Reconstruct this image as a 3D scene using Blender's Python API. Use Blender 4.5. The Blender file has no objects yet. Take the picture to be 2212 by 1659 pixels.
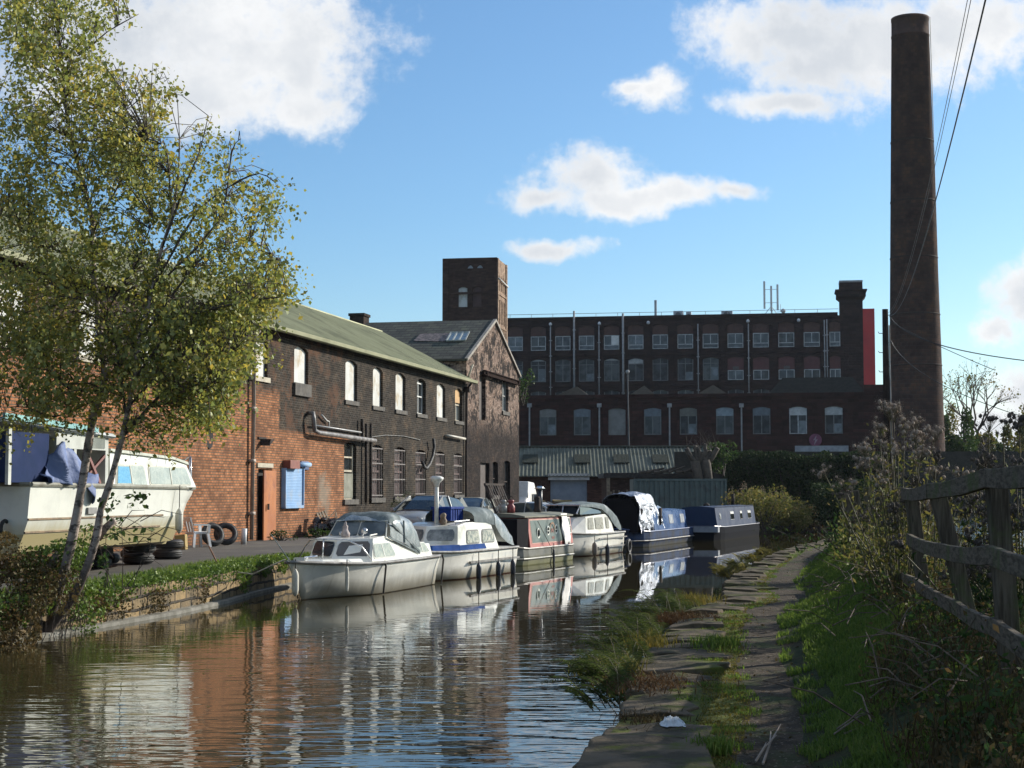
import bpy, math, random
import numpy as np
from mathutils import Vector, noise as mn
random.seed(7); rng = np.random.default_rng(7)
sc = bpy.context.scene
COL = sc.collection
# ---------------------------------------------------------------- camera
F = 3500.0; PITCH = math.atan(232.5/F); CH = 2.2
cd = bpy.data.cameras.new("camera"); cam = bpy.data.objects.new("camera", cd); COL.objects.link(cam)
cd.sensor_width = 36; cd.lens = 36*F/2212; cd.clip_start = .1; cd.clip_end = 6000
cam.location = (0, 0, CH); cam.rotation_euler = (math.pi/2+PITCH, 0, 0); sc.camera = cam
# ---------------------------------------------------------------- exposure, sun, world
sc.view_settings.view_transform = 'Standard'; sc.view_settings.look = 'None'
sc.view_settings.gamma = 1; sc.view_settings.use_curve_mapping = False
sc.view_settings.exposure = 0.38
sc.cycles.max_bounces = 7; sc.cycles.transparent_max_bounces = 8; sc.cycles.caustics_reflective = False
sc.cycles.caustics_refractive = False; sc.cycles.sample_clamp_indirect = 6
SAZ, SEL = math.radians(56), math.radians(23.5)      # azimuth clockwise from the view direction (+Y)
sdir = Vector((math.sin(SAZ)*math.cos(SEL), math.cos(SAZ)*math.cos(SEL), math.sin(SEL)))
sl = bpy.data.lights.new("sun", 'SUN'); sl.energy = 4.8; sl.angle = math.radians(.5); sl.color = (1, .93, .82)
so = bpy.data.objects.new("sun", sl); COL.objects.link(so)
so.rotation_euler = sdir.to_track_quat('Z', 'Y').to_euler()

class NT:
    "small helper for node trees"
    def __init__(s, tree): s.t = tree; tree.nodes.clear()
    def n(s, typ, ins=None, **kw):
        nd = s.t.nodes.new('ShaderNode'+typ)
        for k, v in kw.items(): setattr(nd, k, v)
        for k, v in (ins or {}).items(): s.set(nd.inputs[k], v)
        return nd
    def set(s, sock, v):
        if isinstance(v, bpy.types.NodeSocket): s.t.links.new(v, sock)
        elif isinstance(v, bpy.types.Node): s.t.links.new(v.outputs[0], sock)
        else:
            if sock.type == 'RGBA' and len(v) == 3: v = (*v, 1)
            sock.default_value = v
    def m(s, op, a, b=0., c=0., clamp=False):
        nd = s.n('Math', operation=op, use_clamp=clamp); s.set(nd.inputs[0], a); s.set(nd.inputs[1], b)
        if op in ('MULTIPLY_ADD', 'COMPARE', 'SMOOTH_MIN', 'SMOOTH_MAX'): s.set(nd.inputs[2], c)
        return nd.outputs[0]
    def vm(s, op, a, b=(0, 0, 0), out=0):
        nd = s.n('VectorMath', operation=op); s.set(nd.inputs[0], a)
        if op == 'SCALE': s.set(nd.inputs['Scale'], b)
        elif op not in ('LENGTH', 'NORMALIZE'): s.set(nd.inputs[1], b)
        return nd.outputs[1] if op == 'LENGTH' else nd.outputs[0]
    def mix(s, f, a, b, mode='MIX'):
        nd = s.n('Mix', data_type='RGBA', blend_type=mode); s.set(nd.inputs[0], f); s.set(nd.inputs[6], a); s.set(nd.inputs[7], b)
        return nd.outputs[2]
    def noise(s, v, scale=5., detail=4., rough=.55, dist=0., col=False):
        nd = s.n('TexNoise', {'Scale': scale, 'Detail': detail, 'Roughness': rough, 'Distortion': dist})
        if v is not None: s.set(nd.inputs['Vector'], v)
        return nd.outputs[1 if col else 0]
    def ss(s, v, a, b):      # smooth 0..1 between a and b
        nd = s.n('MapRange', interpolation_type='SMOOTHSTEP'); s.set(nd.inputs[0], v); s.set(nd.inputs[1], a); s.set(nd.inputs[2], b)
        return nd.outputs[0]
    def lin(s, v, a, b, c=0., d=1.):
        nd = s.n('MapRange'); s.set(nd.inputs[0], v); s.set(nd.inputs[1], a); s.set(nd.inputs[2], b); s.set(nd.inputs[3], c); s.set(nd.inputs[4], d)
        return nd.outputs[0]
    def sep(s, v): nd = s.n('SeparateXYZ'); s.set(nd.inputs[0], v); return nd.outputs
    def comb(s, x=0., y=0., z=0.): nd = s.n('CombineXYZ'); s.set(nd.inputs[0], x); s.set(nd.inputs[1], y); s.set(nd.inputs[2], z); return nd.outputs[0]
    def ramp(s, f, stops, interp='LINEAR'):
        nd = s.n('ValToRGB'); s.set(nd.inputs[0], f); cr = nd.color_ramp; cr.interpolation = interp
        while len(cr.elements) < len(stops): cr.elements.new(.5)
        for e, (p, c) in zip(cr.elements, stops): e.position = p; e.color = (*c, 1)
        return nd.outputs[0]
    def obj(s): return s.n('TexCoord').outputs['Object']

w = bpy.data.worlds.new("World"); sc.world = w; w.use_nodes = True
N = NT(w.node_tree)
sky = N.n('TexSky', sky_type='NISHITA', sun_disc=False, sun_elevation=SEL, sun_rotation=SAZ, air_density=1.0, dust_density=.6, ozone_density=2.2, altitude=100)
dirv = N.vm('NORMALIZE', N.n('TexCoord').outputs['Generated'])
sx, sy, sz = N.sep(dirv)
yy = N.m('MAXIMUM', sy, .06)
u = N.m('DIVIDE', sx, yy); v = N.m('DIVIDE', sz, yy)
uv = N.comb(u, v, 0.)
wn = N.noise(uv, 9., 6., .55, .0, True)
wuv = N.vm('ADD', uv, N.vm('SCALE', N.vm('SUBTRACT', wn, (.5, .5, .5)), .055))
blobs = [(430,70,350,200),(650,100,160,150),(400,200,240,95),(660,210,110,70),(190,60,260,200),
         (1270,375,100,62),(1330,420,190,40),(1450,415,120,42),(1560,412,90,24),(1180,425,70,24),
         (1195,532,95,26),(1410,185,80,42),(1370,170,50,24),
         (1700,40,210,80),(1760,110,150,70),(1720,200,130,34),(1640,60,110,60),(1900,90,190,130),(2180,70,130,110),(2060,60,120,90),
         (2230,650,90,80),(2160,905,170,52),(2230,830,120,55),(2160,720,50,22)]
dens = None
for (px, py, rx, ry) in blobs:
    c = ((px-1106)/F, (1062-py)/F*1.005, 0)
    d = N.vm('LENGTH', N.vm('MULTIPLY', N.vm('SUBTRACT', wuv, c), (F/rx/1.15, F/ry/1.15, 0)))
    dd = N.m('SUBTRACT', 1., d)
    dens = dd if dens is None else N.m('SMOOTH_MAX', dens, dd, .25)
det = N.noise(uv, 20., 9., .66)
det2 = N.noise(uv, 80., 5., .6)
dn = N.m('ADD', dens, N.m('MULTIPLY', N.m('SUBTRACT', det, .5), 1.55))
dn = N.m('ADD', dn, N.m('MULTIPLY', N.m('SUBTRACT', det2, .5), .5))
infront = N.ss(sy, .25, .5)
cl1 = N.m('MULTIPLY', N.ss(dn, -.18, .62), infront)
# scattered clouds over the rest of the dome
zz = N.m('MAXIMUM', sz, .08)
gp = N.comb(N.m('DIVIDE', sx, zz), N.m('DIVIDE', sy, zz), 0.)
gn = N.noise(gp, .75, 7., .58)
cl2 = N.m('MULTIPLY', N.m('MULTIPLY', N.ss(gn, .53, .66), N.ss(sz, .28, .42)), .9)
cl2 = N.m('MAXIMUM', cl2, N.m('MULTIPLY', N.m('MULTIPLY', N.ss(gn, .5, .62), N.m('SUBTRACT', 1., infront)), N.ss(sz, .02, .1)))
cl = N.m('MAXIMUM', cl1, cl2)
thick = N.ss(dn, .1, 1.0)
shade = N.noise(N.vm('ADD', uv, (.03, .03, 0)), 11., 5., .55)
lit = N.m('ADD', N.m('MULTIPLY', N.m('SUBTRACT', 1., thick), .5), N.m('MULTIPLY', N.ss(shade, .3, .7), .5))
lit = N.m('ADD', lit, N.m('MULTIPLY', N.ss(u, -.27, -.14), .28), clamp=True)
ccol = N.mix(lit, (.53, .585, .66), (.93, .94, .95))
hz = N.mix(N.ss(sz, .0, .18), (.78, .92, 1.0), (.64, .85, 1.0))
bg1 = N.n('Background', {'Color': N.mix(1., sky.outputs[0], hz, 'MULTIPLY'), 'Strength': .115})
bg2 = N.n('Background', {'Color': ccol, 'Strength': .80})
ms = N.n('MixShader'); N.set(ms.inputs[0], cl); N.set(ms.inputs[1], bg1); N.set(ms.inputs[2], bg2)
N.set(N.n('OutputWorld').inputs[0], ms)

# ---------------------------------------------------------------- geometry of the view (measured points of the place)
def ray(px, py):
    a = (px-1106)/F; b = (829.5-py)/F
    return (a, math.cos(PITCH)-b*math.sin(PITCH), math.sin(PITCH)+b*math.cos(PITCH))
def G(px, py, z=0.):
    d = ray(px, py); t = (z-CH)/d[2]; return Vector((d[0]*t, d[1]*t, z))
def AT(px, py, Y):
    d = ray(px, py); t = Y/d[1]; return Vector((d[0]*t, Y, CH+d[2]*t))
class Frame:
    def __init__(s, ox, oy, deg):
        s.o = (ox, oy); s.a = math.radians(deg); s.u = (math.cos(s.a), math.sin(s.a)); s.v = (-math.sin(s.a), math.cos(s.a))
    def hit(s, px, py, y=0.):
        d = ray(px, py); k = d[0]*s.v[0]+d[1]*s.v[1]; t = (y+s.o[0]*s.v[0]+s.o[1]*s.v[1])/k
        X = d[0]*t; Y = d[1]*t
        return ((X-s.o[0])*s.u[0]+(Y-s.o[1])*s.u[1], CH+d[2]*t)
    def w(s, x, y, z=0.): return Vector((s.o[0]+x*s.u[0]+y*s.v[0], s.o[1]+x*s.u[1]+y*s.v[1], z))

# ---------------------------------------------------------------- object helpers
def tag(o, label=None, cat=None, group=None, kind=None):
    if label: o['label'] = label
    if cat: o['category'] = cat
    if group: o['group'] = group
    if kind: o['kind'] = kind
    return o
def T(name, label, cat, group=None, loc=(0, 0, 0), rz=0., rx=0., ry=0.):
    o = bpy.data.objects.new(name, None); COL.objects.link(o); o.location = loc; o.rotation_euler = (rx, ry, rz); o.empty_display_size = .3
    return tag(o, label, cat, group)
def TF(name, label, cat, fr, group=None): return T(name, label, cat, group, (fr.o[0], fr.o[1], 0), fr.a)
def raw(name, verts, faces, mat, parent=None, smooth=False):
    me = bpy.data.meshes.new(name); me.from_pydata([tuple(map(float, p)) for p in verts], [], faces); me.materials.append(mat)
    if smooth: me.polygons.foreach_set('use_smooth', [True]*len(me.polygons))
    me.update(); o = bpy.data.objects.new(name, me); COL.objects.link(o); o.parent = parent
    return o
class MB:
    def __init__(s): s.v = []; s.f = []
    def add(s, vs, fs):
        k = len(s.v); s.v += [tuple(p) for p in vs]; s.f += [tuple(i+k for i in f) for f in fs]; return s
    def box(s, x0, x1, y0, y1, z0, z1):
        return s.add([(x0,y0,z0),(x1,y0,z0),(x1,y1,z0),(x0,y1,z0),(x0,y0,z1),(x1,y0,z1),(x1,y1,z1),(x0,y1,z1)],
                     [(0,3,2,1),(4,5,6,7),(0,1,5,4),(1,2,6,5),(2,3,7,6),(3,0,4,7)])
    def obox(s, p, q, wd, ht, up=(0, 0, 1)):      # beam from p to q, width wd (sideways), height ht (along up)
        p = Vector(p); q = Vector(q); d = (q-p).normalized(); upv = Vector(up); sd = d.cross(upv).normalized(); upv = sd.cross(d)
        a = sd*wd/2; b = upv*ht/2
        return s.add([p-a-b,p+a-b,p+a+b,p-a+b,q-a-b,q+a-b,q+a+b,q-a+b],[(0,1,2,3),(7,6,5,4),(0,4,5,1),(1,5,6,2),(2,6,7,3),(3,7,4,0)])
    def loft(s, rings, closed=True, caps=True):
        k = len(s.v); n = len(rings[0])
        for r in rings: s.v += [tuple(p) for p in r]
        for i in range(len(rings)-1):
            for j in range(n if closed else n-1):
                a = k+i*n+j; b = k+i*n+(j+1) % n; s.f.append((a, b, b+n, a+n))
        if caps and closed: s.f.append(tuple(range(k+n-1, k-1, -1))); s.f.append(tuple(range(k+(len(rings)-1)*n, k+len(rings)*n)))
        return s
    def tube(s, pts, r, n=8, caps=True):
        pts = [Vector(p) for p in pts]; rr = r if isinstance(r, (list, tuple)) else [r]*len(pts); rings = []; ref = None
        for i, p in enumerate(pts):
            d = (pts[min(i+1, len(pts)-1)]-pts[max(i-1, 0)])
            d = d.normalized() if d.length > 1e-9 else Vector((0, 0, 1))
            if ref is None: ref = Vector((1, 0, 0)) if abs(d.x) < .8 else Vector((0, 1, 0))
            a = (ref-d*ref.dot(d))
            a = a.normalized() if a.length > 1e-6 else d.orthogonal().normalized()
            ref = a; b = d.cross(a)
            rings.append([p+(a*math.cos(2*math.pi*j/n)+b*math.sin(2*math.pi*j/n))*rr[i] for j in range(n)])
        return s.loft(rings, True, caps)
    def lathe(s, prof, n=16, c=(0, 0, 0), axis='z', jit=0.):
        rings = []
        for (r, h) in prof:
            ring = []
            for j in range(n):
                a = 2*math.pi*j/n; q = (r*math.cos(a), r*math.sin(a), h)
                if axis == 'x': q = (h, q[0], q[1])
                if axis == 'y': q = (q[1], h, q[0])
                ring.append((q[0]+c[0], q[1]+c[1], q[2]+c[2]))
            rings.append(ring)
        return s.loft(rings)
    def prism(s, poly, y0, y1):                  # polygon in local x,z pushed along y
        n = len(poly)
        return s.add([(x, y0, z) for x, z in poly]+[(x, y1, z) for x, z in poly],
                     [tuple(range(n)), tuple(range(2*n-1, n-1, -1))]+[(i, i+n, (i+1) % n+n, (i+1) % n) for i in range(n)])
    def xprism(s, poly, x0, x1):                 # polygon in local y,z pushed along x
        n = len(poly)
        return s.add([(x0, y, z) for y, z in poly]+[(x1, y, z) for y, z in poly],
                     [tuple(range(n)), tuple(range(2*n-1, n-1, -1))]+[(i, i+n, (i+1) % n+n, (i+1) % n) for i in range(n)])
    def torus(s, R, r, c=(0, 0, 0), axis='z', n=20, m=8, sq=1.):
        rings = []
        for i in range(n):
            a = 2*math.pi*i/n; ring = []
            for j in range(m):
                b = 2*math.pi*j/m; rad = R+r*math.cos(b); h = r*sq*math.sin(b)
                q = (rad*math.cos(a), rad*math.sin(a), h)
                if axis == 'x': q = (h, q[0], q[1])
                if axis == 'y': q = (q[0], h, q[1])
                ring.append((q[0]+c[0], q[1]+c[1], q[2]+c[2]))
            rings.append(ring)
        rings.append(rings[0]); return s.loft(rings, True, False)
    def wob(s, a, sc_=1., seed=0):
        s.v = [tuple(Vector(p)+mn.noise_vector(Vector(p)*sc_+Vector((seed, seed*2.3, 0)))*a) for p in s.v]; return s
    def obj(s, name, mat, parent=None, smooth=False, bevel=0., label=None, auto=False):
        o = raw(name, s.v, s.f, mat, parent, smooth)
        if bevel:
            md = o.modifiers.new('bevel', 'BEVEL'); md.width = bevel; md.segments = 2; md.limit_method = 'ANGLE'
        if label: o['label'] = label
        return o
def copytree(o, parent=None):
    c = o.copy(); COL.objects.link(c)
    if parent is not None: c.parent = parent
    for ch in list(o.children): copytree(ch, c)
    return c

# ---------------------------------------------------------------- materials
def M(name, c1, c2=None, scale=3., rough=.6, metal=0., bump=0., bscale=None, spec=.5, coord='Object', thr=(.35, .65), c3=None, s3=.6, coat=0.):
    m = bpy.data.materials.new(name); m.use_nodes = True; N = NT(m.node_tree)
    co = N.n('TexCoord').outputs[coord]
    c2 = c2 or tuple(x*.72 for x in c1)
    nz = N.noise(co, scale, 6., .6)
    col = N.mix(N.ss(nz, *thr), c1, c2)
    if c3: col = N.mix(N.ss(N.noise(co, s3, 7., .65), .5, .68), col, c3)
    p = N.n('BsdfPrincipled', {'Base Color': col, 'Roughness': N.lin(N.noise(co, scale*1.7, 4.), .3, .7, max(rough-.1, .02), min(rough+.12, 1)), 'Metallic': metal, 'Specular IOR Level': spec, 'Coat Weight': coat})
    if bump: N.set(p.inputs['Normal'], N.n('Bump', {'Strength': 1., 'Distance': bump, 'Height': N.noise(co, bscale or scale*4, 6., .65)}))
    N.set(N.n('OutputMaterial').inputs[0], p); return m
def glass(name, c=(.02, .03, .04), rough=.06, c2=None, spec=.7):
    m = bpy.data.materials.new(name); m.use_nodes = True; N = NT(m.node_tree)
    co = N.obj(); nz = N.noise(co, 1.3, 4.)
    p = N.n('BsdfPrincipled', {'Base Color': N.mix(N.ss(nz, .4, .62), c, c2 or tuple(x*2.2 for x in c)), 'Roughness': rough, 'Specular IOR Level': spec,
            'Normal': N.n('Bump', {'Strength': .5, 'Distance': .01, 'Height': N.noise(co, 1.1, 1.)})})
    N.set(N.n('OutputMaterial').inputs[0], p); return m
def leafmat(name, stops, trans=.45, nscale=.8, gloss=.12):
    m = bpy.data.materials.new(name); m.use_nodes = True; N = NT(m.node_tree)
    r = N.n('NewGeometry').outputs['Random Per Island']
    f = N.m('ADD', N.m('MULTIPLY', r, .55), N.m('MULTIPLY', N.noise(N.obj(), nscale, 3.), .9))
    f = N.m('SUBTRACT', f, .22, clamp=True)
    col = N.ramp(f, stops)
    d = N.n('BsdfDiffuse', {'Color': col}); t = N.n('BsdfTranslucent', {'Color': col}); g = N.n('BsdfGlossy', {'Color': (.8, .85, .7), 'Roughness': .55})
    a = N.n('MixShader'); N.set(a.inputs[0], trans); N.set(a.inputs[1], d); N.set(a.inputs[2], t)
    b = N.n('MixShader'); N.set(b.inputs[0], gloss*.22); N.set(b.inputs[1], a); N.set(b.inputs[2], g)
    N.set(N.n('OutputMaterial').inputs[0], b); return m
def brickmat(name, A, B, mortar, soot_shade=None, fade=True, bw=.225, bh=.075, zones=None, big=.35, rough=.9, mort=.1, extra=None):
    """A,B brick colours; soot (A,B,mortar) second set mixed in by zones(N,x,z)->0..1 socket"""
    m = bpy.data.materials.new(name); m.use_nodes = True; N = NT(m.node_tree)
    co = N.obj(); x, y, z = N.sep(co); uu = N.m('ADD', x, y); vec = N.comb(uu, z, 0.)
    def layer(A, B, mo, off):
        bt = N.n('TexBrick', {'Vector': vec, 'Color1': A, 'Color2': B, 'Mortar': mo, 'Scale': 1., 'Mortar Size': bh*mort, 'Mortar Smooth': .2, 'Bias': off, 'Brick Width': bw, 'Row Height': bh})
        return bt
    b1 = layer(A, B, mortar, -.1); col = b1.outputs[0]
    nz = N.noise(N.comb(uu, z, 0.), 1.1, 8., .65)
    wn_ = N.n('TexWhiteNoise', noise_dimensions='2D'); rowi = N.m('FLOOR', N.m('DIVIDE', z, bh)); N.set(wn_.inputs['Vector'], N.comb(N.m('FLOOR', N.m('ADD', N.m('DIVIDE', uu, bw), N.m('MULTIPLY', N.m('FLOORED_MODULO', rowi, 2.), .5))), rowi, 0.))
    pb = N.lin(wn_.outputs[0], 0., 1., .74, 1.24); pbc = N.comb(pb, pb, pb)
    col = N.mix(1., col, pbc, 'MULTIPLY')
    col = N.mix(1., col, N.ramp(nz, [(.25, (.42, .38, .38)), (.42, (.85, .85, .85)), (.5, (1, 1, 1)), (.75, (1.3, 1.25, 1.15))]), 'MULTIPLY')
    if soot_shade:
        b2 = layer(*soot_shade, 0.)
        c2 = N.mix(1., N.mix(1., b2.outputs[0], pbc, 'MULTIPLY'), N.ramp(nz, [(.25, (.5, .5, .53)), (.5, (.9, .9, .9)), (.6, (1.3, 1.2, 1.1)), (.74, (2.4, 1.8, 1.4))]), 'MULTIPLY')
        col = N.mix(zones(N, x, z, vec), col, c2)
    if extra: col = extra(N, x, z, vec, col)
    h = N.m('ADD', N.m('MULTIPLY', b1.outputs[1], -1.), N.m('MULTIPLY', N.noise(co, 30., 5.), .6))
    p = N.n('BsdfPrincipled', {'Base Color': col, 'Roughness': rough, 'Specular IOR Level': .06, 'Normal': N.n('Bump', {'Strength': 1., 'Distance': .008, 'Height': h})})
    N.set(N.n('OutputMaterial').inputs[0], p); return m

white_gel = M('white_gelcoat', (.78, .77, .70), (.68, .67, .60), 1.6, .33, c3=(.48, .46, .38), s3=1.3, coat=.3)
def grainmat(name, c1, c2, c3, ax=(38., 2.5, 38.)):
    m = bpy.data.materials.new(name); m.use_nodes = True; N = NT(m.node_tree); co = N.obj()
    g = N.noise(N.vm('MULTIPLY', co, ax), 1., 6., .65); b = N.noise(co, 2.2, 6., .65)
    col = N.mix(N.ss(g, .35, .62), c2, c1); col = N.mix(N.ss(b, .5, .66), col, c3); col = N.mix(N.ss(g, .66, .72), col, tuple(k*.35 for k in c2))
    p = N.n('BsdfPrincipled', {'Base Color': col, 'Roughness': .95, 'Specular IOR Level': .1, 'Normal': N.n('Bump', {'Strength': 1., 'Distance': .008, 'Height': N.m('ADD', g, N.m('MULTIPLY', b, .4))})})
    N.set(N.n('OutputMaterial').inputs[0], p); return m
def hullmat(name, c, dirt=(.28, .24, .13), z0=0., z1=.3, rough=.35, low=(.20, .08, .05), lowz=.03, c2=None):
    m = bpy.data.materials.new(name); m.use_nodes = True; N = NT(m.node_tree)
    co = N.obj(); x, y, z = N.sep(co)
    n1 = N.noise(N.comb(N.m('MULTIPLY', x, 5.), 0., N.m('MULTIPLY', z, 1.2)), 1., 6., .6)
    zz = N.m('ADD', z, N.m('MULTIPLY', N.m('SUBTRACT', n1, .5), .35))
    col = N.mix(N.ss(N.noise(co, 1.5, 6., .6), .4, .65), c, c2 or tuple(k*.85 for k in c))
    col = N.mix(N.m('MULTIPLY', N.m('SUBTRACT', 1., N.ss(zz, z0, z1)), .75), col, dirt)
    col = N.mix(N.m('MULTIPLY', N.ss(N.noise(N.comb(N.m('MULTIPLY', x, 9.), y, N.m('MULTIPLY', z, .8)), 1., 5., .7), .58, .72), .35), col, dirt)
    col = N.mix(N.m('SUBTRACT', 1., N.ss(z, lowz-.015, lowz+.01)), col, low)
    p = N.n('BsdfPrincipled', {'Base Color': col, 'Roughness': rough, 'Specular IOR Level': .5 if max(c) > .3 else .08, 'Coat Weight': .2 if max(c) > .3 else .0})
    N.set(N.n('OutputMaterial').inputs[0], p); return m
hull_white = hullmat('weathered_white_hull', (.80, .78, .70), z1=.34)
hull_grey = hullmat('dull_grey_white_hull', (.70, .69, .62), (.22, .19, .12), 0., .5, low=(.10, .07, .04), lowz=.02)
hull_land = hullmat('white_hull_with_ochre_bottom', (.74, .75, .68), (.48, .42, .24), 1.42, 1.75, low=(.40, .34, .18), lowz=1.45)
rope_m = M('dark_rope', (.05, .045, .04), rough=.9)
blackp = M('black_rubber', (.02, .02, .022), (.035, .035, .035), 8, .65, bump=.003)
steel_m = M('bright_steel', (.62, .63, .64), (.45, .46, .47), 6, .3, 1.)
grey_trim = M('grey_rubbing_strip', (.25, .25, .24), (.13, .12, .11), 4, .6)
canvas = M('grey_blue_canvas', (.15, .185, .19), (.10, .125, .13), 4, .8, spec=.15, bump=.02, bscale=4, c3=(.30, .33, .33), s3=2.2)
vinyl = M('cloudy_clear_vinyl', (.34, .37, .37), (.20, .23, .24), 3, .25, bump=.015, bscale=5)
bglass = glass('boat_glass', (.025, .035, .045), .07, (.10, .13, .15))
curt = M('pale_curtain_glass', (.42, .44, .38), (.25, .29, .27), 7, .2)
white_p = M('white_paint', (.72, .72, .69), (.60, .60, .56), 3, .45)
wood_w = M('weathered_wood', (.30, .24, .17), (.17, .13, .09), 6, .85, bump=.004)
wood_d = M('grey_brown_rail_wood', (.115, .095, .07), (.06, .048, .035), 7, .95, bump=.006, bscale=25, c3=(.08, .09, .04), s3=2., spec=.1)
iron = M('dark_iron', (.03, .028, .027), (.06, .043, .035), 6, .8, spec=.15, bump=.002)
rust = M('rusty_orange_steel', (.40, .135, .032), (.32, .105, .03), 1.2, .7, bump=.002, c3=(.20, .06, .025), s3=1.0)
# ================================================================ GROUND, WATER, BANKS
SH = 0.
yardm = M('worn_asphalt', (.075, .07, .062), (.05, .047, .042), .8, .9, bump=.006, bscale=30, c3=(.13, .12, .095), s3=.35)
earth = M('bare_earth', (.085, .065, .042), (.055, .043, .03), 1.2, .95, bump=.02, bscale=9, c3=(.05, .06, .025), s3=.8)
# measured canal edges (far/right bank top, left quay top)
RB = [(.0, -8.), (-.3, 0.), (0., 5.), (.36, 9.4), (.85, 12.1), (1.13, 14.65), (1.6, 17.7), (2.48, 22.5), (3.15, 24.1), (3.79, 29.), (4.8, 33.5), (6.7, 41.8), (8.5, 48.3), (10.7, 55.), (14.4, 66.), (19.5, 80.), (22., 92.), (22.5, 99.)]
LQ = [(-14., -8.), (-11., 6.), (-9., 16.), (-7.3, 24.), (-6.2, 29.), (-5.75, 32.3), (-5.6, 35.), (-5.2, 38.5), (-3.6, 42.), (-1.9, 47.), (-.2, 52.), (1.7, 58.), (3.9, 64.), (6., 70.), (8.7, 78.), (11.2, 86.), (13.2, 93.), (14., 99.)]
def lerp_poly(P, Y):
    for a, b in zip(P, P[1:]):
        if Y <= b[1]: t = (Y-a[1])/(b[1]-a[1]); return a[0]+(b[0]-a[0])*t
    return P[-1][0]
rbx = lambda Y: lerp_poly(RB, Y)
lqx = lambda Y: lerp_poly(LQ, Y)
def fx(Y): return 3.0+(Y-10)*.172 if Y < 40 else 8.16+(Y-40)*.27      # fence line
# base sheet to the horizon
g = MB(); g.add([(-600, -300, -1.2), (620, -300, -1.2), (620, 980, -1.2), (-600, 980, -1.2)], [(0, 1, 2, 3)])
tag(g.obj('ground', earth), kind='structure')
# canal bed water
wm = bpy.data.materials.new('canal_water_surface'); wm.use_nodes = True; N = NT(wm.node_tree)
gp = N.n('NewGeometry').outputs['Position']; x, y, z = N.sep(gp)
va = N.vm('MULTIPLY', gp, (.75, 2.6, 1)); vb = N.vm('MULTIPLY', gp, (2.2, 6.5, 1))
brk = N.noise(gp, .35, 3.)
near = N.m('ADD', N.m('SUBTRACT', 1., N.ss(N.m('ADD', y, N.m('MULTIPLY', N.m('SUBTRACT', brk, .5), 14.)), 17., 34.)), .035)
near = N.m('MULTIPLY', near, N.lin(N.ss(N.noise(N.vm('ADD', gp, (7, 3, 0)), .5, 3.), .35, .6), 0., 1., .55, 1.))
h = N.m('ADD', N.m('MULTIPLY', N.noise(va, 1.3, 2., .4, .5), .9), N.m('MULTIPLY', N.noise(vb, 1.2, 2., .4, .3), .42))
hh = N.m('ADD', N.m('MULTIPLY', h, near), N.m('MULTIPLY', N.noise(gp, .6, 2.), .10))
p = N.n('BsdfPrincipled', {'Base Color': (.035, .029, .012), 'Roughness': .015, 'IOR': 1.33, 'Specular IOR Level': .55,
    'Normal': N.n('Bump', {'Strength': 1., 'Distance': .0108, 'Height': hh})})
N.set(N.n('OutputMaterial').inputs[0], p)
ys = [-8+ i*2. for i in range(54)]
vs = []; fs = []
for i, Y in enumerate(ys): vs += [(lqx(Y)-.35, Y, 0), (rbx(Y)+.35, Y, 0)]
for i in range(len(ys)-1): fs.append((2*i, 2*i+1, 2*i+3, 2*i+2))
tag(raw('canal_water', vs, fs, wm), kind='structure')
vs = [(fx(-8)+3.2, -8, .82), (300, -8, .82), (300, 190, .82), (fx(99)+3.4, 190, .82), (fx(99)+3.4, 99, .82), (fx(60)+2.6, 60, .82), (fx(30)+3, 30, .82)]
pm = M('pond_water_surface', (.02, .025, .02), (.015, .02, .015), .3, .08, bump=.01, bscale=3)
tag(raw('pond_water', vs, [tuple(range(7))], pm), kind='structure')
# yard: everything left of and beyond the canal
def strip(name, X0, X1, ys, z, mat, nx=10, amp=.02, sc_=.6):
    vs = []; fs = []
    for Y in ys:
        a, b = X0(Y), X1(Y)
        for j in range(nx+1):
            t = j/nx; X = a+(b-a)*t; zz = z(t, Y)+amp*mn.noise((X*sc_, Y*sc_, 3.))
            vs.append((X, Y, zz))
    n = nx+1
    for i in range(len(ys)-1):
        for j in range(nx): k = i*n+j; fs.append((k, k+1, k+n+1, k+n))
    return raw(name, vs, fs, mat)
Ys = [-8+i*1.5 for i in range(72)]
tag(strip('yard', lambda Y: -90., lambda Y: lqx(Y)-.02, Ys, lambda t, Y: .6, yardm, 24, .03), kind='structure')
o = raw('far_ground', [(-400, 98.6, .62), (fx(99)+3.4, 98.6, .62), (fx(99)+3.4, 188, .62), (420, 188, .62), (500, 900, .62), (-500, 900, .62)], [(0, 1, 2, 3, 4, 5)], earth); tag(o, kind='structure')
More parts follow.
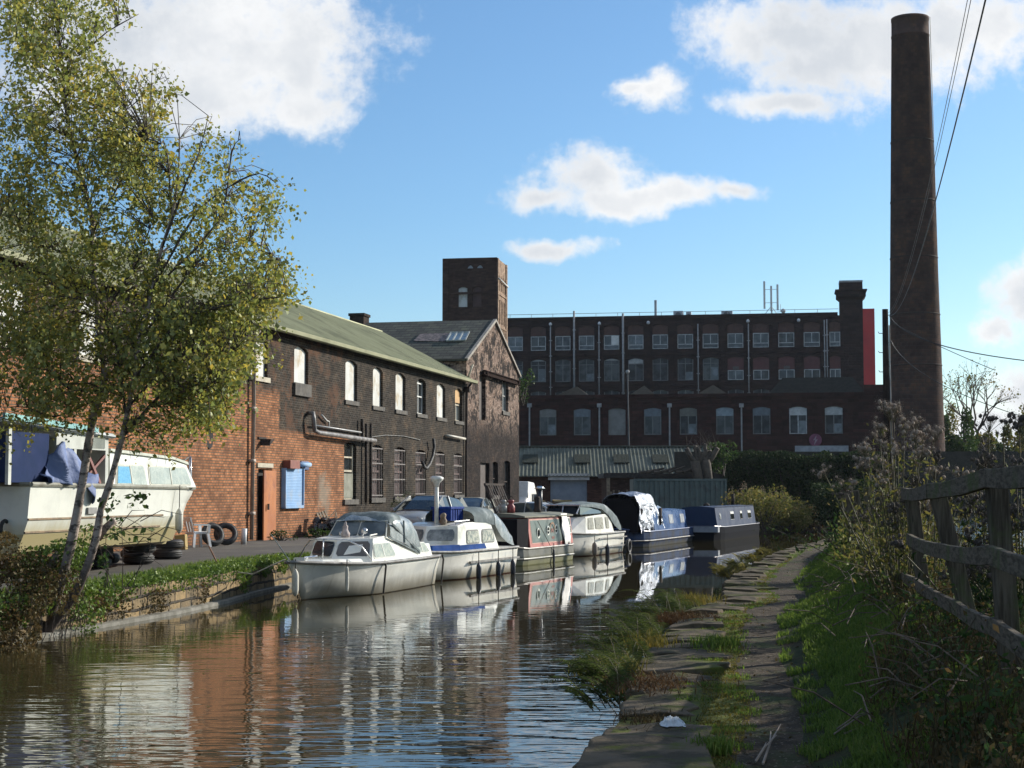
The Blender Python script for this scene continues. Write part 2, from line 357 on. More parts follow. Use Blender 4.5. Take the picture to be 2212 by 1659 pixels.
# right bank: moss strip, towpath, grass verge, pond side
def rightmat(name, kindc):
    m = bpy.data.materials.new(name); m.use_nodes = True; N = NT(m.node_tree); co = N.obj()
    n1 = N.noise(co, 1.3, 7., .65); n2 = N.noise(co, 9., 6., .65); n3 = N.noise(co, 38., 4., .6)
    if kindc == 'path':
        col = N.ramp(n2, [(.3, (.022, .015, .009)), (.5, (.050, .036, .021)), (.7, (.10, .076, .05))])
        col = N.mix(N.ss(n1, .50, .62), col, (.045, .055, .016))
        col = N.mix(N.ss(n3, .60, .68), col, (.24, .20, .15))
    elif kindc == 'moss':
        col = N.ramp(n2, [(.3, (.05, .04, .02)), (.5, (.085, .10, .018)), (.7, (.16, .17, .03))])
        col = N.mix(N.ss(n1, .5, .62), col, (.07, .045, .028))
    else:
        col = N.ramp(n2, [(.3, (.015, .018, .006)), (.55, (.028, .036, .009)), (.75, (.045, .055, .014))])
        col = N.mix(N.ss(n1, .52, .66), col, (.05, .035, .018))
    p = N.n('BsdfPrincipled', {'Base Color': col, 'Roughness': .95, 'Specular IOR Level': .2, 'Normal': N.n('Bump', {'Strength': 1., 'Distance': .03, 'Height': N.m('ADD', n2, N.m('MULTIPLY', n3, .4))})})
    N.set(N.n('OutputMaterial').inputs[0], p); return m
def gz(X, Y):       # height of the right bank
    d = X-rbx(Y); f = fx(Y)-rbx(Y)
    if d < 1.25: z = .57+.02*d
    else:
        t = min(max((d-1.25)/max(f-1.25-.1, .5), 0), 1); z = .595+(t*t*(3-2*t))*.46
        if d > f+.6: z -= min((d-f-.6)/2.2, 1)*.32
    return z+.035*mn.noise((X*1.1, Y*.9, 1.))+.015*mn.noise((X*4, Y*4, 5.))
def bank(name, d0, d1, nx, mat, ylist):
    vs = []; fs = []; n = nx+1
    for Y in ylist:
        a = rbx(Y)+(d0(Y) if callable(d0) else d0); b = rbx(Y)+(d1(Y) if callable(d1) else d1)
        for j in range(n): X = a+(b-a)*j/nx; vs.append((X, Y, gz(X, Y)))
    for i in range(len(ylist)-1):
        for j in range(nx): k = i*n+j; fs.append((k, k+1, k+n+1, k+n))
    return tag(raw(name, vs, fs, mat, smooth=True), kind='structure')
Yb = [-8+.35*i for i in range(305)]
pw0 = lambda Y: .86-.28*min(max((Y-15)/20, 0), 1)+.10*mn.noise((Y*.7, 0, 0)); pw1 = lambda Y: 1.32-.1*min(max((Y-15)/20, 0), 1)+.09*mn.noise((Y*.6, 4, 0))
bank('mossy_strip', .0, pw0, 8, rightmat('mossy_soil', 'moss'), Yb)
bank('towpath', pw0, pw1, 8, rightmat('trodden_earth_and_grit', 'path'), Yb)
bank('grass_verge', pw1, lambda Y: fx(Y)-rbx(Y)+5.5, 40, rightmat('verge_soil', 'verge'), Yb)
# stone retaining walls of the canal
def stonemat(name, A, B, mo, bw=.55, bh=.22, msize=.02):
    m = bpy.data.materials.new(name); m.use_nodes = True; N = NT(m.node_tree)
    uvn = N.n('UVMap').outputs[0]; wv = N.vm('ADD', uvn, N.vm('SCALE', N.vm('SUBTRACT', N.noise(N.obj(), 1.5, 3., .5, 0., True), (.5, .5, .5)), .12))
    bt = N.n('TexBrick', {'Vector': wv, 'Color1': A, 'Color2': B, 'Mortar': mo, 'Scale': 1., 'Mortar Size': msize, 'Mortar Smooth': .5, 'Brick Width': bw, 'Row Height': bh})
    nz = N.noise(N.obj(), 3., 7., .65); x, y, z = N.sep(N.obj())
    col = N.mix(1., bt.outputs[0], N.ramp(nz, [(.3, (.28, .28, .24)), (.48, (.85, .85, .8)), (.72, (1.3, 1.2, 1.0))]), 'MULTIPLY')
    col = N.mix(N.m('SUBTRACT', 1., N.ss(N.m('ADD', z, N.m('MULTIPLY', nz, .06)), .09, .12)), col, (.16, .15, .12))
    h = N.m('ADD', N.m('MULTIPLY', bt.outputs[1], -1.5), N.noise(N.obj(), 8., 6., .6))
    p = N.n('BsdfPrincipled', {'Base Color': col, 'Roughness': .9, 'Normal': N.n('Bump', {'Strength': 1., 'Distance': .03, 'Height': h})})
    N.set(N.n('OutputMaterial').inputs[0], p); return m
def wallstrip(name, edge, ylist, z0, z1, mat, dx=0., bat=0.):
    vs = []; fs = []; us = []; s_ = 0.; prev = None
    for Y in ylist:
        X = edge(Y)+dx+.03*mn.noise((Y*1.7, 2, 0))
        if prev: s_ += math.hypot(X-prev[0], Y-prev[1])
        prev = (X, Y); vs += [(X+bat, Y, z0), (X, Y, z1), (X-(.5 if dx >= 0 and edge is lqx else -.5), Y, z1+.004)]; us += [(s_, z0), (s_, z1), (s_, z1+.5)]
    for i in range(len(ylist)-1):
        for j in range(2): k = i*3+j; fs.append((k, k+1, k+4, k+3))
    o = raw(name, vs, fs, mat); uvl = o.data.uv_layers.new(name='UVMap')
    for l in o.data.loops: uvl.data[l.index].uv = us[l.vertex_index]
    return o
sandst = stonemat('sandstone_blocks', (.30, .215, .11), (.16, .12, .07), (.05, .04, .028), .62, .20, .03)
q = T('quay_wall', 'ochre sandstone quay wall along the boatyard edge of the canal', 'wall')
o = wallstrip('stone_face', lqx, [-8+.5*i for i in range(213)], -.6, .585, sandst); o.parent = q
cb = MB(); ed = [(lqx(Y)+.05, Y) for Y in [-8+.5*i for i in range(213)]]
cb.loft([[(X, Y, -.5), (X+.13, Y, -.5), (X+.09+.04*mn.noise((Y*3, 0, 0)), Y, .055+.03*mn.noise((Y*2, 1, 0))), (X, Y, .07)] for X, Y in ed])
cb.obj('waterline_ledge', M('silty_ledge_concrete', (.22, .21, .18), (.13, .125, .10), 4, .85, bump=.01), q)
tw = T('towpath_retaining_wall', 'stone wall with irregular coping slabs holding up the towpath', 'wall')
o = wallstrip('stone_face', rbx, [-8+.5*i for i in range(213)], -.6, .5, stonemat('dark_bank_stone', (.16, .13, .09), (.11, .09, .06), (.03, .025, .02))); o.parent = tw
copm = M('coping_sandstone', (.135, .108, .075), (.07, .06, .042), 2.6, .95, bump=.03, bscale=7, c3=(.085, .10, .020), s3=1.9, spec=.1, thr=(.42, .58))
Y = 8.0; k = 0
while Y < 62:
    ln = random.uniform(.35, .75)*(1 if Y > 11 else 1.3); wd = random.uniform(.5, .92)*(1. if Y < 30 else .75)
    if 10.9 < Y < 11.5: Y += ln; continue
    a = rbx(Y+.02); b = rbx(Y+ln-.04); m = MB(); tz = .61+random.uniform(-.02, .03); ti = random.uniform(-.025, .025)
    rings = []
    for t in (0, .33, .66, 1):
        yy_ = Y+.02+(ln-.06)*t; X = a+(b-a)*t-.04+random.uniform(-.02, .02); W_ = wd+random.uniform(-.06, .06)
        rings.append([(X, yy_, .38), (X+W_, yy_+.02, .42), (X+W_-.02, yy_+.02, tz+ti-.01), (X+W_*.5, yy_, tz+ti*.5+random.uniform(-.012, .012)), (X+.015, yy_, tz-ti-.015), (X, yy_, tz-ti-.05)])
    m.loft(rings); m.wob(.035, 3.5, k); o = m.obj('coping_stone', copm, tw, bevel=.012); k += 1; Y += ln+random.uniform(0, .03)
# broken slab in the foreground
m = MB(); P = [G(1236, 1668, .64), G(1560, 1690, .64), G(1522, 1592, .66), G(1505, 1583, .66), G(1440, 1606, .65), G(1385, 1602, .65), G(1262, 1612, .64)]
m.add([(p.x, p.y, .42) for p in P]+[tuple(p) for p in P], [tuple(range(6, -1, -1)), tuple(range(7, 14))]+[(i, (i+1) % 7, (i+1) % 7+7, i+7) for i in range(7)])
o = m.obj('broken_slab', copm, bevel=.02); tag(o, 'large broken sandstone slab nearest the camera on the towpath edge', 'slab')

# ================================================================ WALL BUILDER
def arch(x0, x1, z0, z1, rise, n=8):
    P = [(x0, z0), (x1, z0)]
    if rise <= 0: return P+[(x1, z1), (x0, z1)]
    for i in range(n+1):
        t = 1-2*i/n; P.append(((x0+x1)/2+t*(x1-x0)/2, z1-rise*t*t))
    return P
def wall_with_openings(mb, X0, X1, Z0, top, ops, rec, step=None):
    """front at y=0, openings (x0,x1,z0,z1,rise); top = z or function of x"""
    topf = top if callable(top) else (lambda x: top)
    xs = sorted(set([X0, X1]+[o[0] for o in ops]+[o[1] for o in ops]+(step or [])))
    zs = sorted(set([Z0]+[o[2] for o in ops]+[o[3] for o in ops]))
    for a, b in zip(xs, xs[1:]):
        if b-a < 1e-5: continue
        mids = (a+b)/2
        for c, d in zip(zs, zs[1:]+[None]):
            if d is not None and any(o[0] <= mids <= o[1] and o[2]-1e-6 <= c and d <= o[3]+1e-6 for o in ops): continue
            if d is None: mb.add([(a, 0, c), (b, 0, c), (b, 0, topf(b)), (a, 0, topf(a))], [(0, 1, 2, 3)])
            else: mb.add([(a, 0, c), (b, 0, c), (b, 0, d), (a, 0, d)], [(0, 1, 2, 3)])
    for (x0, x1, z0, z1, r) in ops:
        P = arch(x0, x1, z0, z1, r); n = len(P)
        mb.add([(x, 0, z) for x, z in P]+[(x, rec, z) for x, z in P], [(i, i+n, (i+1) % n+n, (i+1) % n) for i in range(n)])
        if r > 0:
            c = P[2:]; h = len(c)//2
            for part, corner in ((c[:h+1], (x1, z1)), (c[h:], (x0, z1))):
                for p, q_ in zip(part, part[1:]): mb.add([(corner[0], 0, corner[1]), (q_[0], 0, q_[1]), (p[0], 0, p[1])], [(0, 1, 2)])
def shell(mb, X0, X1, Z0, Z1, D):        # sides, back, top for a wall's building
    mb.add([(X0, 0, Z0), (X0, D, Z0), (X1, D, Z0), (X1, 0, Z0), (X0, 0, Z1), (X0, D, Z1), (X1, D, Z1), (X1, 0, Z1)], [(0, 4, 5, 1), (1, 5, 6, 2), (2, 6, 7, 3), (4, 7, 6, 5)])
def corrugated(mb, L, pitch, h, pa, pb, x0=0.):     # ribs run from pa (y,z) to pb
    n = int(L/pitch); prof = []
    for i in range(n): prof += [(x0+i*pitch, 0), (x0+i*pitch+pitch*.55, 0), (x0+i*pitch+pitch*.65, h), (x0+i*pitch+pitch*.9, h)]
    prof.append((x0+n*pitch, 0)); dy = pb[0]-pa[0]; dz = pb[1]-pa[1]; l = math.hypot(dy, dz); ny, nz = -dz/l, dy/l
    mb.loft([[(x, p[0]+ny*k, p[1]+nz*k) for x, k in prof] for p in (pa, pb)], closed=False)
    mb.loft([[(x, p[0]-ny*.02, p[1]-nz*.02) for x in (x0, x0+n*pitch)] for p in (pa, pb)], closed=False)

# ================================================================ LONG WORKSHOP (left)
LW = Frame(-20.3, 0, 77.4)
hx = lambda px, py=900: LW.hit(px, py)[0]
XB = hx(752); XM = hx(600); X640 = hx(604)
def zones_lw(N, x, z, vec):
    n = N.noise(vec, .9, 7., .7); n2 = N.noise(vec, 2.5, 6., .65)
    dz = N.m('MULTIPLY', N.m('SUBTRACT', n, .5), .9); dx = N.m('MULTIPLY', N.m('SUBTRACT', n2, .5), 1.2)
    xx = N.m('ADD', x, dx); zz = N.m('ADD', z, N.m('ADD', dz, N.m('MULTIPLY', dx, .15)))
    up = N.ss(zz, 5.2, 5.85)                                   # soot above the sills
    right = N.ss(N.m('ADD', xx, N.m('MULTIPLY', N.m('SUBTRACT', n, .5), 2.2)), XB-.75, XB+.55)
    patch = N.m('MULTIPLY', N.m('MULTIPLY', N.ss(xx, X640-.15, X640+.1), N.ss(zz, 4.15, 4.4)), N.m('SUBTRACT', 1., N.ss(N.m('ADD', N.m('MULTIPLY', n, 4.), z), 7.6, 8.1)))
    m = N.m('MAXIMUM', N.m('MAXIMUM', up, right), patch)
    brn = N.m('MULTIPLY', N.ss(n2, .5, .75), .30)
    m = N.m('SUBTRACT', m, N.m('MULTIPLY', brn, N.m('SUBTRACT', 1., N.ss(xx, XB-2, XB+1))), clamp=True)
    return N.m('MAXIMUM', m, N.m('MULTIPLY', N.ss(N.noise(vec, .45, 6., .7), .60, .72), .5))
PX, PZ = LW.hit(700, 1066)
def extra_lw(N, x, z, vec, col):
    n = N.noise(vec, 1.6, 7., .7); n2 = N.noise(N.vm('ADD', vec, (31, 7, 0)), .75, 8., .7)
    lowr = N.m('SUBTRACT', 1., N.ss(x, XB-.3, XB+.2))
    col = N.mix(N.m('MULTIPLY', N.m('MULTIPLY', N.ss(n2, .50, .62), .72), lowr), col, (.13, .07, .045))
    n4 = N.noise(N.vm('ADD', vec, (11, 5, 0)), 4.2, 6., .7); col = N.mix(N.m('MULTIPLY', N.m('MULTIPLY', N.ss(n4, .60, .70), .7), lowr), col, (.06, .045, .038))
    d = N.vm('LENGTH', N.vm('MULTIPLY', N.vm('SUBTRACT', N.comb(x, z, 0.), (PX, PZ, 0)), (1/1.25, 1/1.15, 0)))
    pl = N.m('MULTIPLY', N.ss(N.m('ADD', N.m('SUBTRACT', 1., d), N.m('MULTIPLY', N.m('SUBTRACT', n, .5), 1.6)), .25, .75), .75)
    col = N.mix(pl, col, (.27, .235, .185))
    eff = N.m('MULTIPLY', N.ss(N.noise(N.vm('ADD', vec, (3, 17, 0)), 3.3, 7., .75), .64, .72), .5)
    col = N.mix(eff, col, (.24, .19, .15))
    foot_tone = N.m('MULTIPLY', N.m('SUBTRACT', 1., N.ss(N.m('ADD', z, N.m('MULTIPLY', n, .8)), .9, 1.5)), .5)  # brick darker towards the foot of the wall
    return N.mix(foot_tone, col, (.075, .055, .04))
brick_lw = brickmat('sooty_orange_brick', (.43, .185, .088), (.27, .118, .062), (.14, .105, .075), bh=.085, mort=.19, soot_shade=((.030, .028, .025), (.052, .041, .033), (.085, .076, .064)), zones=zones_lw, extra=extra_lw)
lw = TF('long_workshop', 'long two storey sooty brick workshop with green roof behind the boats', 'building', LW)
UZ0, UZ1 = 5.68, 7.3
ups = [(42.3, 43.5), (45.7, 46.9), (49.1, 50.3), (53.98, 55.5), (58.05, 59.5), (63.7, 65.15), (67.2, 68.55), (70.4, 71.88), (73.7, 75.15), (77.05, 78.55), (80.4, 81.85)]
upz = [(5.7, 7.3)]*3+[(6.0, 7.35), (6.02, 7.34), (5.72, 7.3), (5.68, 7.28), (5.68, 7.28), (5.67, 7.26), (5.66, 7.25), (5.64, 7.24)]
ops = [(38.2, 39.75, 5.72, 7.2, .16), (35., 36.3, 5.7, 7.2, .16)]+[(a, b, c, d, .16) for (a, b), (c, d) in zip(ups, upz)]
lows = [(63.6, 65.1, 1.9, 4.1), (66.95, 68.65, 1.95, 4.1), (70.25, 71.95, 1.97, 4.1), (73.5, 75.2, 2.0, 4.07), (76.85, 78.5, 2.05, 4.08), (80.2, 81.85, 2.05, 4.07)]
ops += [(a, b, c, d, .1) for a, b, c, d in lows]
ops += [(54.75, 56.05, .55, 2.95, 0)]
m = MB(); WT = 7.72
wall_with_openings(m, 22, 82.6, .4, WT, ops, .17); shell(m, 22, 82.6, .4, WT-.05, 9)
for (xx_, s_) in ((22, 1), (82.6, -1)): m.add([(xx_+.001*s_, 0, WT), (xx_+.001*s_, 9, WT), (xx_+.001*s_, 4.5, 10.15)], [(0, 1, 2)])
m.obj('wall', brick_lw, lw)
board = M('white_painted_board', (.62, .63, .60), (.50, .50, .46), 1.2, .7, c3=(.40, .33, .22), s3=1.4)
dglass = glass('dark_window_glass', (.015, .018, .02), .08)
paleglass = glass('pale_dusty_glass', (.10, .12, .13), .12, (.20, .22, .22))
sillm = M('dark_stone_sill', (.10, .09, .075), (.06, .055, .05), 4, .85, bump=.01)
creamw = M('flaking_cream_paint', (.50, .45, .34), (.36, .32, .24), 3, .7)
for i, (a, b, c, d, r) in enumerate(ops[:13]):
    if i in (10, 12): continue
    m = MB(); m.prism(arch(a+.01, b-.01, c+.02, d-.01, r), .11, .14); o = m.obj('window_board', board, lw)
    if i == 5: o['label'] = 'streaked board half hidden by the downpipe'
for i in (10, 12):          # the two glazed ones
    a, b, c, d, r = ops[i]
    m = MB(); m.prism(arch(a, b, c, d, r), .21, .24); m2 = m
    fr = MB(); mid = (a+b)/2
    for z_ in (c+.03, (c+d)/2, d-.2): fr.box(a+.05, b-.05, .15, .205, z_-.03, z_+.03)
    for x_ in (a+.05, mid, b-.05): fr.box(x_-.03, x_+.03, .16, .207, c, d-.05)
    o = fr.obj('window', white_p if i == 10 else creamw, lw); m.obj('pane', dglass if i == 10 else paleglass, o)
    if i == 12:
        bb = MB(); bb.prism(arch(a+.06, b-.06, (c+d)/2+.1, d-.03, r), .12, .148); bb.obj('plywood_panel', M('orange_plywood', (.55, .33, .13), (.45, .26, .10), 3, .7), o)
    else: o['label'] = 'sash window with white bars and open lower pane'
for i, (a, b, c, d, r) in enumerate(ops[:13]):
    big = i == 6; m = MB(); m.box(a-.12, b+.12, -.07 if not big else -.1, .1, c-(.17 if not big else .45), c-.0); m.obj('sill', sillm if i > 5 else creamw, lw, bevel=.01)
barm = M('maroon_barred_glass', (.07, .045, .045), (.11, .08, .075), 5, .35)
for i, (a, b, c, d) in enumerate(lows):
    m = MB(); m.prism(arch(a, b, c, d, .1), .2, .23)
    fr = MB(); fr.box(a+.05, a+.14, .12, .19, c, d-.08); fr.box(b-.14, b-.05, .12, .19, c, d-.08); fr.box(a, b, .13, .185, c, c+.09); fr.box(a+.1, b-.1, .13, .186, (c+d)/2-.04, (c+d)/2+.04); fr.box(a+.1, b-.1, .13, .187, d-.6, d-.54)
    o = fr.obj('window', creamw if i == 0 else M('maroon_window_paint', (.13, .06, .055), (.08, .05, .045), 5, .6), lw)
    m.obj('pane', dglass if i == 0 else barm, o)
    if i == 0:
        b_ = MB(); b_.box(a+.12, b-.12, .10, .13, c+.06, c+1.0); b_.obj('lower_panel', M('grey_green_board', (.22, .22, .17), (.15, .15, .11), 3, .7), o); o['label'] = 'broken cream framed window, boarded in its lower half'
    else:
        gr = MB(); 
        for k in range(7): x_ = a+.12+(b-a-.24)*k/6; gr.tube([(x_, .03, c+.03), (x_, .03, d-.1)], .012, 5)
        for z_ in (c+.1, c+.75, c+1.4, d-.14): gr.box(a+.02, b-.02, .015, .045, z_-.022, z_+.022)
        gr.obj('grille', M('greyish_iron_bar', (.20, .18, .17), (.12, .10, .09), 8, .6), o)
    s_ = MB(); s_.box(a-.12, b+.12, -.09, .1, c-.2, c); s_.obj('sill', sillm, lw, bevel=.01)
# roof, gutter, downpipes
greenroof = M('green_grey_sheet_roof', (.40, .40, .26), (.33, .335, .215), .7, .8, c3=(.25, .255, .165), s3=.5, spec=.15)
m = MB(); corrugated(m, 61, .30, .07, (-.32, WT-.02), (4.5, 10.25), 21.8); corrugated(m, 61, .30, .07, (9.3, WT-.02), (4.5, 10.25), 21.8); m.obj('roof', greenroof, lw)
m = MB(); m.tube([(21.8, 4.5, 10.27), (82.8, 4.5, 10.27)], .09, 8); m.obj('ridge_cap', greenroof, lw, True)
m = MB(); m.loft([[(x, -.50, WT+.01), (x, -.47, WT-.12), (x, -.38, WT-.16), (x, -.27, WT-.12), (x, -.24, WT+.01)] for x in (21.8, 83.1)]); m.obj('gutter', greenroof, lw, bevel=.01)
dpm = M('brown_grey_pipe', (.42, .34, .27), (.30, .24, .20), 3, .6)
m = MB(); m.tube([(53.95, -.40, WT-.15), (53.95, -.14, WT-.5), (53.95, -.11, .65)], .065, 10)
for z_ in (6.6, 4.9, 3.2, 1.5): m.box(53.83, 54.07, -.19, -.0, z_-.05, z_+.05)
m.obj('downpipe', dpm, lw, True, label='long brown grey downpipe beside the rusty door')
m = MB(); m.tube([(82.2, -.36, WT-.15), (82.2, -.12, WT-.5), (82.2, -.10, .65)], .06, 10); m.box(82.05, 82.35, -.3, -.02, WT-.6, WT-.35); m.obj('downpipe', iron, lw, False)
# door, blue shutter, boxes, pipes, hose, bracket
m = MB(); m.box(54.75, 56.05, .2, .25, .55, 2.95); m.obj('doorway_dark_panel', M('painted_doorway_shade', (.02, .018, .016), rough=.9), lw)  # interior shade put into the colour of a panel closing the doorway
dr = MB(); p0 = Vector((56.1, -.05, 1.75)); dr.obox((54.82, -.16, 1.72), (56.22, -.05, 1.72), .05, 2.36); o = dr.obj('door', rust, lw, bevel=.008, label='tall plain rusty orange steel door standing ajar')
h_ = MB(); h_.box(55.08, 55.16, -.25, -.2, 1.6, 1.8); h_.obj('handle', iron, o)
m = MB(); m.box(54.6, 56.0, -.05, .02, 3.0, 3.14); m.obj('lintel', creamw, lw)
sb = MB(); (ax, az) = LW.hit(611, 1011); (bx_, bz) = LW.hit(647, 1091)
sb.box(ax-.05, bx_, -.10, -.06, bz, az)
for k in range(24): z_ = bz+(az-bz)*(k+.5)/24; sb.loft([[(x, -.10, z_-.022), (x, -.107, z_), (x, -.10, z_+.022)] for x in (ax, bx_-.05)])
blue = M('pale_blue_paint', (.30, .46, .68), (.24, .38, .58), 1.2, .7, spec=.1, c3=(.35, .42, .5), s3=2.)
o = sb.obj('window_shutter', blue, lw, label='pale blue slatted metal shutter')
m = MB(); m.box(ax-.12, ax-.05, -.16, -.0, bz-.05, az); m.box(bx_, bx_+.05, -.16, -.0, bz-.05, az); m.box(ax-.1, bx_+.03, -.16, 0, bz-.1, bz-.001); m.obj('shutter_frame', blue, o)
m = MB(); (a, z2_) = LW.hit(611, 994); (b, z1_) = LW.hit(632, 1013); m.box(a, b, -.28, 0, z1_, z2_); m.obj('meter_box', M('red_brown_paint', (.25, .07, .045), rough=.6), lw, bevel=.01)
m = MB(); (a, z2_) = LW.hit(648, 996); (b, z1_) = LW.hit(664, 1014); m.box(a, b, -.06, 0, z1_-.02, z2_); m.obj('blue_plate', M('deep_blue_paint', (.04, .08, .2), rough=.5), lw, bevel=.01)
m = MB(); (a, z_) = LW.hit(634, 1003); m.tube([(a, -.2, z_), (b-.3, -.2, z_)], .08, 10); m.obj('shutter_roller', blue, lw, True)
m = MB(); (a, z_) = LW.hit(664, 905); (b, z2_) = LW.hit(796, 952); (c, z3_) = LW.hit(664, 924)
m.tube([(a, 0, z_+.2), (a-.1, -.25, z_+.2), (a-.12, -.28, z_), (a, -.28, z3_-.1), (a+.4, -.28, z3_-.16), (b, -.28, z2_)], .08, 10); m.obj('waste_pipe', M('dull_grey_pipe', (.26, .25, .24), (.10, .09, .09), 3, .45), lw, True, label='thick sloping grey waste pipe')
m = MB(); (a, z_) = LW.hit(667, 918); (b, z2_) = LW.hit(778, 935); m.tube([(a, -.12, z_), (b, -.12, z2_), (b+.02, -.12, z2_-.4)], .035, 8); m.obj('waste_pipe', M('pale_grey_pipe', (.42, .42, .41), (.3, .3, .29), 3, .45), lw, True)
for (px, r) in ((784, .06), (794, .06), (775, .07)):
    (a, z_) = LW.hit(px, 905 if px < 780 else 915); (b, z2_) = LW.hit(px, 1085 if px > 780 else 945); m = MB(); m.tube([(a, -.14, z_), (a, -.14, z2_)], r, 8); m.obj('soil_pipe', iron, lw, True)
m = MB(); m.tube([(*[(LW.hit(px, py)[0])], -.22, LW.hit(px, py)[1]) for px, py in ((926, 948), (928, 965), (925, 985), (918, 1003), (911, 1012), (905, 1008), (902, 998))], .07, 8); m.obj('hose', blackp, lw, True, label='thick black hose hanging in a hook shape')
m = MB(); (a, z_) = LW.hit(960, 941); (b, z2_) = LW.hit(996, 948); m.tube([(a, 0, z_), (a, -.2, z_), (b, -.2, z2_)], .06, 8); m.obj('overflow_pipe', M('cream_pipe', (.5, .47, .4), rough=.5), lw, True)
m = MB(); (a, z_) = LW.hit(700, 916); m.tube([(a-.6, -.1, z_+.32), (a, -.1, z_+.12), (a+.25, -.1, z_+.1), (a+.25, -.1, z_-.15)], .035, 8); m.obj('waste_pipe', M('off_white_pipe', (.55, .54, .5), rough=.5), lw, True)
m = MB(); (a, z_) = LW.hit(566, 955); m.box(a-.4, a+.3, -.05, 0, z_+.1, z_+.16); m.prism([(a-.2, z_-.12), (a+.25, z_+.1), (a-.1, z_+.1)], -.35, -.02); m.obj('bracket', iron, lw)
m = MB(); pts = [(700, 905), (702, 917), (760, 925), (800, 944), (830, 940), (870, 942), (905, 950)]; m.tube([(LW.hit(*p)[0], -.05, LW.hit(*p)[1]) for p in pts[3:]], .016, 5); m.obj('wall_cable', grey_trim, lw)
m = MB(); (a, z_) = LW.hit(452, 950); m.box(a-.35, a+.1, .0, .03, z_-.45, z_+.05); 
hole = MB(); hole.lathe([(.30, -.012), (.30, -.005)], 12, (a, 0, z_), 'y'); hole.wob(.06, 3.); hole.obj('wall_hole_disc', M('painted_hole_shade', (.012, .01, .01), rough=.95), lw)  # thin disc on the wall, the hole's shade put into its colour

# ================================================================ GABLED WAREHOUSE (end of the row)
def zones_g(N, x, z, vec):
    n = N.noise(vec, .8, 7., .7); n3 = N.noise(vec, 3.5, 5., .7); return N.m('MAXIMUM', N.ss(N.m('ADD', N.m('MULTIPLY', n, .6), N.m('MULTIPLY', n3, .4)), .47, .53), N.m('SUBTRACT', 1., N.ss(N.m('ADD', z, N.m('MULTIPLY', n, 2.)), 5.9, 7.6)))  # sooty mottling above, plus shade painted over the lower wall
brick_g = brickmat('pale_sooty_shaded_brick', (.24, .165, .13), (.32, .245, .20), (.12, .105, .09), soot_shade=((.050, .038, .034), (.028, .025, .024), (.03, .028, .026)), zones=zones_g)
gw = TF('gabled_warehouse', 'mottled brick warehouse with stone slate roof and hoist beam in its gable', 'building', LW)
GX0, GX1, GE, GA = 82.62, 94.9, 8.75, 11.3
gm = (GX0+GX1)/2
gops = [(85.35, 86.7, 5.9, 8.2, 0), (90.6, 92.1, 6.6, 8.35, .12), (91.0, 92.6, 1.6, 3.9, .1), (85.6, 87.6, .7, 3.7, 0), (88.3, 89.6, 2., 3.8, .1)]
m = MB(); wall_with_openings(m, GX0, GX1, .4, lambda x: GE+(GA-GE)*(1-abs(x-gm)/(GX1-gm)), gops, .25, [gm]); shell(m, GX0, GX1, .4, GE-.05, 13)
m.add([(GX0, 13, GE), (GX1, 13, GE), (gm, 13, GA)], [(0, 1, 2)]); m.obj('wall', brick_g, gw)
slate = bpy.data.materials.new('mossy_stone_slate'); slate.use_nodes = True; N = NT(slate.node_tree); co = N.obj(); x, y, z = N.sep(co)
bt = N.n('TexBrick', {'Vector': N.comb(y, N.m('MULTIPLY', z, 1.0), 0.), 'Color1': (.075, .08, .06), 'Color2': (.035, .038, .032), 'Mortar': (.012, .012, .012), 'Scale': 1., 'Mortar Size': .018, 'Mortar Smooth': .1, 'Brick Width': .5, 'Row Height': .17})
col = N.mix(1., bt.outputs[0], N.ramp(N.noise(co, 1.2, 7., .65), [(.3, (.6, .65, .6)), (.5, (1, 1, 1)), (.72, (1.7, 1.8, 1.4))]), 'MULTIPLY')
p = N.n('BsdfPrincipled', {'Base Color': col, 'Roughness': .9, 'Normal': N.n('Bump', {'Strength': 1., 'Distance': .03, 'Height': N.m('MULTIPLY', bt.outputs[1], -1.)})}); N.set(N.n('OutputMaterial').inputs[0], p)
m = MB(); th = .1
for sx_ in (-1, 1):
    e = gm+sx_*(GX1-gm+.15); ez = GE-.06
    m.loft([[(e, y_, ez+.02), (gm, y_, GA+.02), (gm, y_, GA+.02+th), (e, y_, ez+.02+th)] for y_ in (-.04, 13.2)])
m.obj('roof', slate, gw)
m = MB()
for sx_ in (-1, 1): m.obox((gm+sx_*(GX1-gm+.12), -.03, GE+.03), (gm, -.03, GA+.09), .16, .14)
m.obj('verge_coping', M('pale_verge_mortar', (.33, .30, .26), (.22, .2, .17), 3, .85), gw)
# skylight: measured on the slope nearest the camera
def slope_hit(px, py):
    d = ray(px, py); u_ = LW.u; v_ = LW.v
    # plane: z = GE + (x-GX0)*(GA-GE)/(gm-GX0)
    k = (GA-GE)/(gm-GX0); ox = -(LW.o[0]*u_[0]+LW.o[1]*u_[1])
    t = (GE-CH+k*(ox-GX0)+.14)/(d[2]-k*(d[0]*u_[0]+d[1]*u_[1]))
    X = d[0]*t; Y = d[1]*t; return ((X-LW.o[0])*u_[0]+(Y-LW.o[1])*u_[1], (X-LW.o[0])*v_[0]+(Y-LW.o[1])*v_[1], CH+d[2]*t)
sk = [slope_hit(*p) for p in ((964, 738), (1005, 737), (1014, 719), (975, 720))]
m = MB(); up = Vector((-.36, 0, 1)).normalized()*.05
A_, B_, C_, D_ = [Vector(p) for p in sk]
pan = MB(); pan.add([p for p in (A_, B_, C_, D_)]+[p+up for p in (A_, B_, C_, D_)], [(4, 5, 6, 7), (0, 1, 5, 4), (1, 2, 6, 5), (2, 3, 7, 6), (3, 0, 4, 7)])
o = pan.obj('skylight', M('milky_skylight_glass', (.28, .33, .33), (.22, .26, .26), 2, .2), gw)
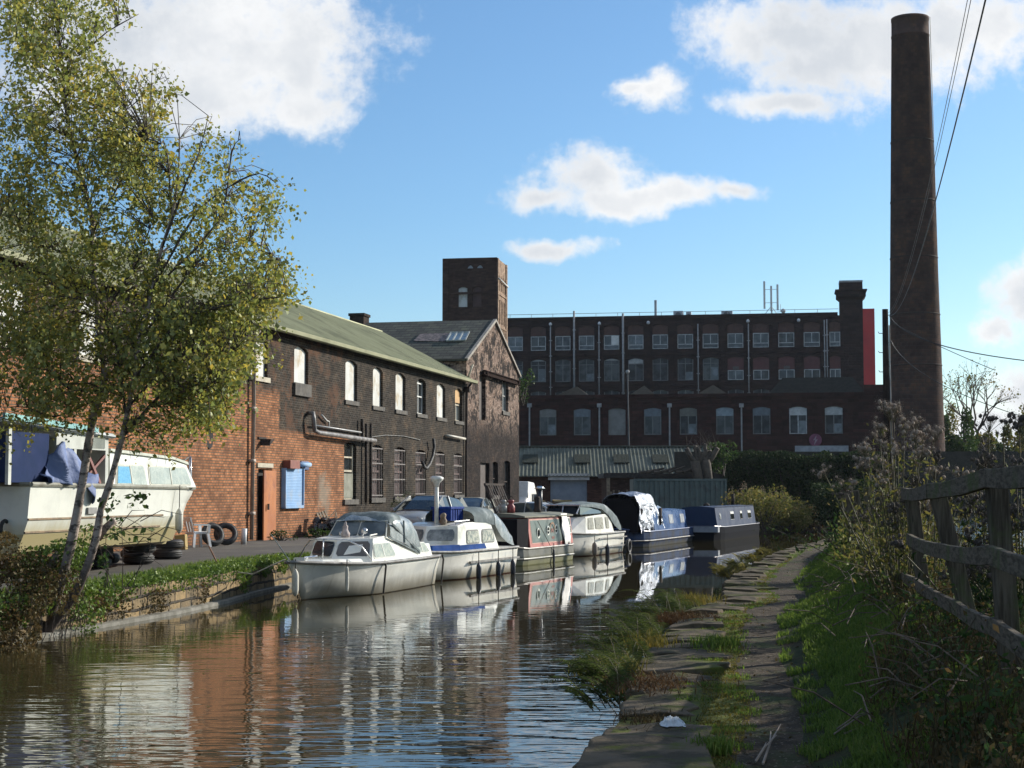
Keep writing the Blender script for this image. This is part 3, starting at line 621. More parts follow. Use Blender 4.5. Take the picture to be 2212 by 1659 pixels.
for t in (0, .33, .66, 1): m.obox(A_.lerp(B_, t)+up*1.3, D_.lerp(C_, t)+up*1.3, .07, .05)
for a, b in ((A_, B_), (D_, C_)): m.obox(a+up*1.2, b+up*1.2, .08, .05)
m.obj('skylight_frame', M('grey_lead', (.35, .38, .37), rough=.5), o)
sk = [Vector(slope_hit(*p)) for p in ((893, 737), (960, 738), (971, 720), (908, 722))]; m = MB(); m.add(sk+[p+up*.5 for p in sk], [(4, 5, 6, 7), (0, 1, 5, 4), (1, 2, 6, 5), (2, 3, 7, 6), (3, 0, 4, 7)])
m.obj('boarded_skylight', M('peeling_pinkish_board', (.22, .17, .16), (.09, .08, .075), 6, .8, thr=(.45, .55)), gw)
m = MB(); (a, z_) = LW.hit(1038, 802); (b, _) = LW.hit(1115, 802)
m.box(a, b, -.28, -.12, z_+.02, z_+.07); m.box(a, b, -.21, -.18, z_-.16, z_+.02); m.box(a, b, -.28, -.12, z_-.2, z_-.16); m.box(a+.3, a+.5, -.3, .05, z_-.2, z_+.05); m.box(b-.5, b-.3, -.3, .05, z_-.2, z_+.05)
m.obj('hoist_beam', M('rusty_dark_iron', (.03, .016, .013), (.02, .013, .011), 4, .95, spec=.05), gw)
for i, (a, b, c, d, r) in enumerate(gops):
    if i in (0, 3): 
        m = MB(); m.box(a, b, .18, .24, c, d); o = m.obj('loading_door', M('dark_brown_door_paint', (.07, .05, .045), (.045, .035, .03), 4, .7), gw)
        if i == 0: mm = MB(); mm.box(a+.12, a+.5, .12, .179, c+.1, d-.1); mm.obj('pale_strip', M('grey_planks', (.22, .2, .18), rough=.8), o)
    else:
        m = MB(); m.prism(arch(a, b, c, d, r), .2, .23); fr = MB()
        for x_ in (a+.05, (a+b)/2, b-.05): fr.box(x_-.035, x_+.035, .14, .2, c, d-.05)
        for z_ in (c+.04, (c+d)/2): fr.box(a, b, .15, .2, z_-.03, z_+.03)
        o = fr.obj('window', M('grey_window_paint', (.35, .35, .33), rough=.6) if i == 1 else iron, gw); m.obj('pane', paleglass if i == 1 else dglass, o)
        mm = MB(); mm.box(a-.1, b+.1, -.08, .08, c-.2, c); mm.obj('sill', sillm, gw)
m = MB(); m.tube([(82.75, -.3, 8.55), (82.75, -.1, 8.0), (82.8, -.1, 7.75)], .055, 8); m.obj('downpipe', creamw, gw, True)
m = MB(); m.box(gm-.5, gm+.5, 7.2, 8.0, 10.6, 11.75); m.box(gm-.56, gm+.56, 7.14, 8.06, 11.75, 11.9); m.obj('chimney_stack', brickmat('black_brick', (.05, .04, .035), (.07, .05, .04), (.03, .03, .03)), gw, bevel=.01)
# ================================================================ MILL, TOWER, FRONT RANGE
def z5(x, y): return (1050.4+x*.41361, 542.1+y*.41361)
millb = brickmat('dark_mill_brick', (.040, .026, .025), (.026, .020, .021), (.028, .024, .023), big=.2, bw=.9, bh=.3, mort=.06)
millr = brickmat('dark_red_mill_brick', (.052, .024, .022), (.032, .019, .018), (.028, .022, .021), bw=.9, bh=.3, mort=.06)
MF = Frame(AT(1090, 900, 190).x, 190, -9.5)
mill = TF('cotton_mill', 'tall dark brick mill with rows of infilled windows and a red side panel', 'building', MF)
wcA = [271, 399, 523, 654, 780, 908, 1039, 1171, 1301, 1434, 1567, 1700]
mx = [1.25]+[MF.hit(*z5(c, 480))[0] for c in wcA]+[38.15]
MW = [.92]*13+[.62]
rows = [(18.7, 21.55), (15.0, 17.65), (11.3, 13.95)]
ops = [(mx[i]-MW[i], mx[i]+MW[i], z0, z1, .22) for (z0, z1) in rows for i in range(14)]
m = MB(); wall_with_openings(m, -3.5, 41.3, .4, 22.25, ops, .3); shell(m, -3.5, 41.3, .4, 22.2, 16)
m.box(-3.5, 38.5, -.12, .3, 22.25, 22.6)
for i in range(15):      # shallow pilasters between bays
    xx_ = (mx[0]+mx[1])/2+(mx[1]-mx[0])*(i-1) if i < 1 else (mx[i-1]+mx[min(i, 13)])/2 if i < 14 else 39.6
    m.box(xx_-.3, xx_+.3, -.07, -.002, .5, 22.0)
m.box(-3.4, 38.6, -.1, -.075, 18.02, 18.2); m.box(-3.4, 38.6, -.1, -.075, 14.4, 14.55)
m.obj('wall', millb, mill)
mglass = glass('reflecting_mill_glass', (.07, .09, .10), .3, (.14, .165, .18), .4); mglassd = glass('dull_mill_glass', (.022, .026, .030), .4, (.06, .068, .074), .25)
infill = M('brown_brick_infill', (.085, .043, .035), (.065, .035, .030), 3, .85); infill_r = M('red_painted_infill', (.11, .036, .037), (.085, .03, .031), 2, .7)
mframe = M('pale_mill_window_paint', (.52, .54, .54), (.32, .33, .33), 4, .6); mframe_d = M('dim_mill_window_paint', (.17, .18, .18), (.11, .12, .12), 4, .6)
gv = [glass('mill_glass_tone', c_, .3, c2_, .35) for c_, c2_ in (((.05, .065, .075), (.10, .12, .13)), ((.10, .125, .14), (.19, .22, .24)), ((.03, .04, .045), (.08, .095, .10)))]
rw = random.Random(4)
def millwin(parent, a, b, c, d, r, kind, gl, fr_m, off=.18):
    "kind: 'low' glazed lower part under an infill, 'full' glazed to the arch"
    fr = MB(); top = d if kind == 'full' else c+(d-c)*(.60 if kind == 'low' else .44); mid = (a+b)/2; t = .045
    fr.box(a+.02, a+.02+2*t, off-.04, off, c, top-.05); fr.box(b-.02-2*t, b-.02, off-.04, off, c, top-.05)
    fr.box(a+.1, b-.1, off-.041, off+.001, top-.12-(.6 if kind == 'full' else 0), top-.04-(.6 if kind == 'full' else 0)); fr.box(a+.1, b-.1, off-.041, off, c+.02, c+.09)
    zc = c+(top-c)*.3 if kind == 'low' else c; fr.box(mid-t, mid+t, off-.042, off, zc, top-.05)
    if kind == 'low': fr.box(a+.1, b-.1, off-.041, off-.001, zc-t, zc+t)
    o = fr.obj('window', fr_m, parent)
    p = MB(); p.prism(arch(a, b, c, top, r if kind == 'full' else 0), off+.002, off+.05); p.obj('pane', rw.choice(gv+[gl, gl]) if kind != 'full' else (gv[2] if rw.random() < .3 else gl), o)
    if kind == 'full' and rw.random() < .45: q = MB(); q.box(a+.08 if rw.random() < .5 else mid+.05, mid-.05 if rw.random() < .5 else b-.08, off-.02, off-.004, c+.1, c+(d-c)*rw.uniform(.3, .55)) if False else q.box(mid+.05, b-.1, off-.02, off-.004, c+.1, c+(d-c)*rw.uniform(.3, .6)); q.obj('inner_blind', gv[1], o)
    if kind != 'full':
        p = MB(); p.prism(arch(a, b, top, d, r), off-.06, off+.05); p.obj('infill_panel', infill if kind == 'low' else infill_r, o)
    return o
for ri, (z0, z1) in enumerate(rows):
    for i in range(14):
        a, b = mx[i]-MW[i], mx[i]+MW[i]
        if ri == 0: o = millwin(mill, a, b, z0, z1, .22, 'low', mglass, mframe)
        elif ri == 1 and i >= 9: o = millwin(mill, a, b, z0, z1, .22, 'short', mglass, mframe)
        else: o = millwin(mill, a, b, z0, z1, .22, 'full', mglassd, mframe_d)
        if ri == 0 and i == 4: q = MB(); q.box((a+b)/2, b-.08, .1, .13, z0+.55, z0+1.6); q.obj('blind', white_p, o)
        if ri == 1 and i in (4, 5, 1): q = MB(); q.prism(arch(a+.1, b-.1, z1-.62 if i == 5 else z1-.22, z1-.02, .2), .1, .13); q.obj('blind', M('pale_blind', (.40, .41, .40), rough=.7), o)
        if ri == 1 and i in (9, 11): q = MB(); q.box(a+.6, a+1.3, .02, .13, z0+1.2, z0+1.55); q.obj('air_vent', M('brown_vent', (.1, .09, .08), rough=.6), o)
flue = M('dull_galvanised_pipe', (.34, .34, .34), (.24, .24, .24), 3, .6, spec=.2); 
for px, y0, y1, r, dd in [(337, 390, 715, .07, 0), (460, 315, 718, .12, 0), (590, 390, 755, .07, 0), (715, 328, 745, .13, 0), (1106, 382, 730, .07, 0), (1369, 380, 745, .07, 0), (1765, 362, 690, .07, 0), (1778, 358, 690, .07, 0)]:
    x_, zt_ = MF.hit(*z5(px, y0)); _, zb_ = MF.hit(*z5(px, y1)); m = MB()
    m.tube([(x_, -.3, zb_-2), (x_, -.3, zt_)], r, 8)
    for k in range(4): m.box(x_-.18, x_+.18, -.35, -.05, zb_+(zt_-zb_)*k/4, zb_+(zt_-zb_)*k/4+.1)
    m.obj('flue_pipe' if r > .1 else 'downpipe', flue, mill, True)
lampm = M('white_lamp_housing', (.75, .76, .78), rough=.3)
for px in (337, 592, 847, 1367, 1631):
    x_, z_ = MF.hit(*z5(px, 383-(px-337)*.016)); m = MB(); m.lathe([(.02, -.22), (.17, -.17), (.2, 0), (.12, .14), (.02, .2)], 10, (x_, -.3, z_)); m.obj('wall_lamp', lampm, mill, True)
m = MB(); posts = [-2+k*2.55 for k in range(16)]
for x_ in posts: m.tube([(x_, .6, 22.2), (x_, .6, 23.05)], .03, 5)
m.tube([(-2.5, .6, 23.05), (38.6, .6, 23.05)], .03, 5); m.obj('roof_railing', M('grey_rail_steel', (.30, .33, .36), rough=.5), mill)
m = MB(); m.box(38.75, 41.3, -.06, 2.4, 22.2, 24.8); m.loft([[(38.75-e, -.06-e, z_), (41.3+e, -.06-e, z_), (41.3+e, 2.4+e, z_), (38.75-e, 2.4+e, z_)] for e, z_ in ((0, 24.0), (.35, 24.35), (.35, 24.9), (.5, 25.0), (.5, 25.15), (.02, 25.2), (.0, 26.0))]); m.obj('chimney_stack', millb, mill)
m = MB(); m.box(38.72, 41.33, -.08, 2.43, 26.0, 26.22); m.obj('stack_capping', flue, mill)
m = MB(); m.box(41.302, 42.6, .02, 3., 12.5, 22.95); o = m.obj('side_panel', M('bright_red_cladding', (.50, .030, .030), (.42, .028, .03), .5, .5), mill, label='tall bright red panel at the end of the mill')
# stair tower
TW = Frame(AT(957, 700, 150).x-.0, 150.8, -9.5)
tower = TF('stair_tower', 'square dark brick mill tower with arched belfry openings against the sky', 'building', TW)
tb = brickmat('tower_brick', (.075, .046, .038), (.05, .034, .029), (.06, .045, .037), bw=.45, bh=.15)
x1, zt = TW.hit(1074, 557); tw_ = x1; 
def th(px, py): return TW.hit(px, py)
a1, z1_ = th(990, 620); a2, z2_ = th(1009.5, 663); b1, _ = th(1020.5, 620); b2, _ = th(1040, 660)
c1, zc1 = th(1009.5, 573); c2, zc0 = th(1022, 579.5); d1, _ = th(1030, 575); d2, _ = th(1043, 575)
ops = [(a1, a2, z2_, z1_, .15), (b1, b2, z2_, z1_, .15), (c1, c2, zc0, zc1, .26), (d1, d2, zc0, zc1, .26)]
m = MB(); wall_with_openings(m, 0, tw_, 6, zt, ops, .3)
D_ = 5.2; m.add([(0, 0, 6), (0, D_, 6), (tw_, D_, 6), (0, 0, zt), (0, D_, zt), (tw_, D_, zt)], [(0, 3, 4, 1), (1, 4, 5, 2)]); m.add([(0, 0, zt-.3), (tw_, 0, zt-.3), (tw_, D_, zt-.3), (0, D_, zt-.3)], [(0, 1, 2, 3)])
m.box(-.12, tw_-.002, -.12, -.002, 16.3, 16.7) ; m.box(-.2, tw_-.002, -.2, -.002, 14.6, 15.0)
m.box(-.08, .5, -.1, -.003, 6, zt); m.box(tw_-.55, tw_-.003, -.1, -.003, 6, zt)
for e, (za, zb) in ((.08, (20.6, 20.8)), (.06, (zt-.25, zt+.05)), (.1, (18.0-.5, 18.0-.35))): m.box(-e, tw_-.002, -e, -.004, za, zb)
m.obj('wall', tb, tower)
for i, (a, b, c, d, r) in enumerate(ops):
    p = MB(); p.prism(arch(a, b, c, d, r), .16, .22)
    p.obj('window_board', [board, M('faded_brown_board', (.10, .06, .055), rough=.8), M('pale_blue_grey_glass', (.45, .50, .56), rough=.3), M('pale_blue_grey_glass', (.45, .50, .56), rough=.3)][i], tower)  # the two topmost openings get a pale blue grey fill
# sunlit side face of the tower with its own openings: separate wall frame turned 90 degrees
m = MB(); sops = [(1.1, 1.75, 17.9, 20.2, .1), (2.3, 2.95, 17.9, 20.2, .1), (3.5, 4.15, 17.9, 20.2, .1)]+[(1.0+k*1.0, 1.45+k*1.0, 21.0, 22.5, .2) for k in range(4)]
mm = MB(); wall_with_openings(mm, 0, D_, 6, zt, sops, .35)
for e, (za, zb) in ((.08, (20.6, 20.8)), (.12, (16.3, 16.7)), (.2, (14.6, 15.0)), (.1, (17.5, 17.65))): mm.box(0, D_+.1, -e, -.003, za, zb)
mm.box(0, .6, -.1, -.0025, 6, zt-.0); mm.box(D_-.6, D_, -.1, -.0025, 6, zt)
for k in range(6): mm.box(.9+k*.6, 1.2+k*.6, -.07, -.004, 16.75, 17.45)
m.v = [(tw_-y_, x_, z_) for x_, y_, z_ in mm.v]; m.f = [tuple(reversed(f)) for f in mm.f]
m.obj('side_wall', brickmat('painted_sunlit_tower_brick', (.36, .26, .19), (.27, .19, .14), (.2, .16, .12), bw=.45, bh=.15), tower)  # paler than the front brick: sunlight put into the colour
for (a, b, c, d, r) in sops: m = MB(); m.box(tw_-.34, tw_-.3, a, b, c, d); m.obj('window', mglassd, tower)
m = MB(); m.tube([(tw_+.15, .1, 22.05), (tw_+.15, D_, 21.85)], .07, 6); m.obj('side_pipe', white_p, tower, True)
# front range
WF = Frame(AT(1125, 900, 150).x, 150, -9.5)
fr_ = TF('mill_front_block', 'two storey dark red brick range in front of the mill with white lamp bands', 'building', WF, None)
fr_['label'] = 'low dark red brick range with nine large windows in front of the tall mill'
xs = [2.52, 5.71, 8.93, 12.2, 15.45, 18.75, 22.05, 25.3, 28.46]
ops = [(x_-.8, x_+.8, 7.38, 9.85, .16) for x_ in xs]
m = MB(); wall_with_openings(m, -3, 33.0, .4, 10.75, ops, .28); shell(m, -3, 33.0, .4, 10.7, 22)
m.box(-3.05, 33.1, -.15, .3, 10.75, 11.1); m.box(31.15, 33.2, -.2, 2, 11.1, 11.75); m.box(-3, 33.05, -.06, -.002, 10.2, 10.4)
m.obj('wall', millr, fr_)
grg = M('grey_board', (.20, .20, .19), (.15, .15, .14), 2, .7)
for i, (a, b, c, d, r) in enumerate(ops):
    if i == 2:
        p = MB(); p.prism(arch(a, b, c, d, r), .12, .2); p.obj('window_board', grg, fr_); continue
    o = millwin(fr_, a, b, c, d, r, 'full', mglassd, mframe if i == 7 else mframe_d)
    p = MB(); p.prism(arch(a+.02, b-.02, d-.78, d-.01, r), .1, .14); p.obj('upper_panel', [grg, M('blue_grey_film', (.13, .16, .19), rough=.4), 0, M('blue_grey_film', (.13, .16, .19), rough=.4), M('olive_grey_film', (.14, .14, .12), rough=.5), M('pale_blue_film', (.24, .30, .34), rough=.4), M('blue_grey_film', (.13, .16, .19), rough=.4), M('white_upper_board', (.55, .56, .55), rough=.6), M('white_upper_board', (.48, .50, .49), rough=.6)][i], o)
for px in (228, 592, 958, 1333):
    x_, z_ = WF.hit(*z5(px, 800)); m = MB(); m.tube([(x_, -.25, 1), (x_, -.25, z_)], .075, 8); m.box(x_-.2, x_+.2, -.4, -.06, z_-.3, z_+.05); m.obj('downpipe', flue, fr_)
hip = M('grey_green_hip_slate', (.035, .035, .031), (.022, .024, .021), 3, .95, bump=.03, spec=.05)
for (xa, xb, pa, pb) in ((320, 530, 435, 436), (710, 870, 789, 791), (1055, 1250, 1149, 1151), (1430, 1950, 1515, 1880)):
    A_, _ = WF.hit(*z5(xa, 757)); B_, _ = WF.hit(*z5(xb, 757)); P_, _ = WF.hit(*z5(pa, 757)); Q_, _ = WF.hit(*z5(pb, 757)); h_ = 12.15 if xa < 1400 else 12.75; y0 = 1.2; y1 = 7
    k = 1.025; A_, B_, P_, Q_ = [t*k for t in (A_, B_, P_, Q_)]; m = MB()
    m.add([(A_, y0, 10.9), (B_, y0, 10.9), (B_, y1, 10.9), (A_, y1, 10.9), (P_, (y0+y1)/2, h_), (Q_, (y0+y1)/2, h_)], [(0, 1, 5, 4), (1, 2, 5), (2, 3, 4, 5), (3, 0, 4)]); m.obj('hipped_rooflight', hip, fr_)
m = MB(); x_, z_ = WF.hit(*z5(1719, 988)); m.lathe([(.53, -.1), (.57, -.06), (.57, -.01)], 28, (x_, 0, z_), 'y'); o = m.obj('round_sign', M('plum_purple_sign', (.20, .05, .10), rough=.5), fr_)
bl = MB(); bl.prism([(x_+.12, z_+.46), (x_-.22, z_-.02), (x_-.02, z_+.02), (x_-.13, z_-.46), (x_+.22, z_+.08), (x_+.02, z_+.05)], -.15, -.101); bl.obj('lightning_bolt', M('pale_pink_bolt', (.35, .25, .30), rough=.5), o)
m = MB(); a, z1_ = WF.hit(*z5(1612, 1018)); b, z0_ = WF.hit(*z5(1892, 1065)); m.box(a, b, -.2, -.003, z0_-.2, z1_); m.obj('sign_board', M('pale_grey_fascia', (.34, .36, .38), rough=.6), fr_)
# rooftop kit on the mill
grey_e = M('grey_equipment_paint', (.42, .44, .46), (.34, .36, .38), 2, .5)
def mp(px, py, y=0.): x_, z_ = MF.hit(*z5(px, py), y); return x_, z_
x_, z_ = mp(884, 257, 1.5); m = MB(); m.tube([(x_, 1.5, 22.2), (x_, 1.5, z_-1.9)], .06, 8); m.box(x_-.14, x_+.14, 1.4, 1.65, z_-2.1, z_); 
o = m.obj('antenna', grey_e, bevel=.01); o.location = (MF.o[0], MF.o[1], 0); o.rotation_euler.z = MF.a; tag(o, 'single slim panel antenna standing alone on the mill roof', 'antenna')
for i, (pa, pb, t_, nm, lb) in enumerate(((977, 1027, 313, 'air_conditioner', 'largest grey air conditioning box on the mill roof, left of the group'), (1043, 1070, 318, 'air_conditioner', 'narrow grey air conditioning box right beside the largest one'), (1142, 1163, 331, 'air_conditioner', 'left one of the pair of small low grey boxes on the mill roof'), (1165, 1189, 331, 'air_conditioner', 'right one of the pair of small low grey boxes on the mill roof'), (1227, 1286, 313, 'air_conditioner', 'wide grey air conditioning box standing apart near the tri-panel mast'))):
    a, z_ = mp(pa, t_, 2); b, _ = mp(pb, t_, 2); t = T(nm, lb, 'air conditioner', 'grey boxes on the mill roof', (MF.w((a+b)/2, 2.4).x, MF.w((a+b)/2, 2.4).y, 22.25), MF.a); w_ = (b-a)/2
    m = MB(); m.box(-w_, w_, -.4, .4, .12, z_-22.25); m.box(-w_+.1, -w_+.2, -.4, .4, 0, .12); m.box(w_-.2, w_-.1, -.4, .4, 0, .12); m.obj('casing', grey_e, t, bevel=.03)
    m = MB(); m.lathe([(min(w_*.6, .42), -.43), (min(w_*.6, .42), -.405)], 14, (0, 0, (z_-22.25)/2+.05), 'y'); m.obj('fan_grille', M('dark_grey_grille', (.15, .16, .17), rough=.6), t)
x_, _ = mp(1489, 300, 1.5); t = T('antenna_mast', 'mast with three upright panel antennas and a small dish on the mill roof', 'antenna', None, tuple(MF.w(x_, 1.5, 22.2)), MF.a)
m = MB(); m.tube([(0, 0, 0), (0, 0, 3.5)], .06, 8); m.tube([(0, 0, 1.4), (-1.1, -.4, 0)], .035, 6); m.tube([(0, 0, 1.4), (1., .4, .0)], .035, 6); m.obox((-.75, 0, 3.35), (.75, 0, 3.35), .05, .05); m.obox((-.75, 0, 1.8), (.75, 0, 1.8), .05, .05); m.obox((.6, 0, .7), (1.3, 0, .75), .04, .04); m.tube([(1.05, 0, .7), (1.05, 0, 1.6)], .03, 5); m.obj('mast', grey_e, t)
for xx_, a, b in ((-.78, 1.1, 4.3), (0, .8, 3.75), (.72, .9, 3.9)): m = MB(); m.box(xx_-.12, xx_+.12, -.2, -.06, a, b); m.obj('panel_antenna', white_p, t, bevel=.02)
m = MB(); m.lathe([(.28, -.15), (.26, -.1), (.05, .02)], 12, (1.35, -.1, .8), 'y'); m.obj('dish', white_p, t, True)
# lamp post in front of the range
p = AT(1355.5, 802, 118); t = T('lamp_post', 'slim grey lamp post with round head in front of the mill range', 'lamp', None, (p.x, p.y, .62)); H_ = p.z-.62
m = MB(); m.tube([(0.2, 0, 0), (.12, 0, 2), (0, 0, H_-.2)], [.10, .07, .045], 8); m.obj('post', M('grey_lamp_steel', (.10, .105, .105), rough=.8, spec=.1), t, True)
m = MB(); m.lathe([(.04, H_-.2), (.13, H_-.1), (.15, H_+.02), (.06, H_+.1)], 12); m.obj('lamp_head', flue, t, True)
# ================================================================ TALL CHIMNEY
cb_ = AT(1981, 975, 130); ct = AT(1968, 40, 130); t = T('mill_chimney', 'very tall tapering round dark brick factory chimney on the right', 'chimney', None, (cb_.x, 130, 0))
chb = bpy.data.materials.new('chimney_brick'); chb.use_nodes = True; N = NT(chb.node_tree); co = N.obj(); x, y, z = N.sep(co)
ang = N.m('MULTIPLY', N.m('ARCTAN2', y, x), 2.0)
bt = N.n('TexBrick', {'Vector': N.comb(ang, z, 0.), 'Color1': (.092, .054, .044), 'Color2': (.056, .037, .032), 'Mortar': (.058, .044, .037), 'Scale': 1., 'Mortar Size': .03, 'Mortar Smooth': .3, 'Brick Width': .45, 'Row Height': .3})
nz = N.noise(N.comb(N.m('MULTIPLY', ang, .6), N.m('MULTIPLY', z, .5), 0.), 1.2, 8., .65)
col = N.mix(1., bt.outputs[0], N.ramp(nz, [(.3, (.55, .5, .5)), (.5, (1, 1, 1)), (.68, (1.6, 1.35, 1.0))]), 'MULTIPLY')
col = N.mix(N.m('MULTIPLY', N.ss(z, 22., 36.), .25), col, (.095, .058, .048))
p = N.n('BsdfPrincipled', {'Base Color': col, 'Roughness': .9, 'Specular IOR Level': .1, 'Normal': N.n('Bump', {'Strength': 1., 'Distance': .02, 'Height': N.m('ADD', N.m('MULTIPLY', bt.outputs[1], -1.), nz)})}); N.set(N.n('OutputMaterial').inputs[0], p)
H_ = ct.z; prof = [(2.30, .5), (2.20, 5), (1.505, H_-1.6), (1.53, H_-1.58), (1.53, H_-1.45), (1.50, H_-1.43), (1.49, H_-.25), (1.515, H_-.22), (1.515, H_), (1.1, H_), (1.1, H_-2)]
m = MB(); m.lathe(prof, 40); m.obj('shaft', chb, t, True)
for zz_ in (12.3, 16.4, 21, 25.6, 30.5): rr = 2.2+(1.505-2.2)*(zz_-5)/(H_-6.6); m = MB(); m.lathe([(rr+.01, zz_-.05), (rr+.035, zz_-.04), (rr+.035, zz_+.04), (rr+.01, zz_+.05)], 40); m.obj('iron_band', iron, t, True)
m = MB(); 
for k in range(2): m.tube([(2.0*math.cos(-.35+.08*k)*1.0, 2.2*math.sin(-.35+.08*k)-.2, 5), (1.47*math.cos(-.35+.08*k)+.12, 1.5*math.sin(-.35+.08*k), H_)], .03, 5)
m.obj('conductor', flue, t)
# ================================================================ SHED, CONTAINER, FLAT OUTBUILDING, PIER
SF = Frame(AT(1120, 1000, 104).x, 104, -1.5)
sh = TF('corrugated_roof_shed', 'low brick unit with ribbed grey roof, four rooflights and a roller door', 'building', SF)
sx1, sz = SF.hit(1556, 1030); m = MB(); (da, dz1) = SF.hit(1189, 1037); (db, _) = SF.hit(1268, 1037)
wall_with_openings(m, -.3, sx1, .4, 3.2, [(da, db, .6, dz1, 0)], .2); shell(m, -.3, sx1, .4, 3.15, 11); 
for x_, s_ in ((-.299, 1), (sx1-.001, -1)): m.add([(x_, 0, 3.2), (x_, 11, 3.2), (x_, 5.5, 5.05)], [(0, 1, 2)])
m.obj('wall', brickmat('shed_brick', (.09, .045, .035), (.07, .035, .03), (.05, .04, .035)), sh)
ribm = M('grey_corrugated_sheet', (.17, .18, .145), (.12, .13, .105), .6, .85, c3=(.09, .10, .075), s3=.9, spec=.1)
m = MB(); corrugated(m, sx1+.5, .245, .05, (-.35, 3.16), (5.5, 5.2), -.4); corrugated(m, sx1+.5, .245, .05, (11.3, 3.16), (5.5, 5.2), -.4); m.obj('roof', ribm, sh)
m = MB(); m.obox((-.4, 5.5, 5.26), (sx1+.1, 5.5, 5.26), .5, .06); m.obj('ridge_cap', ribm, sh)
for px in (1145, 1257, 1342, 1426, 1513):
    x_, z_ = SF.hit(px, 997, 2.6); m = MB()
    for (dx, e) in ((.5, 0),): m.loft([[(x_-dx, y_, z), (x_+dx, y_, z), (x_+dx, y_, z+.07), (x_-dx, y_, z+.07)] for y_, z in ((1.9, 4.04), (3.5, 4.60))])
    m.obj('rooflight', M('dark_green_rooflight', (.03, .037, .028), (.045, .05, .04), 5, .9, spec=.1), sh)
rs = MB(); rs.box(da, db, .1, .14, .6, dz1)
for k in range(22): z_ = .62+(dz1-.62)*k/22; rs.box(da+.02, db-.02, .075, .099, z_, z_+.07)
o = rs.obj('roller_door', M('blue_grey_shutter', (.28, .33, .40), (.22, .27, .33), 2, .5), sh); m = MB(); m.box(da-.15, db+.15, -.28, -.003, dz1, dz1+.42); m.obj('shutter_box', M('off_white_box', (.50, .50, .48), rough=.5), sh)
# brick flat-roofed outbuilding with felt roof, and timber gate
OF = Frame(AT(1312, 1050, 92).x, 92, 0)
ob = TF('flat_roofed_outbuilding', 'small dark brick outbuilding with sagging felt roof and board fence front', 'building', OF)
w1, zt = OF.hit(1500, 1022); m = MB(); m.box(0, w1, 0, 6, .5, zt-.25); m.obj('wall', brickmat('outbuilding_brick', (.085, .05, .04), (.06, .035, .03), (.05, .04, .03)), ob)
m = MB(); m.box(-.2, w1+.2, -.3, 6.2, zt-.249, zt); m.box(-.1, w1*.5, -.32, -.301, zt-.1, zt+.02); m.wob(.06, .8); m.obj('roof', M('black_felt', (.025, .025, .025), (.05, .045, .04), 2, .9), ob)
m = MB()
for k in range(11): x_ = .15+k*.15; m.box(x_, x_+.1, -.2, -.16, .55, 2.2+.12*math.sin(k*2.3))
m.box(-.05, .14, -.22, -.06, .5, 3.0); m.obj('board_fence', wood_w, ob)
CF = Frame(AT(1370, 1060, 87).x, 87, 1.5)
cn = TF('shipping_container', 'grey green ribbed shipping container behind the blue narrowboats', 'container', CF)
w1, zt = CF.hit(1568, 1033); zt = CF.hit(1480, 1034)[1]; m = MB(); prof = []; n_ = int(w1/.26)
for k in range(n_): q = k*w1/n_; s_ = w1/n_; prof += [(q, 0), (q+s_*.4, 0), (q+s_*.5, .05), (q+s_*.9, .05)]
prof.append((w1, 0)); m.loft([[(x_, y_, z_) for x_, y_ in prof] for z_ in (.75, zt-.12)], closed=False)
m.box(0, w1, .06, 2.4, .7, zt-.02); cgm = M('grey_green_container_paint', (.115, .15, .135), (.09, .12, .11), 1.2, .55, c3=(.07, .08, .07), s3=1.5); m.obj('body', cgm, cn)
m = MB(); m.box(-.02, w1+.02, -.03, .055, zt-.12, zt); m.box(-.02, w1+.02, -.03, .055, .62, .75); m.box(-.04, .06, -.032, .05, .62, zt); m.box(w1-.06, w1+.04, -.032, .05, .62, zt); m.obj('edge_frame', cgm, cn)
# wall closing the canal end and side walls covered in ivy later
ew = T('end_wall', 'dark stone wall under the ivy where the canal bends out of sight', 'wall', None, (11.8, 97.6, 0), math.radians(-3))
m = MB(); m.box(-2, 21, 0, .6, -.5, 4.6); m.wob(.03, 2.); m.obj('stone_face', M('damp_dark_stone', (.05, .045, .035), (.03, .03, .022), 1.5, .9, bump=.03), ew)
pw = T('pond_wall', 'long dark stone boundary wall across the far side of the pond', 'wall', None, (31, 118, 0), math.radians(-4)); m = MB(); m.box(-4, 80, 0, .6, .4, 3.6); m.box(-4.05, 80.05, -.06, .66, 3.6, 3.75); m.obj('stone_face', M('brown_grey_wall_stone', (.085, .07, .05), (.05, .04, .03), 1., .9, bump=.02), pw)
# ================================================================ UTILITY POLE AND WIRES
pp = AT(1912, 668, 60); t = T('utility_pole', 'dark wooden telegraph pole with climbing pegs beside the tall chimney', 'pole', None, (pp.x, pp.y, .6)); H_ = pp.z-.6
m = MB(); m.tube([(0, 0, 0), (0, 0, H_)], [.15, .11], 12); m.obj('post', M('tarred_pole_wood', (.035, .027, .022), (.02, .016, .014), 5, .95, spec=.05), t, True)
m = MB()
for k in range(9): z_ = H_-.9-k*.72; s_ = -1; m.tube([(0, 0, z_), (s_*.24, 0, z_), (s_*.27, 0, z_+.06)], .014, 5)
for k in range(9): z_ = H_-1.25-k*.72; m.tube([(0, 0, z_), (.2, 0, z_), (.22, 0, z_+.05)], .014, 5)
m.obj('climbing_pegs', iron, t)
m = MB(); m.tube([(.16, -.02, .2), (.14, -.02, H_-.6)], .025, 6); m.obj('cable_guard', flue, t)
top = Vector((pp.x, pp.y, pp.z))
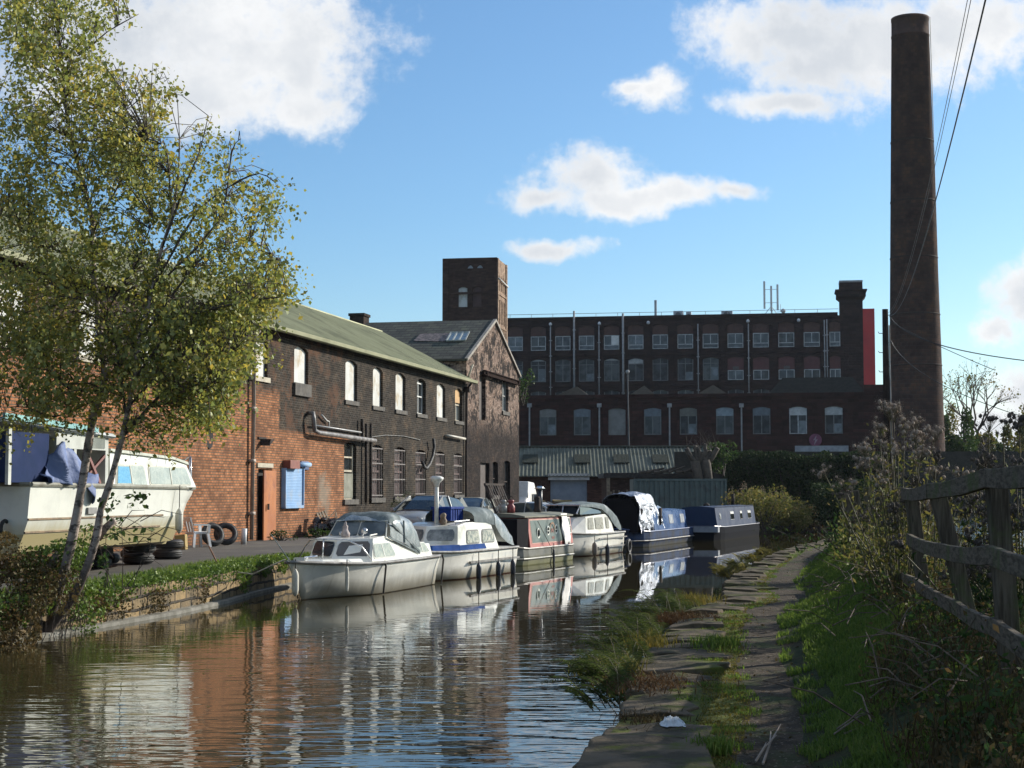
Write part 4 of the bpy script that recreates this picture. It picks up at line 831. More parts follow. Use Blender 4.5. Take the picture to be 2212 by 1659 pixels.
def wire(pts, r, label, group=None, n=24):
    P = [Vector(p) for p in pts]; out = []
    for i in range(n+1):      # quadratic through three points
        t_ = i/n; out.append(P[0]*(1-t_)**2+(P[1]*2-(P[0]+P[2])*.5)*2*t_*(1-t_)+P[2]*t_*t_)
    m = MB(); m.tube(out, r, 5); return tag(m.obj('overhead_wire', M('black_wire', (.03, .03, .035), rough=.5), None, True), label, 'wire', group)
def sagw(a, b, sag): a = Vector(a); b = Vector(b); return [a, (a+b)/2-Vector((0, 0, sag)), b]
wire(sagw(top-Vector((-.1, 0, .2)), AT(2150, -90, 13), .9), .009, 'thick single overhead wire crossing the upper right sky', 'overhead wires from the pole')
wire(sagw(top-Vector((-.1, 0, .15)), AT(2108, -90, 16), .75), .0045, 'left one of the thin double wires rising over the chimney', 'overhead wires from the pole')
wire(sagw(top-Vector((-.1, 0, .25)), AT(2116, -90, 15.6), .75), .0045, 'right one of the thin double wires rising over the chimney', 'overhead wires from the pole')
a_ = AT(1922, 684, 60); 
wire([a_, AT(2045, 749, 59), AT(2330, 790, 57)], .02, 'upper thick bundled cable running right from the pole across the chimney', 'overhead wires from the pole')
wire([a_+Vector((0, 0, -.18)), AT(2030, 748, 59.5), AT(2150, 800, 59)], .013, 'lower strand hanging just under the upper thick cable', 'overhead wires from the pole')
wire([AT(1924, 735, 60), AT(2045, 836, 59), AT(2330, 935, 57)], .014, 'lowest sagging cable running right from the pole', 'overhead wires from the pole')
# ================================================================ BOATS
def hull(L, hb, zt, zb, rake=.6, sheer=.12, t0=.5, flare=.9, n=28, tip=.03, pw=1.9, x0=None, stern_w=.92):
    """x from x0 (stern) to x0+L (bow); returns MB and a list of edge points"""
    x0 = -L/2 if x0 is None else x0; m = MB(); rings = []; edge = []
    for i in range(n+1):
        t = i/n; b = 1. if t < t0 else max(tip, 1-((t-t0)/(1-t0))**pw)
        if t < .25: b *= stern_w+(1-stern_w)*t/.25
        bt = max(0, (t-t0)/(1-t0)); w = hb*b; top = zt+sheer*bt*bt; x = x0+L*t; rr = rake*bt**1.5
        def P(f, z, s): k = (top-z)/(top-zb); return (x-rr*k, s*w*f, z)
        zc = .02+.25*bt*bt; pts = []
        sect = [(1, top), (1-.03*(1+bt*3), top-.12), (flare-.10*bt, (top+zc)/2), (flare-.06-.18*bt, zc), (.5-.2*bt, zc-.16), (0.02, zb)]
        ring = [P(f, z, 1) for f, z in sect]+[P(f, z, -1) for f, z in reversed(sect)]
        rings.append(ring); edge.append((x, w, top))
    m.loft(rings, True, True); return m, edge
def deck(edge, dz=.02, inset=.02):
    m = MB(); n = len(edge); m.add([(x, w-inset, z-dz) for x, w, z in edge]+[(x, -w+inset, z-dz) for x, w, z in edge], [(i, i+1, i+1+n, i+n) for i in range(n-1)]); return m
def gunwale(edge, r=.035, side=(1, -1), dz=0.):
    m = MB()
    for s_ in side: m.tube([(x, s_*(w+.005), z+dz) for x, w, z in edge], r, 6)
    m.tube([(edge[0][0], edge[0][1], edge[0][2]+dz), (edge[0][0], -edge[0][1], edge[0][2]+dz)], r, 6); return m
def cabin(prof, yb, yt, z0, z1):
    "side profile polygon (x,z); half width runs from yb at z0 to yt at z1"
    m = MB(); n = len(prof); Y = lambda z: yb+(yt-yb)*(z-z0)/(z1-z0)
    m.add([(x, Y(z), z) for x, z in prof]+[(x, -Y(z), z) for x, z in prof], [tuple(range(n)), tuple(range(2*n-1, n-1, -1))]+[(i, i+n, (i+1) % n+n, (i+1) % n) for i in range(n)]); return m
def sidepanel(prof, yb, yt, z0, z1, s, out=.012, th=.02):
    m = MB(); n = len(prof); Y = lambda z: yb+(yt-yb)*(z-z0)/(z1-z0)
    m.add([(x, s*(Y(z)+out), z) for x, z in prof]+[(x, s*(Y(z)+out-th), z) for x, z in prof], [tuple(range(n)), tuple(range(2*n-1, n-1, -1))]+[(i, i+n, (i+1) % n+n, (i+1) % n) for i in range(n)]); return m
def rrect(x0, x1, z0, z1, r=.05, sk0=0., sk1=0.):
    P = []
    for cx, cz, a0 in ((x1-r, z0+r, -90), (x1-r, z1-r, 0), (x0+r, z1-r, 90), (x0+r, z0+r, 180)):
        for k in range(4):
            a = math.radians(a0+k*30); xx = cx+r*math.cos(a); zz = cz+r*math.sin(a); t = (zz-z0)/(z1-z0)
            P.append((xx+(sk1 if cx > (x0+x1)/2 else sk0)*t, zz))
    return P
def rings_mesh(secs, amp=0., seed=0, sc_=3.):
    m = MB(); m.loft(secs, closed=False); 
    if amp: m.wob(amp, sc_, seed)
    return m
def boat(name, label, fr, group='boats moored along the quay'): return TF(name, label, 'boat', fr, group)
def fender(fr, x, y, ztop, ln, col, label, r=.075, rope=None, tilt=0.):
    p = fr.w(x, y, 0); t = T('boat_fender', label, 'fender', 'fenders hanging from the moored boats', (p.x, p.y, 0), fr.a, 0, tilt)
    m = MB(); m.lathe([(.015, ztop), (.03, ztop-.03), (r*.8, ztop-.07), (r, ztop-.14), (r, ztop-ln+.14), (r*.8, ztop-ln+.06), (.03, ztop-ln+.02), (.01, ztop-ln)], 10); m.obj('fender_body', col, t, True)
    m = MB(); m.tube([(0, 0, ztop-.02), (0, 0, rope or ztop+.3)], .012, 5); m.obj('rope', rope_m, t); return t
fw = M('chalky_white_fender', (.58, .56, .48), (.45, .43, .36), 6, .6); fb = M('navy_black_fender', (.03, .035, .05), rough=.45); fg = M('grey_brown_fender', (.24, .21, .17), rough=.6)

# ---- cruiser with grey blue canopy, nearest on the canal
A = Frame(-3.54, 35.64, -106.4); b = boat('cabin_cruiser', 'white cabin cruiser nearest the camera under a grey blue canvas canopy', A)
hm, ed = hull(6.7, .98, .70, -.25, .85, .12, .52, x0=-3.45, pw=2.0); hm.obj('hull', hull_grey, b, True)
deck(ed).obj('deck', white_gel, b); gunwale(ed, .038, dz=-.02).obj('rubbing_strip', grey_trim, b, True)
yb, yt = .74, .66
prof = [(-3.35, .68), (1.05, .68), (2.35, .74), (1.75, 1.14), (.95, 1.20), (.2, 1.22), (-.4, 1.24), (-.6, 1.2), (-1.0, 1.06), (-3.25, 1.03)]
cabin([(-3.35, .68), (.6, .68), (.36, 1.19), (-.4, 1.23), (-.75, 1.17), (-1.4, 1.03), (-3.25, .98)], yb, yt, .68, 1.22).obj('cabin', white_gel, b, bevel=.02)
m = MB(); m.loft([[(.595, -.74, .69), (1.12, 0, .70), (.595, .74, .69)], [(.355, -.665, 1.188), (.72, 0, 1.175), (.355, .665, 1.188)]], closed=False)
m.add([(.355, -.665, 1.188), (.72, 0, 1.175), (.355, .665, 1.188)], [(0, 1, 2)]); m.obj('cabin_front', white_gel, b)
m = MB(); m.loft([[(.6, -.62, .69), (2.3, -.3, .74), (2.45, 0, .75), (2.3, .3, .74), (.6, .62, .69)], [(.6, -.55, .77), (2.1, -.25, .80), (2.25, 0, .80), (2.1, .25, .80), (.6, .55, .77)]], closed=False); m.add([(.6, -.55, .77), (2.1, -.25, .80), (2.25, 0, .80), (2.1, .25, .80), (.6, .55, .77)], [tuple(range(5))]); m.obj('foredeck_trunk', white_gel, b)
def facepanel(P0, P1, P2, P3, u0, u1, v0, v1, out=.02):     # bilinear patch panel P0..P1 bottom, P3..P2 top
    P0, P1, P2, P3 = map(Vector, (P0, P1, P2, P3)); nrm = (P1-P0).cross(P3-P0).normalized()
    def q(u, v): return P0.lerp(P1, u).lerp(P3.lerp(P2, u), v)+nrm*out
    du = min(.06, (u1-u0)*.3)
    pts = [q(u0+du, v0), q(u1-du, v0), q(u1, v0+.12), q(u1, v1-.12), q(u1-du, v1), q(u0+du, v1), q(u0, v1-.12), q(u0, v0+.12)]
    m = MB(); m.add(pts+[p-nrm*(out*2) for p in pts], [tuple(range(8)), tuple(range(15, 7, -1))]+[(i, i+8, (i+1) % 8+8, (i+1) % 8) for i in range(8)]); return m
tintg = glass('tinted_front_window', (.012, .022, .035), .06, (.03, .05, .08))
for s_ in (1, -1): facepanel((.595, s_*.74, .69), (1.12, 0, .70), (.72, 0, 1.175), (.355, s_*.665, 1.188), .08, .93, .26, .88).obj('front_window', tintg, b)
wframe = M('white_window_frame', (.68, .68, .63), rough=.35)
for (xa, xb_, za, zb_) in ((-.86, .42, .79, 1.07), (-3.12, -2.3, .80, 1.0)):
    mid = (xa+xb_)/2+.05
    for s_ in (1, -1):
        fr_w = sidepanel(rrect(xa-.03, xb_+.03, za-.03, zb_+.03, .05, .3, -.02), yb, yt, .68, 1.22, s_, .012)
        q = sidepanel(rrect(mid-.02, mid+.02, za, zb_, .005, .12, .12), yb, yt, .68, 1.22, s_, .026); fr_w.add(q.v, q.f)
        o = fr_w.obj('side_window', wframe, b); sidepanel(rrect(xa, xb_, za, zb_, .05, .28, -.02), yb, yt, .68, 1.22, s_, .02).obj('pane', curt, o)
# wheel-house windscreen and canopy
scr = M('grey_screen_glass', (.09, .11, .12), (.18, .205, .21), 3, .12); W0 = ((-.38, .68, 1.21), (-.38, -.68, 1.21), (-.68, -.60, 1.54), (-.68, .60, 1.54))
facepanel(*W0, .02, .49, .04, .97).obj('windscreen', scr, b); facepanel(*W0, .51, .98, .04, .97).obj('windscreen', scr, b)
m = MB(); m.tube([(-.38, .68, 1.20), (-.68, .60, 1.55), (-.68, -.60, 1.55), (-.38, -.68, 1.20)], .016, 6); m.tube([(-.37, 0, 1.2), (-.67, 0, 1.55)], .014, 5); m.obj('windscreen_frame', white_gel, b)
def hoop(x, w, z0, z1, k=.9, n=12, sq=.75):
    return [(x, w*(math.copysign(abs(math.cos(a))**sq, math.cos(a))), z0+(z1-z0)*abs(math.sin(a))**k) for a in [math.pi*i/n for i in range(n+1)]]
m = rings_mesh([hoop(-.66, .66, 1.50, 1.55, .3, 12, .4), hoop(-.74, .67, 1.46, 1.62, .3, 12, .4), hoop(-1.0, .68, 1.36, 1.735, .35, 12, .45), hoop(-1.35, .69, 1.30, 1.74, .35, 12, .45)], .014, 3, 5.); m.obj('canopy_top', canvas, b, True)
m = rings_mesh([hoop(x_, w_, z0_, z1_, .45, 14, .5) for x_, w_, z0_, z1_ in ((-.62, .70, 1.22, 1.56), (-.75, .71, 1.18, 1.63), (-1.05, .73, 1.12, 1.725), (-1.35, .745, 1.04, 1.73), (-1.65, .745, .97, 1.67), (-1.9, .74, .91, 1.68), (-2.15, .735, .84, 1.64), (-2.35, .73, .79, 1.50), (-2.5, .72, .78, 1.18))], .04, 8, 3.4); m.obj('canopy_side', vinyl, b, True)
m = MB()
for s_ in (1, -1): m.obox((-.66, s_*.72, 1.5), (-2.35, s_*.77, .82), .02, .05); m.obox((-1.35, s_*.765, 1.05), (-1.35, s_*.74, 1.55), .02, .04); m.obox((-.45, s_*.715, 1.20), (-2.4, s_*.755, .78), .02, .04)
m.obj('canopy_seams', canvas, b)
m = MB(); m.tube([(3.25, 0, .86), (2.9, .1, .98), (2.2, .42, 1.02)], .016, 6)   # pulpit/rails
rl = MB(); rl.tube([(1.55, 0, .76), (1.5, 0, 1.2)], .016, 6); rl.tube([(1.5, 0, 1.2), (1.2, .42, 1.18), (.95, .66, 1.02), (.85, .84, .74)], .016, 6); rl.tube([(1.5, 0, 1.2), (1.2, -.42, 1.18), (.95, -.66, 1.02), (.85, -.84, .76)], .016, 6); rl.obj('foredeck_rail', steel_m, b, True)
m = MB(); m.box(2.55, 2.75, -.12, .12, .79, .86); m.tube([(2.6, .05, .86), (2.3, .2, .88)], .02, 5); m.tube([(3.1, -.05, .82), (3.35, -.35, 1.35)], .012, 5); m.obj('deck_cleat', steel_m, b)
m = MB(); m.tube([(-.1, .25, 1.2), (-.1, .25, 1.3)], .02); m.lathe([(.02, -.05), (.075, .0), (.065, .04)], 10, (-.08, .3, 1.34), 'x'); m.tube([(-.2, -.3, 1.2), (-.2, -.3, 1.32)], .05, 8); m.obj('spotlight', steel_m, b, True)
m = MB(); m.tube([(.1, .5, 1.25), (-.3, .5, 1.27)], .016, 6); m.tube([(.1, .5, 1.19), (.1, .5, 1.26)], .016, 6); m.obj('grab_rail', white_gel, b)
for x_ in (.42, -3.4): m = MB(); m.tube([(x_, .96, .72), (x_, .995, .6), (x_-.02, .93, .02)], .022, 6); m.obj('hanging_strap', rope_m, b)
t = T('plastic_gnome', 'small pinkish grey gnome ornament on the nearest cruiser cabin roof', 'ornament', None, tuple(A.w(.05, -.1, 1.20)))
m = MB(); m.lathe([(.09, 0), (.10, .08), (.06, .16), (.05, .2), (.055, .24), (.03, .27), (.03, .30), (.01, .36)], 10); m.wob(.02, 8); m.obj('figure', M('washed_out_pink', (.45, .38, .36), (.3, .25, .24), 9, .7), t, True)
fender(A, 3.15, .10, .66, .55, fw, 'whitish fender hanging at the tip of the nearest cruiser bow', .07, .85)
fender(A, 1.95, .72, .66, .52, fw, 'slim whitish fender on the near bow side of the nearest cruiser', .04, .8)

m = MB(); m.tube([A.w(3.1, -.15, .84), A.w(3.0, -.9, .55)+Vector((0, 0, -.02)), A.w(2.6, -2.3, .62)], .014, 5); tag(m.obj('mooring_rope', M('pale_mooring_rope', (.45, .42, .34), rough=.9), None, True), 'pale rope tying the nearest cruiser bow to the quay', 'rope')
# ---- second cruiser
B = Frame(.24, 44.5, -110.7); B = Frame(B.w(0, -1.02).x, B.w(0, -1.02).y, -110.7)      # origin now on the centre line at the stern
b = boat('cabin_cruiser', 'cream white cruiser with blue cabin stripe and three black fenders', B)
hm, ed = hull(6.9, 1.03, .71, -.22, .6, .12, .5, x0=0, flare=.95); hm.obj('hull', hull_white, b, True); deck(ed).obj('deck', white_gel, b); gunwale(ed, .035, dz=-.015).obj('rubbing_strip', grey_trim, b, True)
m = MB(); m.obox((.15, 1.02, .42), (3.7, 1.03, .42), .05, .05); m.obj('rubbing_rail', grey_trim, b)
yb, yt = .80, .70
prof = [(1.05, .70), (3.98, .70), (3.76, 1.34), (3.2, 1.41), (1.7, 1.42), (1.45, 1.38), (1.25, 1.05)]
cabin(prof, yb, yt, .70, 1.42).obj('cabin', white_gel, b, bevel=.03)
m = MB(); m.loft([[(3.97, -.8, .71), (4.4, 0, .73), (3.97, .8, .71)], [(3.75, -.715, 1.335), (4.08, 0, 1.32), (3.75, .715, 1.335)]], closed=False); m.add([(3.75, -.715, 1.335), (4.08, 0, 1.32), (3.75, .715, 1.335), (3.2, .7, 1.40), (3.2, -.7, 1.40)], [(0, 1, 2, 3, 4)]); m.obj('cabin_front', white_gel, b)
for s_ in (1, -1): facepanel((3.97, s_*.8, .71), (4.4, 0, .73), (4.08, 0, 1.32), (3.75, s_*.715, 1.335), .1, .93, .40, .86).obj('front_window', M('net_curtained_glass', (.10, .12, .13), (.26, .28, .28), 6, .2), b)
fdk = M('blue_coaming_paint', (.010, .055, .22), rough=.8, spec=.1)
m = MB(); m.loft([[(3.9, -.86, .70), (5.1, -.62, .72), (5.75, 0, .74), (5.1, .62, .72), (3.9, .86, .70)], [(3.9, -.83, .87), (5.05, -.58, .88), (5.65, 0, .89), (5.05, .58, .88), (3.9, .83, .87)]], closed=False); m.obj('foredeck_coaming', fdk, b)
m = MB(); m.add([(3.9, -.83, .872), (5.05, -.58, .882), (5.65, 0, .892), (5.05, .58, .882), (3.9, .83, .872)], [tuple(range(5))]); m.obj('foredeck', white_gel, b)
wrub = M('grey_window_rubber', (.12, .12, .115), rough=.5); wcur = M('curtained_window', (.50, .48, .38), (.10, .13, .12), 9, .3)
for (xa, xb_, mt) in ((2.45, 3.3, curt), (1.38, 2.25, curt)):
    for s_ in (1, -1):
        o = sidepanel(rrect(xa-.03, xb_+.03, .86, 1.22, .08, 0, -.1), yb, yt, .7, 1.42, s_, .012).obj('side_window', wrub, b); sidepanel(rrect(xa, xb_, .89, 1.19, .07, 0, -.1), yb, yt, .7, 1.42, s_, .02).obj('pane', wcur, o)
m = MB()
for s_ in (1, -1): q = sidepanel([(2.0, .72), (3.95, .72), (3.9, .85), (2.1, .85)], yb, yt, .7, 1.42, s_, .014); m.add(q.v, q.f)
m.obj('blue_stripe', M('royal_blue_paint', (.010, .055, .22), rough=.8, spec=.1), b)
m = rings_mesh([hoop(2.6, .70, 1.40, 1.74, .55), hoop(1.8, .72, 1.38, 1.80, .55), hoop(1.2, .74, 1.30, 1.80, .5)], .012, 21, 4.); m.obj('canopy_top', canvas, b, True)
m = rings_mesh([hoop(1.22, .76, 1.28, 1.79, .5), hoop(.9, .80, 1.0, 1.72, .5), hoop(.55, .84, .82, 1.55, .55), hoop(.2, .86, .75, 1.25, .6), hoop(.06, .86, .74, .85, .6)], .045, 5, 3.5); m.obj('canopy_side', vinyl, b, True)
m = MB(); [m.tube([(3.6-k*.3, .6, 1.36+.01*k), (3.6-k*.3, .6, 1.44)], .012, 5) for k in range(7)]; m.tube([(3.7, .6, 1.44), (1.7, .6, 1.48)], .018, 6); m.obj('roof_handrail', steel_m, b)
m = MB(); m.tube([(3.45, 0, 1.38), (3.45, 0, 2.35)], .055, 10); m.obj('radar_pole', white_gel, b, True); m = MB(); m.lathe([(.05, 2.3), (.08, 2.42), (.17, 2.5), (.18, 2.56), (.1, 2.6)], 16, (3.45, 0, 0)); m.obj('radar_dome', white_gel, b, True)
t = T('storage_crate', 'blue plastic crate on the second cruiser roof in front of the radar pole', 'crate', None, tuple(B.w(2.95, .1, 1.45)), B.a); m = MB(); m.box(-.42, .42, -.25, .25, 0, .34); m.box(-.45, .45, -.28, .28, .30, .36); [m.box(-.4+k*.16, -.37+k*.16, .25, .27, .02, .30) for k in range(6)]; m.obj('box', M('blue_plastic', (.010, .04, .22), rough=.7, spec=.15), t, bevel=.01)
t = T('toy_monkey', 'small brown and grey ornament sitting on the second cruiser cabin roof', 'ornament', None, tuple(B.w(3.6, .25, 1.37))); m = MB(); m.lathe([(.07, 0), (.1, .08), (.06, .16), (.07, .22), (.05, .28), (.01, .3)], 9); m.wob(.03, 9); m.obj('figure', M('brown_fur', (.14, .09, .05), (.25, .2, .15), 9, .8), t, True)
for i, x_ in enumerate((3.28, 1.9, .82)): fender(B, x_, 1.10, .40, .46, fb, ['black fender nearest the bow of the blue striped cruiser', 'middle black fender of the blue striped cruiser', 'black fender nearest the stern of the blue striped cruiser'][i], .07, .68)
# ---- green and red narrowboat
R = Frame(.27, 48., 69.5); R = Frame(R.w(0, .98).x, R.w(0, .98).y, 69.5)
b = boat('narrowboat', 'green and red narrowboat with round portholes and open dark end', R)
nbh = hullmat('grey_green_steel_hull', (.14, .14, .115), (.22, .22, .11), 0., .35, .5, low=(.10, .10, .04), c2=(.20, .20, .18))
def nb_hull(L, hb, zt, sheer=.05, bow=True):
    m = MB(); rings = []; edge = []; n = 20
    for i in range(n+1):
        t = i/n; x = L*t; k = max(0, (t-.82)/.18) if bow else 0; s_ = max(0, (.10-t)/.10); w = hb*(1-k**2*.93)*(1-s_**2*.25); top = zt+sheer*k*k*3+.05*s_
        rings.append([(x, w, top), (x, w*1.02, zt*.55), (x-.12*k, w*.98, .0), (x-.25*k, w*.85, -.3), (x-.25*k, -w*.85, -.3), (x-.12*k, -w*.98, 0), (x, -w*1.02, zt*.55), (x, -w, top)]); edge.append((x, w, top))
    m.loft(rings); return m, edge
def ubox(mb, xa, xb_, yb, yt, z0, z1): # long cabin with tumblehome
    mb.loft([[(x, yb, z0), (x, yt, z1), (x, yt*.5, z1+.05), (x, 0, z1+.07), (x, -yt*.5, z1+.05), (x, -yt, z1), (x, -yb, z0)] for x in (xa, xb_)]); return mb
hm, ed = nb_hull(5.75, 1.0, .50, .06); hm.obj('hull', nbh, b); deck(ed, .01).obj('deck', grey_trim, b); gunwale(ed, .03).obj('gunwale', M('worn_pale_steel', (.34, .31, .26), rough=.5), b); 
m = MB(); m.tube([(x, -w*1.02, .20) for x, w, z in ed[:-2]], .028, 6); m.obj('rubbing_strake', M('scuffed_steel', (.25, .25, .21), rough=.5), b)
yb, yt, z0, z1 = .86, .74, .50, 1.45
m = MB(); ubox(m, 1.15, 5.25, yb, yt, z0, z1); m.obj('cabin', M('faded_red_paint', (.44, .11, .085), (.38, .10, .08), 2, .5), b)
P_ = lambda x0_, x1_, a, c, out: sidepanel([(x0_, a), (x1_, a), (x1_, c), (x0_, c)], yb, yt, z0, z1, -1, out)
m = P_(1.32, 4.95, .62, 1.35, .006); m.obj('coach_line', M('pale_pink_line', (.6, .33, .25), rough=.5), b)
m = P_(1.36, 4.91, .645, 1.325, .011); m.obj('green_panel', M('dull_green_panel', (.055, .095, .08), (.085, .115, .10), 2.5, .4), b)
m = MB(); m.loft([[(x, .82, 1.46), (x, .4, 1.53), (x, 0, 1.55), (x, -.4, 1.53), (x, -.82, 1.46), (x, -.82, 1.42), (x, .82, 1.42)] for x in (.75, 5.35)]); m.obj('roof', M('olive_grey_roof_paint', (.21, .21, .155), (.15, .15, .11), 2, .7), b)
m = MB(); m.box(.15, 1.14, -.80, .80, .5, 1.38); m.obj('cratch_cover', M('black_tarpaulin', (.008, .008, .011), rough=.95, spec=.1), b)
def porthole(x, z, r, bar=True):
    y = -(yb+(yt-yb)*(z-z0)/(z1-z0)+.02); m = MB(); m.torus(r, .03, (x, y, z), 'y', 20, 6, .5)
    o = m.obj('porthole', M('cream_porthole_rim', (.66, .68, .60), rough=.4), b, True); g_ = MB(); g_.lathe([(r-.01, y-.002), (r-.01, y+.01)], 18, (x, 0, z), 'y'); g_.obj('pane', dglass, o)
    if bar: q = MB(); q.box(x-r, x+r, y-.02, y-.004, z-.015, z+.015); q.obj('bar', M('cream_porthole_rim', (.66, .68, .60), rough=.4), o)
porthole(1.96, .92, .14, False); porthole(2.87, .98, .13); porthole(3.66, 1.01, .13)
ya = -(.80+.025); q = MB(); 
for r0, r1, mt in ((.20, .25, 'a'), ): q.loft([[(3.27+rr*math.cos(a), ya, 1.0+rr*1.0*math.sin(a)) for a in [math.pi*k/12 for k in range(13)]] for rr in (r0, r1)], closed=False)
q.obj('painted_arch', M('brown_orange_lettering', (.30, .14, .06), rough=.5), b); q = MB(); q.loft([[(3.27+rr*math.cos(a), ya, .92+rr*math.sin(a)) for a in [math.pi*k/12 for k in range(13)]] for rr in (.05, .14)], closed=False); q.box(3.17, 3.42, ya-.02, ya+.0, .72, .80); q.obj('painted_emblem', M('dull_maroon_lettering', (.20, .07, .05), rough=.5), b)
m = MB(); secs = []
for i in range(9):
    t_ = i/8; z_ = 1.50-.98*t_; secs.append([(4.12+.66*k/8+.03*math.sin(i*1.3)+(.10*t_), -(yb+(yt-yb)*(z_-z0)/(z1-z0))-.05-.03*math.sin(k*2.1+i), z_-(.05*math.sin(k) if i == 8 else 0)) for k in range(9)])
m.loft(secs, closed=False); o = m.obj('white_cloth', M('bright_white_sheet', (.85, .84, .80), (.72, .71, .68), 5, .7), None, True); o.location = (R.o[0], R.o[1], 0); o.rotation_euler.z = R.a; tag(o, 'bright white sheet hanging over the side of the green and red narrowboat', 'cloth'); md = o.modifiers.new('thick', 'SOLIDIFY'); md.thickness = .015
m = sidepanel(rrect(4.86, 5.16, .85, 1.38, .03), yb, yt, z0, z1, -1, .014); o = m.obj('side_window', white_p, b); m = sidepanel(rrect(4.89, 5.13, .89, 1.10, .02), yb, yt, z0, z1, -1, .022); q = sidepanel(rrect(4.89, 5.13, 1.13, 1.34, .02), yb, yt, z0, z1, -1, .022); m.add(q.v, q.f); m.obj('pane', dglass, o)
m = MB(); m.lathe([(.10, 1.5), (.13, 1.58), (.13, 1.62), (.10, 1.66), (.10, 2.0), (.06, 2.05)], 10, (3.9, -.1, 0)); m.obj('stove_chimney', iron, b, True); m = MB(); m.tube([(4.7, .1, 1.5), (4.7, .1, 2.28)], .085, 10); m.obj('stove_chimney', M('dark_blue_black_flue', (.02, .03, .05), rough=.4), b, True); m = MB(); m.lathe([(.04, 2.27), (.19, 2.30), (.06, 2.38)], 12, (4.7, .1, 0)); m.obj('chimney_cap', steel_m, b, True)
m = MB(); m.tube([(1.85, -.84, 1.3), (2.6, -1.0, .5), (2.7, -1.05, .38)], .01, 5); m.obj('mooring_line', rope_m, b)
fender(R, 2.72, -1.06, .42, .50, fb, 'slim black fender on the side of the green and red narrowboat', .035, .6)
for i, (lb, c_, dx) in enumerate((('greyish water can on the green and red narrowboat roof', (.35, .34, .32), 0), ('red patterned water can on the green and red narrowboat roof', (.30, .06, .06), .35))):
    t = T('water_can', lb, 'can', 'cans on the narrowboat roof', tuple(R.w(1.35+dx*.6, .1-dx*.5, 1.55))); m = MB(); m.lathe([(.12, 0), (.12, .2), (.07, .27), (.07, .30), (.10, .36), (.08, .40)], 12); m.obj('can_body', M('can_paint', c_, tuple(k*.6 for k in c_), 12, .5), t, True); m = MB(); m.torus(.08, .012, (0, 0, .42), 'y', 12, 5); m.obj('handle', iron, t)
# ---- third cruiser
C = Frame(4.19, 59.3, -110); C = Frame(C.w(0, -1.0).x, C.w(0, -1.0).y, -110)
b = boat('cabin_cruiser', 'small cream cruiser between the green narrowboat and the foil wrapped one', C)
hm, ed = hull(6.3, 1.0, .76, -.2, .35, .14, .48, x0=0, flare=.96); hm.obj('hull', hull_white, b, True); deck(ed).obj('deck', white_gel, b); gunwale(ed, .035, dz=-.015).obj('rubbing_strip', grey_trim, b, True)
m = MB(); m.obox((.05, 1.0, .58), (3.5, 1.01, .58), .04, .04); m.obox((.05, .99, .28), (3.6, 1.0, .28), .05, .05); m.obj('rubbing_rail', grey_trim, b)
yb, yt = .78, .70
cabin([(.9, .76), (4.35, .76), (4.1, 1.34), (1.4, 1.42), (1.25, 1.35)], yb, yt, .76, 1.42).obj('cabin', white_gel, b, bevel=.02)
m = MB(); m.loft([[(4.33, -.78, .77), (5.0, -.4, .8), (5.1, 0, .8), (5.0, .4, .8), (4.33, .78, .77)], [(4.09, -.71, 1.33), (4.4, -.4, 1.32), (4.5, 0, 1.31), (4.4, .4, 1.32), (4.09, .71, 1.33)]], closed=False); m.add([(4.09, -.71, 1.33), (4.4, -.4, 1.32), (4.5, 0, 1.31), (4.4, .4, 1.32), (4.09, .71, 1.33)], [tuple(range(5))]); m.obj('cabin_front', white_gel, b)
facepanel((4.33, .78, .77), (5.1, 0, .8), (4.5, 0, 1.31), (4.09, .7, 1.33), .1, .95, .15, .88).obj('front_window', dglass, b); facepanel((5.1, 0, .8), (4.33, -.78, .77), (4.09, -.7, 1.33), (4.5, 0, 1.31), .05, .9, .15, .88).obj('front_window', dglass, b)
wcrm = M('cream_window_frame', (.25, .24, .2), rough=.5); wbei = M('beige_curtained_window', (.36, .34, .27), (.22, .21, .18), 4, .3)
for (xa, xb_, sk_) in ((3.35, 4.0, -.15), (2.2, 3.1, 0), (1.5, 1.85, 0)):
    for s_ in (1, -1): o = sidepanel(rrect(xa-.03, xb_+.03, .90, 1.30, .04, 0, sk_), yb, yt, .76, 1.42, s_, .012).obj('side_window', wcrm, b); sidepanel(rrect(xa, xb_, .93, 1.27, .04, 0, sk_), yb, yt, .76, 1.42, s_, .02).obj('pane', wbei, o)
m = MB(); m.tube([(4.6, .55, 1.45), (4.4, .62, 1.74), (4.4, -.62, 1.74), (4.6, -.55, 1.45)], .03, 6); m.tube([(4.5, 0, 1.45), (4.4, 0, 1.74)], .025, 6)
m.obj('windscreen_frame', steel_m, b); facepanel((4.45, .6, 1.42), (4.45, -.6, 1.42), (4.3, -.55, 1.72), (4.3, .55, 1.72), .03, .97, .05, .95, 0.).obj('windscreen', dglass, b)
m = MB(); 
for s_ in (1, -1): m.add([(4.45, s_*.62, 1.42), (2.2, s_*.68, 1.44), (2.2, s_*.62, 1.72), (4.3, s_*.58, 1.72)], [(0, 1, 2, 3)])
m.obj('side_screen', dglass, b)
m = rings_mesh([hoop(4.35, .60, 1.68, 1.76, .5), hoop(3.2, .66, 1.66, 1.84, .5), hoop(2.2, .70, 1.60, 1.85, .5), hoop(1.5, .76, 1.35, 1.80, .5), hoop(.9, .80, 1.0, 1.68, .5), hoop(.4, .84, .82, 1.5, .55), hoop(.15, .84, .80, 1.1, .6)], .03, 9, 3.); m.obj('canopy', canvas, b, True)
m = MB(); m.tube([(3.9, .5, 1.43), (2.2, .5, 1.48)], .025, 6); [m.tube([(3.9-k*.5, .5, 1.38), (3.9-k*.5, .5, 1.44)], .02, 5) for k in range(4)]; m.obj('grab_rail', white_gel, b)
